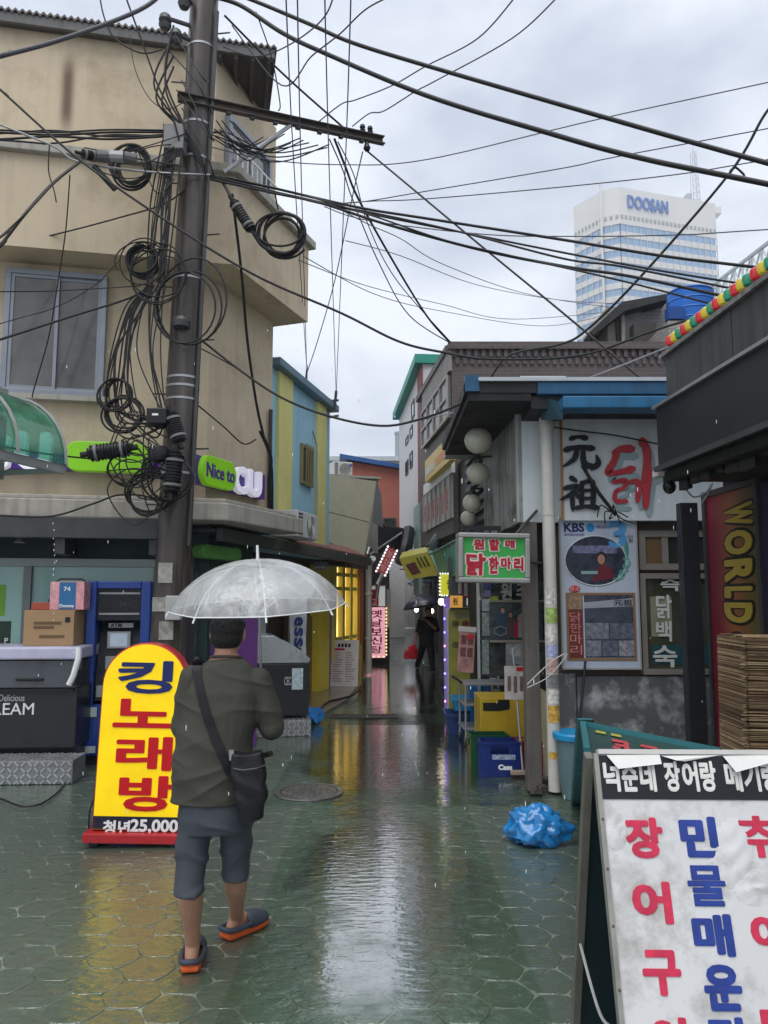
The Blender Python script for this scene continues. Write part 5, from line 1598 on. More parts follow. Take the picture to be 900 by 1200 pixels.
# ================================================================== RIGHT: chicken restaurant with white sign board
FRT = Fr((0, 7.3, 0))
xA, xE = FRT.hit(613, 600)[0], 4.2
zE = FRT.hit(680, 470)[1]
rst = thing('restaurant', 'low white fronted restaurant with blue eaves and dark side wall', 'restaurant', (xA, 7.3, 0))
PANELW = mat('white_panel', (.55, .60, .62), .45, var=.06, scale=1.5, streak=.35, scol=(.30, .33, .33))
STREAKW = mat('streaked_grey_panel', (.27, .28, .27), .55, var=.2, scale=3, streak=.95, scol=(.03, .033, .03), dirt=(.03, .034, .03), dirt_amt=.85, dscale=2.2)
WALLD = mat('dim_brown_wall', (.11, .095, .08), .7, var=.15)
zs = FRT.hit(640, 612)[1]                 # lower edge of the white upper storey
xp = FRT.hit(655, 600)[0]
MB(FRT).box(xA, xp + .1, 0, .12, zs, zE + .25).build('corner_panel', PANELW, rst)
MB(FRT).box(xA + .02, xE, .121, 3.2, zs - .02, zE + .25).build('upper_wall', WALLD, rst)
# receding side panel, darkly streaked and blotched, above the alley
sA, sB = Vector((xA - .004, 7.3)), P(570, 600, 9.3)
FSd = wallfr((sB.x, sB.y), (sA.x, sA.y))
LS = (Vector((sB.x, sB.y)) - sA).length
zs1 = FRT.hit(612, 495)[1]
MB(FSd).box(0, LS, -.03, .02, zs, zs1 + .25).build('side_panel', STREAKW, rst)
MB(FSd).box(LS - .05, LS + .0, -.05, -.031, zs, zs1 + .3).build('corner_trim', mat('trim_grey', (.36, .36, .35), .5), rst)
MB(FSd).box(-2.8, LS - .1, .03, 1.6, zs - .3, zE + .2).build('side_wall', mat('black_cladding', (.022, .022, .025), .6, var=.3), rst)
for k in range(9):
    zz = zs + .25 + k * .13
    MB(FSd).box(-1.6, -.05, -.02, .028, zz, zz + .06).build('louvre', mat('louvre_grey', (.09, .1, .1), .5), rst)
# roof with blue eaves, pale edge flashing and gutter box
BLUEE = mat('eave_blue', (.018, .085, .17), .5, var=.2, streak=.5, scol=(.02, .04, .06))
zr0, zr1 = FRT.hit(700, 462, -.55)[1], FRT.hit(700, 447, -.55)[1]
xl = FRT.hit(545, 455, -.55)[0]
xq = FRT.hit(630, 455, -.55)[0]
rf = MB(FRT).box(xq, xE, -.55, 3.4, zr0, zr1).build('roof', BLUEE, rst, bevel=.01)
MB(FRT).box(xl, xq - .002, -.53, 2.2, zr0 + .02, zr1).build('side_eave', mat('eave_black', (.02, .021, .023), .6), rf)
MB(FRT).box(xl, xl + .13, -.55, -.45, zr0 + .03, zr1 + .06).build('eave_cap', BLUEE, rf)
MB(FRT).box(xl + .12, xE, -.57, 3.4, zr1 + .002, zr1 + .035).build('edge_flashing', mat('flashing_pale', (.42, .45, .47), .4, metal=.3), rf)
xg0, xg1, zg0, zg1 = FRT.rect(659, 462, 776, 479, -.75)
MB(FRT).box(xg0, xE, -.78, -.56, zg0, zg1 - .02).build('gutter', mat('gutter_blue', (.02, .12, .24), .45, var=.15, streak=.4, scol=(.02, .05, .08)), rst, bevel=.012)
MB(FRT).add([FRT.I @ P(634, 459, 6.9), FRT.I @ P(661, 478, 6.6), FRT.I @ P(659, 492, 6.6), FRT.I @ P(634, 492, 6.9), FRT.I @ P(634, 459, 7.1), FRT.I @ P(661, 470, 7.1), FRT.I @ P(661, 492, 7.1), FRT.I @ P(634, 492, 7.1)],
            [(0, 1, 2, 3), (7, 6, 5, 4), (0, 4, 5, 1), (1, 5, 6, 2), (2, 6, 7, 3), (3, 7, 4, 0)]).build('gutter_end', mat('gutter_dark', (.02, .05, .07), .4), rst)
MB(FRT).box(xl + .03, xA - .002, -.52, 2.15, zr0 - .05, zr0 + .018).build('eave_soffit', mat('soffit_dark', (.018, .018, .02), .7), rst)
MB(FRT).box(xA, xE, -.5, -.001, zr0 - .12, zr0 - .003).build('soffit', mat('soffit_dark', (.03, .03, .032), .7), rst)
# ground storey
za_ = FRT.hit(660, 610)[1]
MB(FRT).box(xp - .02, xE, .1, .3, 0, zs - .022).build('lower_wall', WALLD, rst)
x0, x1, z0, z1 = FRT.rect(615, 690, 632, 926, -.02)
MB(FRT).box(x0, x1, -.08, .06, .0, zs - .003).build('corner_post', mat('weathered_post', (.11, .10, .09), .55, var=.2, streak=.4), rst, bevel=.006)
x0, x1, z0, z1 = FRT.rect(678, 793, 800, 868)
MB(FRT).box(x0, x1 + .3, .02, .098, .0, z1).build('kick_board', mat('peeling_grey', (.10, .105, .11), .55, var=.1, dirt=(.42, .43, .44), dirt_amt=.9, dscale=3.3), rst)
x0, x1, z0, z1 = FRT.rect(656, 790, 678, 900)
MB(FRT).box(x0, x1 - .005, .05, .098, .0, z1).build('peeling_wall', mat('peeling_white', (.13, .13, .135), .6, dirt=(.5, .5, .5), dirt_amt=.9, dscale=5), rst)
# window with painted white letters
AL = mat('brown_alu', (.20, .185, .165), .45, var=.1)
x0, x1, z0, z1 = FRT.rect(750, 672, 812, 790, .05)
w_ = MB(FRT).frame(x0, x1 + .35, z0, z1, .05, .0, .098).build('window', AL, rst)
MB(FRT).box(x0 + .051, x1 + .29, .04, .05, z0 + .051, z1 - .051).build('pane', mat('olive_glass', (.055, .06, .04), .06, var=.5, scale=2.5, coat=.7), w_)
MB(FRT).box(x0 + .1, x0 + .30, .036, .039, z0 + .35, z1 - .22).build('inner_paper', mat('pale_olive', (.22, .23, .15), .5, var=.2), w_)
MB(FRT).box(x0 + .1, x1 + .2, .034, .0395, z0 + .09, z0 + .27).build('teal_film', mat('dark_teal', (.02, .07, .085), .3), w_)
lw = mat('window_letter_white', (.52, .54, .52), .5)
for ch, a, b_, c_, d_ in (('즉', 774, 677, 797, 693), ('닭', 769, 697, 787, 725), ('백', 769, 728, 787, 752), ('숙', 765, 756, 793, 782)):
    xx0, xx1, zz0, zz1 = FRT.rect(a, b_, c_, d_, .03)
    MB(FRT).text(ch, xx0, xx1, zz0, zz1, .024, .006, .02, .015, 0, a).build('lettering', lw, w_)
x0, x1, z0, z1 = FRT.rect(748, 622, 812, 668, .05)
w_ = MB(FRT).frame(x0, x1 + .3, z0, z1, .06, .02, .098).build('window', AL, rst)
MB(FRT).box(x0 + .061, x0 + .24, .05, .06, z0 + .061, z1 - .061).build('pane', mat('brown_pane', (.14, .09, .045), .3), w_)
MB(FRT).box(x0 + .241, x1 + .23, .06, .07, z0 + .061, z1 - .061).build('pane', MATS['dark_pane'], w_)
MB(FRT).box(x0 + .22, x0 + .28, .03, .058, z0 + .0615, z1 - .0615).build('mullion', AL, w_)

# white sign board with brush letters
x0, x1, z0, z1 = FRT.rect(658, 476, 830, 610, -.08)
t_ = thing('restaurant_sign', 'white sign board with black and red brush lettering under blue eaves', 'sign', FRT.w((x0 + x1) / 2, 0, z0))
MB(FRT).box(x0, x1 + .5, -.09, -.001, z0, z1).build('board', PANELW, t_)
MB(FRT).box(x0 - .015, x0 + .01, -.1, -.0905, z0, z1).build('edge_strip', mat('rust_strip', (.34, .17, .06), .6), t_)
INK = mat('ink_black', (.012, .013, .015), .4)
REDB = mat('brush_red', (.42, .035, .045), .45, var=.25, scale=12)
TEAL = mat('letter_shadow_teal', (.25, .36, .37), .5)


def brush(name, strokes, m, y, dep, sx=0, sy=0, k=1.0):
    """brush strokes: points (x, y, width) in an enlarged view of the board, drawn as swelling and tapering ribbons"""
    for st_ in strokes:
        pts = cr([Vector((a, b_, w)) for a, b_, w in st_], 6)
        L_, R_ = [], []
        n = len(pts)
        for i, p_ in enumerate(pts):
            d = pts[min(i + 1, n - 1)] - pts[max(i - 1, 0)]; d.z = 0
            d = d.normalized() if d.length else Vector((1, 0, 0))
            nn = Vector((-d.y, d.x, 0)); w = p_.z * k / 2 * (1 + .07 * math.sin(i * 1.7 + p_.x))
            e = d * (w * .75) * (-1 if i == 0 else 1 if i == n - 1 else 0); sh = .45 if i in (0, n - 1) else 1
            L_.append(p_ + nn * w * sh + e); R_.append(p_ - nn * w * sh + e)
        q_ = [FRT.hit(520 + (a.x + sx) / 3.4615, 380 + (a.y + sy) / 3.4615, y) for a in L_ + R_]
        V = [(a, y, b_) for a, b_ in q_] + [(a, y + dep, b_) for a, b_ in q_]
        F = []
        for i in range(n - 1):
            F += [(i, i + 1, n + i + 1, n + i), (2 * n + i, 2 * n + i + 1, i + 1, i), (n + i, n + i + 1, 3 * n + i + 1, 3 * n + i)]
        F += [(0, n, 3 * n, 2 * n), (n - 1, 2 * n - 1, 4 * n - 1, 3 * n - 1)]
        MB(FRT).add(V, F).build(name, m, t_)
        y -= .0006


brush('brush_stroke', [[(517, 463, 22), (548, 456, 14), (577, 461, 24)], [(497, 508, 26), (545, 497, 16), (606, 503, 26)], [(541, 505, 20), (530, 545, 22), (486, 576, 8)], [(566, 505, 18), (570, 560, 24), (605, 578, 26), (628, 562, 22), (620, 530, 6)],
    [(518, 622, 22), (538, 634, 14)], [(492, 664, 20), (540, 655, 18), (530, 680, 22), (476, 710, 10)], [(522, 680, 22), (524, 750, 16)], [(538, 688, 12), (552, 704, 18)], [(560, 642, 20), (560, 735, 20)], [(560, 645, 18), (605, 640, 20), (606, 735, 20)], [(566, 674, 14), (600, 672, 12)], [(566, 706, 14), (600, 704, 12)], [(538, 744, 20), (580, 738, 16), (625, 744, 24)]], INK, -.112, .02)
DAK = [[(690, 520, 20), (722, 505, 26), (764, 505, 34)], [(704, 512, 24), (692, 555, 26), (668, 598, 28), (700, 602, 20), (768, 586, 30)], [(806, 474, 36), (826, 520, 30), (824, 640, 36), (820, 742, 22)], [(832, 610, 30), (872, 604, 16)], [(690, 640, 16), (738, 634, 20), (730, 664, 16), (700, 676, 14), (698, 714, 18), (742, 718, 16)], [(752, 640, 16), (792, 642, 22), (786, 716, 18)]]
brush('letter_shadow', DAK, TEAL, -.098, .005, 14, 30, 1.1)
brush('brush_stroke', DAK, REDB, -.112, .012, 0, 0, 1.05)
cable(ys([(682, 545), (700, 575), (716, 596), (722, 604)], 7.1, 7.12), .014, 'thick black cable looped over the brush lettering of the white sign')
cable(ys([(645, 500), (680, 505), (720, 510), (770, 520)], 7.15, 7.12), .006, 'thin dark wire along the top of the white sign')
for k in range(6):
    cable([(716 + k, 600, 7.1), (712 + k * 5 - 8, 592 + (k % 3) * 8, 7.05), (700 + k * 9, 606 + (k % 2) * 8, 7.08)], .005, 'frayed wire ends sprouting below the red brush letter', group='frayed wires on the white sign')

# drain pipe
p0 = P(650, 912, 7.1); xx = p0.x
t_ = thing('drain_pipe', 'white drain pipe covered with stickers on the restaurant front', 'pipe', (xx, 7.1, 0))
PW = mat('pvc_white', (.50, .50, .46), .4, var=.12, streak=.3)
ztp = P(650, 490, 7.1).z
MB().cyl((xx, 7.1, .03), (xx, 7.1, ztp), .058, n=18).build('pipe', PW, t_, smooth=True)
MB().cyl((xx, 7.1, ztp - .13), (xx, 7.1, ztp), .066, n=18).build('collar', PW, t_, smooth=True)
MB().cyl((xx, 7.1, P(650, 604, 7.1).z), (xx, 7.1, P(650, 600, 7.1).z), .062, n=18).build('joint', PW, t_)
rs = random.Random(8)
stm = [mat('sticker_%d' % i, c_, .5, var=.6, scale=30) for i, c_ in enumerate(((.55, .54, .5), (.30, .42, .12), (.45, .3, .28), (.3, .33, .5), (.5, .3, .06), (.2, .2, .2)))]
for k, (ya, yb, mi) in enumerate(((690, 708, 0), (712, 730, 1), (734, 752, 0), (755, 770, 3), (772, 788, 2), (790, 806, 5), (808, 824, 0), (826, 846, 4), (880, 888, 4))):
    za2, zb2 = P(650, yb, 7.1).z, P(650, ya, 7.1).z
    V = []; n = 8
    for i in range(n + 1):
        a = R(-150 + 120 * i / n)
        V += [(xx + .0605 * math.cos(a), 7.1 + .0605 * math.sin(a), za2), (xx + .0605 * math.cos(a), 7.1 + .0605 * math.sin(a), zb2)]
    MB().add(V, [(2 * i, 2 * i + 2, 2 * i + 3, 2 * i + 1) for i in range(n)]).build('sticker', stm[mi], t_)

# television poster with oval photo
x0, x1, z0, z1 = FRT.rect(658, 608, 747, 783, -.02)
t_ = thing('wall_poster', 'tall pale blue poster with oval photo beside the drain pipe', 'poster', FRT.w((x0 + x1) / 2, 0, z0))
W, H = x1 - x0, z1 - z0
MB(FRT).box(x0, x1, -.03, .045, z0, z1).build('board', mat('poster_pale_blue', (.40, .46, .56), .35, var=.05, dirt=(.2, .17, .12), dirt_amt=.2, dscale=2), t_)
MB(FRT).frame(x0 - .012, x1 + .012, z0 - .012, z1 + .012, .014, -.038, -.0305).build('frame', mat('frame_grey', (.3, .29, .26), .5), t_)


def R2(a, b_, c_, d_): return x0 + W * a, x0 + W * c_, z1 - H * d_, z1 - H * b_


NAVY = mat('navy_print', (.02, .025, .11), .4)
a = R2(.05, .028, .32, .09); MB(FRT).text('KBS', *a, -.035, .004, .03).build('lettering', NAVY, t_)
a = R2(.05, .10, .32, .115); MB(FRT).box(a[0], a[1], -.0335, -.0305, a[2], a[3]).build('small_print', mat('print_blue_grey', (.2, .2, .34), .5, var=.6, scale=40), t_)
c_ = (x0 + W * .40, -.031, z1 - H * .06)
MB(FRT).ell(c_, .042, .004, .042, 18, 8).build('blue_dot', mat('dot_blue', (.03, .22, .5), .3), t_)
a = R2(.47, .045, .66, .065); MB(FRT).box(a[0], a[1], -.0335, -.0305, a[2], a[3]).build('small_print', MATS['print_blue_grey'], t_)
a = R2(.64, .015, .88, .20); MB(FRT).text('3', *a, -.036, .005, .03, .03, 0, 2).build('big_numeral', mat('numeral_blue', (.08, .28, .55), .35), t_)
a = R2(.89, .11, .96, .16); MB(FRT).text('일', *a, -.035, .004, .01).build('lettering', mat('grey_print', (.15, .15, .2), .5), t_)
cx, cz, rx, rz = x0 + W * .46, z1 - H * .285, W * .40, H * .165
PHOTO = mat('photo_dark', (.035, .04, .06), .3, var=.6, scale=9)
ov = MB(FRT).prism([(cx + rx * math.cos(R(k)), cz + rz * math.sin(R(k))) for k in range(0, 360, 10)], -.033, -.0305).build('oval_photo', PHOTO, t_)
MB(FRT).tube([(cx + rx * 1.02 * math.cos(R(k)), -.033, cz + rz * 1.02 * math.sin(R(k))) for k in range(0, 361, 12)], .006, 5).build('oval_rim', mat('pale_rim', (.5, .55, .55), .4), t_)
a = (cx - rx * .75, cx + rx * .7, cz + rz * .3, cz + rz * .62); MB(FRT).box(*a[:2], -.0345, -.0332, *a[2:]).build('photo_sign', mat('photo_sign', (.14, .15, .25), .4, var=.6, scale=22), ov)
MB(FRT).ell((cx + rx * .18, -.034, cz + rz * .1), .05, .003, .065, 14, 8).build('photo_hair', mat('photo_hair', (.015, .013, .015), .5), ov)
MB(FRT).ell((cx + rx * .18, -.0365, cz + rz * .05), .036, .003, .048, 14, 8).build('photo_face', mat('photo_face', (.33, .18, .13), .5), ov)
MB(FRT).prism([(cx - .05, cz - rz * .86), (cx + rx * .62, cz - rz * .72), (cx + rx * .5, cz - rz * .3), (cx + rx * .25, cz - rz * .12), (cx + .02, cz - rz * .3)], -.0355, -.0332).build('photo_jacket', mat('photo_maroon', (.12, .02, .03), .5), ov)
MB(FRT).box(cx - rx * .5, cx + rx * .05, -.0365, -.0357, cz - rz * .55, cz - rz * .42).build('photo_caption', mat('photo_caption', (.2, .32, .3), .5), ov)
for k in range(7):
    a1 = R(-50 + k * 9); lx, lz = cx + rx * (1.0 + .06 * (k % 2)) * math.cos(a1), cz + rz * 1.0 * math.sin(a1)
    MB(FRT).ell((lx, -.035, lz), .03, .003, .018 + .01 * (k % 3), 8, 5).build('leaf_print', mat('leaf_teal_%d' % (k % 2), ((.05, .22, .2), (.16, .33, .3))[k % 2], .5), t_)
MB(FRT).ell((cx + rx * 1.02, -.035, cz + rz * .45), .022, .003, .085, 10, 8).build('leaf_print', MATS['leaf_teal_0'], t_)
MB(FRT).ell((x0 + W * .17, -.033, z1 - H * .475), .055, .004, .034, 14, 8).build('red_seal', RED, t_)
a = R2(.10, .458, .24, .492); MB(FRT).text('원조', *a, -.04, .003, .02).build('lettering', mat('seal_text', (.55, .3, .3), .5), t_)
a = R2(.05, .50, .96, .95); fr_ = MB(FRT).frame(a[0], a[1], a[2], a[3], .022, -.036, -.0305).build('photo_frame', mat('frame_brown', (.22, .13, .07), .5), t_)
a = R2(.06, .51, .27, .94); MB(FRT).box(a[0], a[1], -.0335, -.0305, a[2], a[3]).build('title_strip', mat('strip_maroon', (.13, .035, .03), .5), t_)
a = R2(.08, .515, .26, .61); MB(FRT).box(a[0], a[1], -.0345, -.0336, a[2], a[3]).build('small_print', mat('tan_print', (.25, .17, .11), .5, var=.6, scale=30), t_)
a = R2(.095, .625, .245, .915); MB(FRT).vtext('닭한마리', *a, -.037, .003, .0, .12, .02).build('lettering', mat('pink_outline', (.55, .2, .2), .5), t_)
a = R2(.29, .515, .935, .93)
pho = MB(FRT).box(a[0], a[1], -.0335, -.0305, a[2], a[3]).build('photo_sheet', mat('photo_blue_grey', (.05, .06, .085), .3, var=.5, scale=12), t_)
MB(FRT).add([(a[0], -.0345, a[3] - .05 * H), (a[0], -.0345, a[3] - .09 * H), (a[1], -.0345, a[3] - .075 * H), (a[1], -.0345, a[3] - .02 * H)], [(0, 1, 2, 3)]).build('photo_roof', mat('photo_pale', (.28, .3, .36), .4, var=.2), pho)
MB(FRT).text('元祖', a[0] + (a[1] - a[0]) * .6, a[1] - .01, a[3] - .072 * H, a[3] - .03 * H, -.0365, .0015, .02).build('lettering', INK, pho)
for k in range(5):
    xa = a[0] + (a[1] - a[0]) * ((k % 3) / 3 if k > 1 else k / 2) + .006
    wd = (a[1] - a[0]) * (1 / 3 if k > 1 else 1 / 2) - .012
    zz = a[2] + (a[3] - a[2]) * (.02 if k > 1 else .3)
    MB(FRT).box(xa, xa + wd, -.0348, -.0337, zz, zz + (a[3] - a[2]) * .25).build('photo_tile', mat('photo_tile_%d' % (k % 3), ((.16, .17, .21), (.10, .11, .15), (.22, .22, .25))[k % 3], .4, var=.7, scale=26), pho)

# hanging globe lamps along the side wall
GLOBE = mat('globe_cream', (.50, .49, .41), .3, var=.12, scale=4, coat=.3, dirt=(.2, .18, .13), dirt_amt=.3)
for k, (px, py, Y, rp_) in enumerate(((560.5, 516, 8.0, 16.5), (560.5, 555, 8.7, 13.6), (553, 589.5, 9.4, 11), (549, 607, 10.0, 9.4))):
    c = P(px, py, Y); r_ = rp_ / 900 * Y
    t_ = thing('globe_lamp', ['largest cream globe lamp hanging nearest the blue roof corner', 'second cream globe lamp hanging under the largest one', 'third cream globe lamp just above the smallest globe', 'smallest cream globe lamp close above the green sign'][k], 'lamp', c - Vector((0, 0, r_)), 'globe lamps along the restaurant side')
    MB().ell(c, r_, r_, r_ * .98, 24, 14).build('globe', GLOBE, t_, smooth=True)
    MB().ell(c - Vector((0, 0, r_ * .98)), .02, .02, .012, 8, 4).build('bottom_knob', DKSTEEL, t_)
    MB().lathe([(.05, 0), (.055, .03), (.03, .06), (.02, .1)], c + Vector((0, 0, r_ * .95)), 12).build('gallery', DKSTEEL, t_, smooth=True)
    MB().cyl(c + Vector((0, 0, r_ + .06)), Vector((c.x + .35, c.y + .05, c.z + r_ + .09)), .012, n=6).build('bracket', DKSTEEL, t_)

# green light box sign
p0 = P(578, 655, 6.95)
FG = Fr((p0.x, p0.y, p0.z), R(3), 0, R(.8))
x0, x1, z0, z1 = FG.rect(536.5, 625, 620, 683)
t_ = thing('green_sign', 'green light box sign with red white edged letters in grey frame', 'sign', FG.w(0, .1, z0))
MB(FG).frame(x0, x1, z0, z1, .045, -.05, .16).build('frame', mat('frame_steel', (.28, .29, .28), .4, var=.15, metal=.3), t_, bevel=.01)
MB(FG).box(x0 + .046, x1 - .046, -.015, .15, z0 + .046, z1 - .046).build('panel', mat('sign_green', (.035, .25, .055), .35, var=.08, scale=2, emis=.10), t_)
REDL = mat('letter_crimson', (.38, .015, .03), .4)
WOUT = mat('letter_outline_white', (.62, .55, .52), .4)
for ch, a, b_, c_, d_, s_ in (('원', 555, 632, 567, 644, 1), ('할', 573, 632, 585, 645, 2), ('매', 592, 633, 603, 642, 3), ('닭', 546, 648, 569, 674, 4), ('한', 573, 652, 584, 672, 5), ('마', 587, 653, 599, 667, 6), ('리', 602, 653, 613, 669, 7)):
    q = FG.rect(a, b_, c_, d_, -.02)
    o_ = MB(FG); l_ = MB(FG)
    o_.text(ch, q[0] - .014, q[1] + .014, q[2] - .014, q[3] + .014, -.021, .005, .10, .03, 0, s_)
    o_.build('letter_outline', WOUT, t_)
    l_.text(ch, *q, -.027, .005, .035, .03, 0, s_)
    l_.build('letter', REDL, t_)
MB(FG).cyl((x1 - .1, .1, z1), (x1 + .15, .3, z1 + .25), .015, n=6).build('bracket', DKSTEEL, t_)
MB(FG).cyl((x1, .1, z1 - .25), (x1 + .25, .35, z1 - .25), .015, n=6).build('bracket', DKSTEEL, t_)
MB(FG).box(x0 + .03, x1 - .25, 0.02, .06, z1 + .03, z1 + .07).build('top_rail', BLACK, t_)
for k in range(6):
    MB(FG).cyl((x0 + .06 + k * .08, .04, z1), (x0 + .06 + k * .08, .04, z1 + .03), .008, n=5).build('rail_pin', BLACK, t_)

# glazed porch behind the crates
FG2 = Fr((0, 9.9, 0))
FG3 = Fr((0, 8.35, 0))
xa, xb = FG2.hit(563, 800)[0], FG2.hit(634, 800)[0]
t_ = thing('glazed_porch', 'glazed restaurant porch hung with photos and white lettering', 'porch', ((xa + xb) / 2, 9.9, 0))
zc_ = FG2.hit(600, 682)[1] + .35
PG = glass_mat('porch_glass', (.16, .19, .18), .4, .04, .35)
MB(FG2).box(xa, xb + .1, .02, .035, .75, zc_).build('pane', PG, t_)
MB(FG2).box(xa - .03, xa, -.02, .05, .0, zc_).build('post', mat('pale_post', (.4, .42, .42), .4), t_)
MB(FG2).box(xa, xb + .1, -.02, .04, zc_ + .002, zc_ + .06).build('head_rail', DKSTEEL, t_)
MB(FG2).box(xa + .01, xb + .3, .5, 1.6, 0, zc_ + .3).build('interior', mat('interior_dark', (.04, .042, .04), .7, var=.6, scale=5), t_)
x0, x1, z0, z1 = FG2.rect(574, 706, 636, 750, -.05)
ph = MB(FG2).box(x0, x1, -.03, .015, z0, z1).build('family_photo', mat('photo_group', (.06, .075, .085), .3, var=.5, scale=9), t_)
MB(FG2).box(x0, x1 + .05, -.05, .0, z1 + .003, z1 + .03).build('shelf_rail', mat('tan_rail', (.25, .22, .17), .5), ph)
MB(FG2).box(x0, x1 + .05, -.05, .0, z0 - .03, z0 - .003).build('shelf_rail', MATS['tan_rail'], ph)
W, H = x1 - x0, z1 - z0
for k, (u, v, r_, col_) in enumerate(((.25, .78, .045, (.03, .06, .1)), (.40, .66, .04, (.08, .05, .05)), (.56, .56, .045, (.30, .02, .035)), (.64, .78, .035, (.22, .23, .25)), (.76, .76, .042, (.25, .26, .29)))):
    cx, cz = x0 + u * W, z0 + v * H
    MB(FG2).prism([(cx - .07, z0 + .03), (cx + .07, z0 + .03), (cx + .065, cz - .06), (cx + .03, cz - .035), (cx - .03, cz - .035), (cx - .065, cz - .06)], -.036 - .002 * k, -.032 - .002 * k).build('photo_figure', mat('figure_%d' % k, col_, .5), ph)
    MB(FG2).ell((cx, -.038 - .002 * k, cz), r_ * .62, .003, r_ * .8, 12, 6).build('photo_face', mat('photo_face', (0, 0, 0)), ph)
    MB(FG2).ell((cx, -.036 - .002 * k, cz + .012), r_ * .75, .003, r_ * .8, 12, 6).build('photo_hair', mat('photo_hair', (0, 0, 0)), ph)
cx, cz = x0 + W * .2, z0 + H * .24
pts = [(cx + (.075 + .012 * (k % 2)) * math.cos(R(k * 30)), -.05, cz + (.05 + .01 * (k % 2)) * math.sin(R(k * 30))) for k in range(13)]
MB(FG2).tube(pts, .005, 5).build('badge_outline', mat('badge_pale', (.35, .27, .24), .5), ph)
for ch, a, b_, c_, d_ in (('원', 587, 683, 600, 704), ('조', 605, 684, 621, 698), ('만', 574, 793, 587, 810)):
    q = FG2.rect(a, b_, c_, d_, -.01)
    MB(FG2).text(ch, *q, -.012, .02, .03, .01, 0, a).build('lettering', mat('glass_letter', (.36, .37, .34), .5), t_)
x0, x1, z0, z1 = FG2.rect(593, 753, 619, 797, -.02)
MB(FG2).box(x0, x1, -.03, .0, z0, z1).build('notice_board', mat('notice_grey', (.22, .24, .25), .5, var=.3, scale=14), t_)
for k in range(2):
    cz = z0 + (z1 - z0) * (.75 - .45 * k)
    MB(FG2).ell(((x0 + x1) / 2 - .02, -.032, cz), .075, .003, .065, 14, 6).build('plate_print', mat('plate_print_%d' % k, ((.35, .35, .34), (.1, .11, .12))[k], .5, var=.5, scale=40), t_)
for k, (a, b_, c_, d_, col_) in enumerate(((567, 684, 576, 690, (.04, .06, .16)), (567, 692, 575, 699, (.16, .17, .3)), (574, 699, 584, 707, (.28, .34, .04)), (565, 702, 574, 716, (.3, .34, .36)), (565, 718, 574, 745, (.22, .27, .25)), (565, 750, 573, 790, (.2, .24, .23)))):
    q = FG2.rect(a, b_, c_, d_, -.0)
    MB(FG2).box(q[0], q[1], -.008, .012, q[2], q[3]).build('window_sticker', mat('wsticker_%d' % k, col_, .4, var=.5, scale=18), t_)
# yellow counter box under the window
x0, x1, z0, z1 = FG2.rect(564, 815, 624, 880, -.25)
x0, x1, z0, z1 = FG3.rect(563, 818, 624, 892)
t_ = thing('counter', 'yellow painted serving counter with a dark print behind the crates', 'counter', FG3.w((x0 + x1) / 2, .2, 0))
MB(FG3).box(x0, x1, 0, .55, 0, z1).build('body', mat('counter_yellow', (.40, .28, .02), .4, var=.15, streak=.25, scol=(.2, .13, .03)), t_, bevel=.006)
q = FG3.rect(566, 820, 597, 833, 0)
MB(FG3).prism([(q[0], q[2]), (q[1] - .1, q[2]), (q[1], q[2] + .02), (q[1], q[3]), (q[1] - .12, q[3] + .0), (q[1] - .12, q[3] - .03), (q[0], q[3] - .03)], -.006, -.001).build('dark_print', BLACK, t_)
MB(FG3).box(x1 + .01, x1 + .07, -.75, .55, 0, .8).build('side_board', mat('dirty_cream', (.42, .38, .26), .6, streak=.5), t_)

# beer crates
def crate(name, c, yaw, w, d, h, col, label, emb=None, holes=True, text=None):
    fr = Fr(c, yaw)
    m = mat('crate_' + name, col, .35, var=.1, coat=.2)
    t = thing('bottle_crate', label, 'crate', Vector(c))
    mb = MB(fr)
    th = .018
    for (xa, xb, ya, yb, axis) in ((-w / 2, w / 2, 0, th, 'x'), (-w / 2, w / 2, d - th, d, 'x'), (-w / 2, -w / 2 + th, th, d - th, 'y'), (w / 2 - th, w / 2, th, d - th, 'y')):
        mb.box(xa, xb, ya, yb, 0, h * .66)
        mb.box(xa, xb, ya, yb, h * .86, h)
        if axis == 'x':
            for s_ in (-1, 1): mb.box(s_ * w / 2, s_ * (w * .22), ya, yb, h * .66, h * .86)
        else:
            mb.box(xa, xb, ya, ya + d * .25, h * .66, h * .86); mb.box(xa, xb, yb - d * .25, yb, h * .66, h * .86)
    mb.box(-w / 2 + th, w / 2 - th, th, d - th, .0, .02)
    mb.build('shell', m, t)
    for k in range(1, 4):
        MB(fr).box(-w / 2 + w * k / 4 - .005, -w / 2 + w * k / 4 + .005, th, d - th, .021, h * .8).build('divider', m, t)
    for k in range(1, 3):
        MB(fr).box(-w / 2 + th, w / 2 - th, d * k / 3 - .005, d * k / 3 + .005, .021, h * .78).build('divider', m, t)
    MB(fr).box(-w / 2 - .008, w / 2 + .008, -.008, .0, h * .93, h + .004).build('rim', m, t)
    if text:
        MB(fr).text(text, -w * .04, w * .30, h * .2, h * .36, -.004, .004, .05).build('lettering', WHITE, t)
        MB(fr).box(-w * .18, w * .38, -.003, .0, h * .50, h * .64).build('print', mat('crate_print', (.25, .3, .42), .5, var=.8, scale=40), t)
    return t


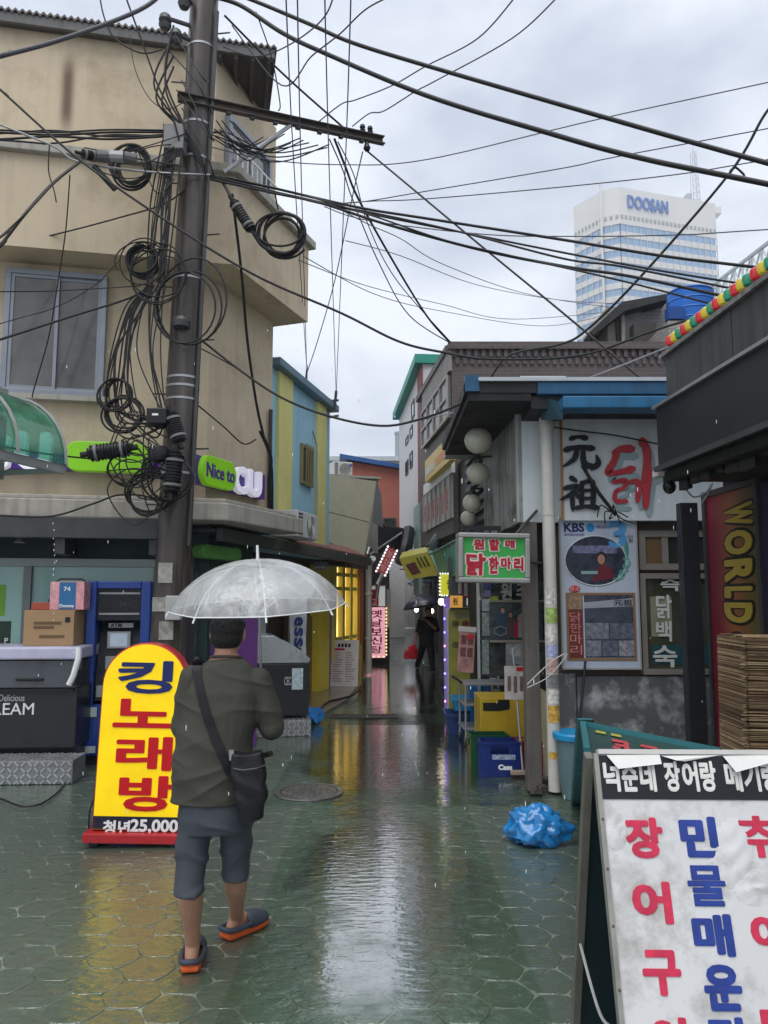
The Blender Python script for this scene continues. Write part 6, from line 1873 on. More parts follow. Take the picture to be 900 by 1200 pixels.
cg = G(586, 911)
crate('blue', (cg.x, cg.y, 0.004), R(-2), .40, .28, .33, (.006, .020, .13), 'navy blue beer crate with white lettering at the porch', text='Cass')
crate('green', (cg.x - .05, cg.y + .30, 0.004), R(2), .40, .28, .34, (.008, .06, .025), 'dark green crate tucked behind the navy beer crate')
crate('red', (cg.x + .34, cg.y + .12, 0.004), R(4), .30, .34, .18, (.22, .012, .018), 'lower red crate beside the navy beer crate')
crate('red2', (cg.x + .34, cg.y + .13, 0.188), R(2), .30, .34, .12, (.26, .015, .02), 'shallow red crate stacked on the lower red one')

# broom with printed card on its stick
b0 = G(613, 912); b1 = P(597, 795, b0.y + .25)
t_ = thing('broom', 'push broom leaning with a small printed card on its handle', 'broom', (b0.x, b0.y, 0))
MB().cyl((b0.x, b0.y, .05), P(601, 760, b0.y + .2), .012, n=8).build('handle', STEEL, t_)
MB().box(b0.x - .12, b0.x + .14, b0.y - .03, b0.y + .03, .035, .075).build('head', mat('broom_head', (.32, .26, .2), .6), t_, bevel=.006)
mb = MB(); rb = random.Random(2)
for k in range(90):
    xx, yy = b0.x - .12 + rb.random() * .26, b0.y - .028 + rb.random() * .056
    mb.box(xx - .003, xx + .003, yy - .003, yy + .003, .004, .036)
mb.build('bristles', mat('bristle', (.05, .035, .03), .8), t_, kind='stuff')
fc = Fr(P(603, 800, b0.y + .1), R(-5), R(4))
w_, h_ = .1, .165
MB(fc).box(-w_, w_, -.012, .004, -h_, h_).build('card', mat('card_print', (.48, .44, .42), .5, var=.25, scale=14), t_)
MB(fc).box(w_ * .2, w_ * .9, -.0135, -.0122, h_ * .7, h_ * .95).build('red_mark', RED, t_)
for k in range(3): MB(fc).box(-w_ * .7 + k * .06, -w_ * .35 + k * .06, -.0135, -.0122, -h_ * (.5 + .1 * (k % 2)), h_ * .4).build('photo_print', mat('card_photo', (.16, .1, .1), .5, var=.5, scale=40), t_)

# serving trolley
q0 = P(546, 860, 9.35)
FTR = Fr((q0.x, q0.y, 0), R(4))
t_ = thing('serving_trolley', 'grey two shelf serving trolley on black castors', 'trolley', FTR.w(.3, .2, 0))
ST = mat('trolley_grey', (.25, .26, .27), .4, metal=.4, var=.15)
L_, D_ = .62, .42
for xx in (0, L_):
    for yy in (0, D_):
        MB(FTR).cyl((xx, yy, .1), (xx, yy, .74), .013, n=8).build('leg', ST, t_)
        wl = MB(FTR).lathe([(.0, -.012), (.045, -.012), (.048, 0), (.045, .012), (0, .012)], (0, 0, 0), 16, Matrix.Translation((xx, yy, .05)) @ Matrix.Rotation(R(90), 4, 'Y')).build('castor', BLACK, t_)
        MB(FTR).box(xx - .018, xx + .018, yy - .012, yy + .012, .055, .105).build('fork', ST, wl)
for zz in (.18, .46, .70):
    MB(FTR).box(-.02, L_ + .02, -.02, D_ + .02, zz, zz + .03).build('shelf', ST, t_, bevel=.006)
MB(FTR).tube(cr([Vector(q) for q in ((-.02, .1, .72), (-.1, .1, .78), (-.12, .2, .78), (-.1, .32, .78), (-.02, .32, .72))]), .014, 8).build('push_handle', BLACK, t_, smooth=True)
# blue tubs on and behind the trolley
for k, (px, py, w2, h2, d2, lab, col_) in enumerate(((546, 800, .2, .16, .9, 'bright blue plastic tub behind the trolley', (.02, .22, .42)), (543, 825, .26, .26, .95, 'dark blue plastic crate on the ground behind the trolley', (.015, .04, .13)), (560, 796, .12, .12, .75, 'small bright blue plastic box on the far side of the trolley', (.015, .12, .35)))):
    c = P(px, py, q0.y + d2)
    zb_ = 0.004 if k != 0 else .30
    if k == 2: zb_ = .004
    t_ = thing('plastic_tub', lab, 'tub', (c.x, c.y, zb_))
    hh_ = h2 if k != 2 else .62
    MB().loft([[(c.x + sx * w2 * sc_, c.y + sy * w2 * sc_, zz) for sx, sy in ((-1, -1), (1, -1), (1, 1), (-1, 1))] for sc_, zz in ((.8, zb_), (1, zb_ + hh_), (.9, zb_ + hh_), (.74, zb_ + .03))]).build('tub', mat('tub_%d' % k, col_, .35), t_)
    MB().box(c.x - w2 * 1.06, c.x + w2 * 1.06, c.y - w2 * 1.06, c.y - w2 * 1.0, zb_ + hh_ - .03, zb_ + hh_ + .005).build('rim', MATS['tub_%d' % k], t_)

# red and white standee beside the trolley
p0 = P(547, 785, 10.2)
FST = Fr((p0.x, p0.y, 0), R(-6), R(-4), R(4))
x0, x1, z0, z1 = FST.rect(537, 736, 556, 788)
t_ = thing('leaning_poster', 'dirty red and white poster panel leaning by the trolley', 'poster', FST.w((x0 + x1) / 2, .05, z0))
MB(FST).box(x0, x1, 0, .03, z0, z1).build('panel', mat('poster_dirty_red', (.38, .19, .17), .4, var=.5, scale=9), t_)
MB(FST).box(x0 - .015, x1 + .01, -.012, .035, z1 - .05, z1 + .02).build('white_top', mat('dirty_white', (.5, .48, .46), .5), t_)
MB(FST).box((x0 + x1) / 2, x1 - .015, -.006, -.001, z1 - .14, z1 - .08).build('red_mark', RED, t_)
for k in range(4): MB(FST).box(x0 + .03 + (k % 2) * .09, x0 + .1 + (k % 2) * .09, -.005, -.001, z0 + .2 + (k // 2) * .16, z0 + .32 + (k // 2) * .16).build('photo_print', mat('standee_photo', (.13, .05, .05), .5, var=.6, scale=25), t_)

# yellow menu poster board, shelf of bottles above, lit signs
FYB = Fr((0, 11.2, 0), R(-2))
x0, x1, z0, z1 = FYB.rect(526, 713, 566, 796)
t_ = thing('yellow_poster', 'olive yellow menu poster board behind the leaning poster', 'poster', FYB.w((x0 + x1) / 2, .1, 0))
MB(FYB).box(x0, x1 + .1, 0, .06, .0, z1 - .02).build('board', mat('poster_olive', (.26, .25, .05), .4, var=.35, scale=4), t_)
MB(FYB).box(x0, x1 + .1, -.02, .08, z1 - .018, z1 + .02).build('top_rail', mat('pale_post', (0, 0, 0)), t_)
MB(FYB).box(x0 - .03, x0 - .001, -.02, .06, 0, z1).build('side_rail', mat('pale_post', (0, 0, 0)), t_)
q = FYB.rect(533, 717, 552, 725); MB(FYB).text('청량리에', *q, -.008, .006, .01).build('lettering', mat('print_grey_blue', (.1, .12, .15), .5), t_)
for k in range(6):
    cx, cz = x0 + .1 + (k % 3) * .14, z1 - .22 - (k // 3) * .3
    MB(FYB).ell((cx, -.002, cz), .055, .004, .05, 12, 6).build('dish_print', mat('dish_%d' % (k % 3), ((.08, .09, .02), (.15, .03, .03), (.1, .06, .03))[k % 3], .5, var=.5, scale=30), t_)
q = FYB.rect(535, 700, 566, 713, .1)
t_ = thing('drink_cooler', 'glass fronted drink cooler above the olive poster', 'cooler', FYB.w((q[0] + q[1]) / 2, .3, q[2]))
x0c, x1c, z0c, z1c = FYB.rect(527, 676, 566, 712, .12)
MB(FYB).box(x0c, x1c + .1, .3, .7, 0, z1c + .3).build('cabinet', mat('cooler_dark', (.07, .08, .08), .5, var=.4, scale=6), t_)
qq = FYB.rect(544, 683, 565, 699, .2)
MB(FYB).box(qq[0], qq[1], .2, .29, qq[2], qq[3]).build('lit_label', mat('cola_red', (.33, .02, .04), .4, emis=.15), t_)
MB(FYB).box(qq[0] + .12, qq[1], .19, .199, qq[2] + .07, qq[3] + .02).build('red_panel', RED, t_)
MB(FYB).box(qq[0], qq[1] - .01, .192, .199, qq[2] + .01, qq[2] + .06).build('print', mat('cola_print', (.6, .4, .4), .5, var=.5, scale=40), t_)
for k in range(2):
    MB(FYB).lathe([(0, 0), (.035, 0), (.035, .13), (.015, .18), (.015, .23), (0, .23)], (x0c + .16 + k * .09, .2, z0c + .2), 12).build('bottle', mat('bottle_pale', (.35, .38, .38), .2), t_, smooth=True)
MB(FYB).box(qq[0] + .04, qq[1] - .06, .2, .29, z0c + .03, qq[2] - .02).build('lit_shelf', mat('lit_shelf', (.5, .5, .42), .4, emis=.35), t_)
# purple light strip column
p0 = P(524, 772, 11.4)
FPL = Fr((p0.x, p0.y, 0))
t_ = thing('led_column', 'slim column wrapped in purple and blue fairy lights', 'light column', FPL.w(0, 0, 0))
zt_ = P(524, 700, 11.4).z
MB(FPL).box(-.04, .06, 0, .08, 0, zt_).build('post', mat('post_lilac', (.16, .13, .22), .5, emis=.12, ecol=(.3, .2, .9)), t_)
LV = mat('led_violet', (.2, .15, .9), .3, emis=2.5); LPk = mat('led_pink', (.8, .25, .4), .3, emis=1.6)
for k in range(22):
    MB(FPL).ell(((-.035, .05, .01)[k % 3], -.01, .25 + k * (zt_ - .3) / 22), .015, .012, .018, 6, 4).build('bulb', LV if k % 4 else LPk, t_)
# lit yellow sign with bulbs, orange sign
FSN = Fr((0, 11.6, 0))
x0, x1, z0, z1 = FSN.rect(516, 673, 534, 697)
t_ = thing('yellow_sign', 'small yellow sign with black letter and white bulbs round it', 'sign', FSN.w((x0 + x1) / 2, 0, z0))
MB(FSN).box(x0, x1, 0, .1, z0, z1).build('panel', mat('acid_yellow', (.50, .50, .03), .4, var=.1, emis=.3), t_)
MB(FSN).text('순', x0 + .1, x1 - .03, z0 + .08, z1 - .03, -.008, .007, .02).build('lettering', INK, t_)
for k in range(6):
    MB(FSN).ell((x0 + k * (x1 - x0) / 6, -.02, z1 + .01), .013, .013, .013, 8, 5).build('bulb', BULB_W, t_)
    MB(FSN).ell((x0 - .01, -.02, z0 + k * (z1 - z0) / 6), .014, .013, .015, 8, 5).build('bulb', BULB_W, t_)
    MB(FSN).ell((x0 + k * (x1 - x0) / 6 + .02, -.02, z0 - .012), .013, .013, .013, 8, 5).build('bulb', BULB_W, t_)
MB(FSN).cyl((x1, .05, z1 - .05), (x1 + .5, .3, z1 - .05), .015, n=6).build('arm', DKSTEEL, t_)
FSO = Fr((0, 11.0, 0))
x0, x1, z0, z1 = FSO.rect(528, 698, 542, 712)
t_ = thing('orange_sign', 'small orange sign with black letter below the yellow sign', 'sign', FSO.w((x0 + x1) / 2, 0, z0))
MB(FSO).box(x0, x1, 0, .1, z0, z1).build('panel', mat('sign_orange', (.65, .32, .06), .4, emis=.25), t_)
MB(FSO).text('원', x0 + .03, x1 - .07, z0 + .04, z1 - .03, -.008, .007, .02).build('lettering', INK, t_)
MB(FSO).box(x0, x1 + .3, .101, .14, z0 - .03, z0).build('bracket', DKSTEEL, t_)

# tilted yellow-green sign hung under the green awning
q = [P(468, 654, 14.4), P(500, 647, 13.6), P(512, 674, 13.4), P(478, 679, 14.2)]
t_ = thing('hanging_sign', 'tilted olive yellow box sign with teal edge above the lane', 'sign', q[3])
th_ = Vector((.06, .22, .12))
V = q + [a + th_ for a in q]
MB().add(V, [(0, 1, 2, 3), (7, 6, 5, 4), (0, 4, 5, 1), (1, 5, 6, 2), (2, 6, 7, 3), (3, 7, 4, 0)]).build('panel', mat('olive_lit', (.30, .27, .05), .4, var=.12, emis=.10), t_)
e = Vector((.04, 0, 0)); V = [q[1] + e, q[1] + e * 2.6, q[2] + e * 2.6, q[2] + e]; V = V + [a + th_ for a in V]
MB().add(V, [(0, 1, 2, 3), (7, 6, 5, 4), (0, 4, 5, 1), (1, 5, 6, 2), (2, 6, 7, 3), (3, 7, 4, 0)]).build('teal_edge', mat('teal_edge', (.18, .42, .38), .4), t_)


def qp(u, v, off=-.02): return q[0].lerp(q[1], u).lerp(q[3].lerp(q[2], u), v) + Vector((0, off, 0))


MB().add([qp(.12, .35), qp(.48, .3), qp(.52, .8), qp(.2, .85)], [(0, 1, 2, 3)]).build('maroon_field', mat('maroon_print', (.14, .05, .05), .5, var=.5, scale=12), t_)
for k in range(3):
    u = .56 + k * .13
    MB().add([qp(u, .15), qp(u + .07, .14), qp(u + .1, .6), qp(u + .03, .6)], [(0, 1, 2, 3)]).build('dark_print', mat('olive_print', (.1, .09, .02), .5), t_)
MB().tube([q[1] + Vector((0, .1, .1)), q[1] + Vector((.35, .3, .4))], .03, 8).build('arm', DKSTEEL, t_)
pts = cr([P(500, 655, 13.9), P(507, 648, 13.8), P(511, 635, 13.6), P(516, 628, 13.6)])
MB().tube(pts, .10, 10).build('flex_duct', mat('duct_grey', (.16, .18, .19), .45), smooth=True, label='bent grey flexible duct beside the hanging olive sign', cat='duct')

# green ribbed awnings over the right side
GAW = mat('green_awning', (.05, .33, .25), .4, var=.2, coat=.2)
t_ = thing('green_awning', 'dark green ribbed awning sheet over the shop fronts beyond the green sign', 'awning', P(530, 660, 11.5))
for k in range(9):
    a = k / 9; b_ = (k + .9) / 9
    A0, A1 = P(506, 648, 13.2), P(546, 628, 10.4)
    B0, B1 = P(516, 676, 13.0), P(546, 668, 10.2)
    V = [A0.lerp(A1, a), A0.lerp(A1, b_), B0.lerp(B1, b_), B0.lerp(B1, a)]
    V += [v + Vector((.02, .02, .03)) for v in V]
    MB().add(V, [(0, 1, 2, 3), (7, 6, 5, 4), (0, 4, 5, 1), (1, 5, 6, 2), (2, 6, 7, 3), (3, 7, 4, 0)]).build('rib', GAW, t_)
MB().tube([P(516, 678, 13.0), P(546, 670, 10.2)], .02, 6).build('edge_tube', mat('awning_tube', (.06, .2, .17), .4), t_)
MB().tube([P(503, 650, 13.3), P(546, 627, 10.4)], .02, 6).build('edge_tube', MATS['awning_tube'], t_)
V = [P(469, 654, 15), P(512, 645, 13.5), P(523, 640, 13.8), P(480, 647, 15.8)]; V += [v + Vector((0, 0, .05)) for v in V]
MB().add(V, [(0, 1, 2, 3), (7, 6, 5, 4), (0, 4, 5, 1), (1, 5, 6, 2), (2, 6, 7, 3), (3, 7, 4, 0)]).build('awning_sheet', mat('teal_sheet', (.10, .2, .19), .35), label='thin teal grey sheet awning above the hanging sign', cat='awning')

# ================================================================== dark brick building and its neighbours
BRK = brick_mat('dark_brick', (.085, .062, .060), (.060, .048, .05), (.10, .088, .082))
FBK = Fr((P(530, 500, 12).x, 12, 0))
FBA = wallfr(P(492.5, 550, 15.3), (P(530, 500, 12).x, 12))
LBA = (P(492.5, 550, 15.3).to_2d() - Vector((P(530, 500, 12).x, 12))).length
zt = FBK.hit(640, 402)[1]
t_ = thing('brick_building', 'dark brown brick building with corbelled parapet over the restaurant', 'building', FBK.w(2, 2, 0))
cD_ = FBA.w(0, 0, 0)
MB().slab([(FBK.w(0, 0, 0).x, 12), (7.5, 12), (7.5, 17), (cD_.x + .1, cD_.y + 1.5), (cD_.x, cD_.y)], 2.75, zt - .12).build('wall', BRK, t_)
MB().slab([(P(531, 600, 12.2).x, 12.2), (7.5, 12.2), (7.5, 20), (P(523, 600, 20).x, 20)], 0, 2.748).build('ground_floor', mat('dark_shopfront', (.04, .038, .035), .6, var=.4, scale=3), t_)
MB(FBK).box(-.06, 7.5, -.08, 5, zt - .118, zt).build('parapet', BRK, t_)
MB(FBA).box(-.05, LBA - .1, -.08, .5, zt - .117, zt - .005).build('parapet', mat('parapet_grey', (.16, .15, .15), .7, streak=.4), t_)
mb = MB(FBK)
for k in range(60):
    mb.box(k * .12, k * .12 + .06, -.045, -.001, zt - .24, zt - .119)
    mb.box(k * .12 + .06, k * .12 + .12, -.03, -.001, zt - .36, zt - .26)
mb.build('dentil_course', BRK, t_, kind='stuff')


def fba(name, pts, d0, d1, m, parent):
    """quad given by two x pixels and heights measured at its left edge"""
    (xa, ya0, ya1), (xb, yb0, yb1) = pts
    xa_, xb_ = FBA.hit(xa, (ya0 + ya1) / 2, d0)[0], FBA.hit(xb, (yb0 + yb1) / 2, d0)[0]
    z1 = (FBA.hit(xa, ya0, d0)[1] + FBA.hit(xb, yb0, d0)[1]) / 2; z0 = (FBA.hit(xa, ya1, d0)[1] + FBA.hit(xb, yb1, d0)[1]) / 2
    return MB(FBA).box(xa_, xb_, d0, d1, z0, z1).build(name, m, parent), (xa_, xb_, z0, z1)


GP = mat('grey_cladding', (.24, .225, .21), .6, var=.12, streak=.4)
w_, q = fba('upper_cladding', ((494.5, 458, 478), (526, 412, 440)), -.05, -.001, GP, t_)
w_, q = fba('window', ((495, 482, 517), (525, 443, 500)), -.05, -.001, mat('window_grey', (.15, .145, .14), .4, var=.1, coat=.3), t_)
for k in range(5):
    xx = q[0] + (q[1] - q[0]) * k / 4
    MB(FBA).box(xx - .03, xx + .03, -.08, -.051, q[2], q[3]).build('frame_bar', mat('frame_bar_grey', (.3, .29, .28), .5), w_)
for zz in (q[2], (q[2] + q[3]) / 2, q[3]):
    MB(FBA).box(q[0], q[1], -.078, -.052, zz - .025, zz + .025).build('frame_bar', MATS['frame_bar_grey'], w_)
w_, q = fba('white_band', ((496, 561, 574), (529, 548, 562)), -.06, -.001, WHITE, t_)
w_, q = fba('window', ((497, 575, 620), (528.5, 563, 611)), -.04, -.001, mat('window_paper', (.42, .40, .40), .4, var=.25, scale=3), t_)
for k in range(7):
    xx = q[0] + (q[1] - q[0]) * k / 6
    MB(FBA).box(xx - .02, xx + .02, -.07, -.041, q[2], q[3]).build('frame_bar', MATS['frame_bar_grey'], w_)
    if k < 6:
        MB(FBA).box(xx + .1, xx + .2, -.048, -.0415, q[2] + .15, q[3] - .2).build('red_print', mat('red_print', (.45, .14, .14), .5, var=.7, scale=20), w_)
s0 = thing('yellow_wall_sign', 'yellow wall sign with orange lettering on the brick building side', 'sign', FBA.w(1, -.1, 4))
w_, q = fba('panel', ((498, 536, 560), (527.5, 514, 546)), -.16, -.06, mat('sign_yellow', (.62, .45, .05), .4, var=.06), s0)
MB(FBA).box(q[0] + .06, q[0] + (q[1] - q[0]) * .42, -.165, -.161, q[2] + .1, q[3] - .15).build('pale_field', mat('pale_field', (.6, .58, .5), .5), s0)
MB(FBA).box(q[0] + (q[1] - q[0]) * .47, q[1] - .1, -.165, -.161, q[2] + .12, q[3] - .15).build('orange_print', mat('orange_print', (.7, .28, .08), .5, var=.5, scale=7), s0)

# white building with green roof
FWB = wallfr(P(468, 550, 24), P(496, 550, 18.2))
Lw = FWB.hit(496, 550)[0]
zw = (FWB.hit(494, 446)[1] + FWB.hit(472, 468)[1]) / 2
t_ = thing('white_building', 'narrow white building with green roof edge and brown corner strip', 'building', FWB.w(Lw / 2, 1, 0))
MB(FWB).box(0, Lw, 0, 6, 2.6, zw).build('wall', mat('white_render', (.55, .56, .57), .7, var=.06, streak=.2), t_)
MB(FWB).box(-.15, Lw + .1, -.2, 6.1, zw + .002, zw + .22).build('roof_edge', mat('roof_green', (.03, .26, .19), .5), t_)
xx = FWB.hit(490.5, 540, -.02)[0]
MB(FWB).box(xx, Lw + .02, -.04, -.001, 4.0, zw - .05).build('brown_strip', mat('brown_strip', (.18, .05, .045), .7), t_)
MB(FWB).box(xx - .3, Lw + .05, -.12, -.041, 1.8, 3.98).build('teal_strip', mat('teal_strip', (.23, .33, .32), .5), t_)
for px, ya, yb in ((477, 540, 556), (482, 530, 548), (482, 500, 512), (477, 512, 520), (484, 470, 490)):
    a = FWB.rect(px - 1.5, ya, px + 1.5, yb, -.01)
    w_ = MB(FWB).frame(a[0], a[1], a[2], a[3], .05, -.03, -.001).build('window', DKSTEEL, t_)
    MB(FWB).box(a[0] + .051, a[1] - .051, -.015, -.002, a[2] + .051, a[3] - .051).build('pane', MATS['dark_pane'], w_)

# rooftop clutter beyond the brick parapet
FRH = Fr((0, 16, 0))
x0, x1, z0, z1 = FRH.rect(712, 352, 786, 420)
t_ = thing('rooftop_hut', 'old grey rooftop hut with sagging dark roof', 'rooftop hut', FRH.w((x0 + x1) / 2, 1, z0))
MB(FRH).box(x0, FRH.hit(752, 380)[0], 0, 2, z0 - 1.5, z1 - .15).build('wall', mat('grey_plaster', (.26, .25, .23), .8, var=.2, streak=.6, scol=(.06, .055, .05)), t_)
MB(FRH).box(FRH.hit(752, 380)[0] + .002, x1, .1, 2, z0 - 1.5, z1 - .02).build('brick_wall', brick_mat('pale_brick', (.30, .29, .27), (.24, .23, .21), (.12, .12, .11), .2, .08), t_)
a = [FRH.hit(*p_) for p_ in ((686, 396), (722, 362), (778, 352), (778, 358), (726, 372), (690, 400))]
MB(FRH).prism(a, -.4, 2.2).build('roof', mat('dark_tar', (.03, .03, .03), .7), t_)
a = FRH.rect(722, 362, 727, 402, -.05); MB(FRH).box(a[0], a[1], -.06, -.001, a[2] - .3, a[3]).build('door', BLACK, t_)
a = FRH.rect(728, 362, 732, 402, -.1); MB(FRH).cyl(((a[0] + a[1]) / 2, -.1, a[2] - .3), ((a[0] + a[1]) / 2, -.1, a[3]), .05, n=10).build('pipe', CONC, t_)
a = FRH.rect(742, 380, 768, 405, -.3); MB(FRH).box(a[0], a[1], -.35, -.1, a[2] - .5, a[3]).build('cupboard', mat('dark_cupboard', (.06, .055, .05), .6), t_)
t_ = thing('water_tank', 'bright blue round plastic water tank on a brick base', 'water tank', P(810, 386, 15))
c = P(810, 386, 15); r_ = 27 / 900 * 15; zt_ = P(810, 343, 15).z
MB().lathe([(0, 0), (r_, 0), (r_, zt_ - c.z - .1), (r_ * .96, zt_ - c.z), (r_ * .5, zt_ - c.z + .08), (0, zt_ - c.z + .1)], c, 28).build('shell', mat('tank_blue', (.012, .12, .46), .35, var=.1), t_, smooth=True)
for k in range(4):
    zz = c.z + .12 + k * .2
    MB().lathe([(r_ + .001, 0), (r_ + .012, .02), (r_ + .001, .04)], (c.x, c.y, zz), 28).build('rib', MATS['tank_blue'], t_, smooth=True)
MB().box(c.x - .62, c.x - .3, c.y - r_ - .02, c.y - r_ + .2, c.z + .05, c.z + .3).build('outlet_box', mat('tank_dark_blue', (.01, .06, .25), .4), t_)
MB().box(c.x - .65, c.x + .6, c.y - .5, c.y + .6, c.z - 2.2, c.z - .002).build('brick_base', MATS['pale_brick'], t_)

# white steel truss roof structure behind the dark shop
ta, tb = P(828, 364, 22), P(905, 314, 16)
tdv = (tb - ta)
t_ = thing('steel_truss', 'white lattice steel truss over a green glass hall roof', 'truss', ta)
TW = mat('truss_white', (.6, .61, .62), .5)
te = ta + tdv * 1.9
hgt = Vector((0, 0, .62))
for off in (Vector((0, 0, 0)), hgt):
    MB().tube([ta + off, te + off], .055, 6).build('chord', TW, t_)
nb_ = 15
for k in range(nb_):
    p_, r2_ = ta.lerp(te, k / nb_), ta.lerp(te, (k + 1) / nb_)
    MB().tube([p_, p_ + hgt], .035, 5).build('strut', TW, t_)
    MB().tube([p_, r2_ + hgt], .025, 5).build('diagonal', TW, t_)
    MB().tube([p_ + hgt, r2_], .025, 5).build('diagonal', TW, t_)
off2 = Vector((1.6, 1.2, -.1))
V = [ta - Vector((.3, 0, .1)), te - Vector((.3, 0, .1)), te - Vector((.1, 0, .9)), ta - Vector((.1, 0, .9))]; V += [v + Vector((3, 3, 0)) for v in V]
MB().add(V, [(0, 1, 2, 3), (7, 6, 5, 4), (0, 4, 5, 1), (1, 5, 6, 2), (2, 6, 7, 3), (3, 7, 4, 0)]).build('glass_roof', mat('hall_green_glass', (.22, .33, .33), .2, coat=.6), t_)
V = [ta - Vector((.2, 0, .902)), te - Vector((.2, 0, .902)), te - Vector((.2, 0, 9)), ta - Vector((.2, 0, 8))]; V += [v + Vector((3, 3, 0)) for v in V]
MB().add(V, [(0, 1, 2, 3), (7, 6, 5, 4), (0, 4, 5, 1), (1, 5, 6, 2), (2, 6, 7, 3), (3, 7, 4, 0)]).build('hall_wall', mat('hall_wall', (.3, .3, .3), .7), t_)

# ================================================================== office tower far behind
TY = 290.0
tA, tB_, tC, tD = P(672, 245, TY * 1.055), P(705, 224, TY * 1.01), P(725, 219, TY), P(838, 240, TY * 1.045)
ztop = tC.z
tE = Vector((tD.x - 6, tD.y + 40, 0)); tF = Vector((tA.x + 13, tA.y + 40, 0))
outl = [(q.x, q.y) for q in (tA, tB_, tC, tD, tE, tF)]
cx_ = sum(p_[0] for p_ in outl) / 6; cy_ = sum(p_[1] for p_ in outl) / 6


def inset(k): return [(cx_ + (p_[0] - cx_) * k, cy_ + (p_[1] - cy_) * k) for p_ in outl]


t_ = thing('office_tower', 'pale office tower with blue window bands and rooftop lettering', 'tower', (cx_, cy_, 0))
TWH = mat('tower_cream', (.60, .59, .56), .6, var=.03, scale=.05)
TGL = mat('tower_glass', (.20, .34, .52), .12, var=.12, scale=.04, coat=.4)
zc_ = P(725, 262, TY).z
MB().slab(inset(.985), 0, zc_).build('glazing', TGL, t_)
MB().slab(outl, zc_ + .05, ztop).build('crown', TWH, t_)
fh = (P(725, 288, TY).z - P(725, 303, TY).z)
nf = int(zc_ / fh)
for k in range(nf):
    z1 = zc_ - .02 - k * fh - fh * .55
    MB().slab(inset(.998), z1 - fh * .45, z1).build('spandrel', TWH, t_)
mb = MB()
for s_, e_ in ((0, 1), (1, 2), (2, 3)):
    a, b_ = Vector(inset(1.0)[s_]), Vector(inset(1.0)[e_])
    n_ = max(2, int((b_ - a).length / 3.0))
    for k in range(n_ + 1):
        p_ = a.lerp(b_, k / n_)
        wd = .06
        mb.box(p_.x - wd, p_.x + wd, p_.y - .3, p_.y + .3, 0, zc_)
mb.build('mullion_field', TWH, t_, kind='stuff')
mb = MB()
for s_, e_ in ((0, 1), (1, 2), (2, 3)):
    a, b_ = Vector(outl[s_]), Vector(outl[e_]); n_ = int((b_ - a).length / 1.9)
    for k in range(n_):
        p_ = a.lerp(b_, (k + .5) / n_); mb.box(p_.x - .45, p_.x + .45, p_.y - .35, p_.y + .2, zc_ + 2.4, zc_ + 3.8)
mb.build('vent_row', mat('vent_grey', (.3, .3, .3), .6), t_, kind='stuff')
FTW = wallfr(tC, tD)
a = FTW.rect(736, 232, 783, 247, -.6)
MB(FTW).text('DOOSAN', a[0], a[1], a[2], a[3], -.7, .5, .02).build('lettering', mat('letter_blue', (.03, .12, .40), .4), t_)
# mast on the tower
p0 = P(815, 235, TY * 1.08); pz = P(815, 178, TY * 1.08).z
mt_ = MB()
for sx in (-1.6, 1.6):
    for sy in (-1.6, 1.6):
        mt_.tube([Vector((p0.x + sx, p0.y + sy, ztop)), Vector((p0.x + sx * .5, p0.y + sy * .5, pz))], .14, 4)
for k in range(9):
    za_, zb_ = ztop + (pz - ztop) * k / 9, ztop + (pz - ztop) * (k + 1) / 9
    s0_, s1_ = 1.6 - .8 * k / 9, 1.6 - .8 * (k + 1) / 9
    mt_.tube([Vector((p0.x - s0_, p0.y - s0_, za_)), Vector((p0.x + s1_, p0.y - s1_, zb_))], .1, 4)
    mt_.tube([Vector((p0.x + s0_, p0.y - s0_, za_)), Vector((p0.x - s1_, p0.y - s1_, zb_))], .1, 4)
    mt_.tube([Vector((p0.x - s0_, p0.y - s0_, za_)), Vector((p0.x + s0_, p0.y - s0_, za_))], .1, 4)
mt_.tube([Vector((p0.x, p0.y, pz)), Vector((p0.x, p0.y, pz + 4))], .12, 4)
mt_.build('mast', mat('mast_grey', (.35, .36, .38), .6), t_)
MB().box(p0.x - 4.5, p0.x - 2.2, p0.y - 2, p0.y + 2, ztop, ztop + 9).build('mast_side_frame', MATS['mast_grey'], t_)
MB().box(p0.x + 3, p0.x + 10, p0.y - 2, p0.y + 3, ztop, ztop + 3).build('plant_room', TWH, t_)
MB().box(P(703.8, 222, TY * 1.0).x, P(706, 222, TY * 1.0).x, tB_.y - 1.6, tB_.y - 1.0, 0, ztop + 3).build('corner_rail', TWH, t_)

# ================================================================== RIGHT FOREGROUND: black shop
A_ = P(770, 520, 6.0)
FBL = wallfr(A_, (A_.x + .055 * 5, A_.y - 5))
BLK = mat('black_board', (.022, .022, .025), .5, var=.2, scale=2, bump=.05)
WEATH = mat('weathered_charcoal', (.055, .055, .058), .6, var=.25, scale=2.5, streak=.85, scol=(.012, .012, .013), dirt=(.10, .10, .10), dirt_amt=.35)
t_ = thing('black_shop', 'black fronted shop with deep charcoal fascia and dark entrance', 'shop', FBL.w(2, .6, 0))
zf0 = (FBL.hit(775, 549)[1] + FBL.hit(890, 508)[1]) / 2
zf1 = (FBL.hit(775, 472)[1] + FBL.hit(890, 408)[1]) / 2
zu1 = (FBL.hit(780, 414, .06)[1] + FBL.hit(892, 338, .06)[1]) / 2
Lf = 5.2
MB(FBL).box(0, Lf, 0, .75, zf0, zf1).build('fascia', BLK, t_, bevel=.01)
MB(FBL).box(-.01, Lf, -.03, -.001, zf1 - .012, zf1 + .012).build('fascia_trim', STEEL, t_)
MB(FBL).box(-.01, Lf, -.03, -.001, zf0 - .005, zf0 + .035).build('fascia_lower_trim', DKSTEEL, t_)
nP = 5
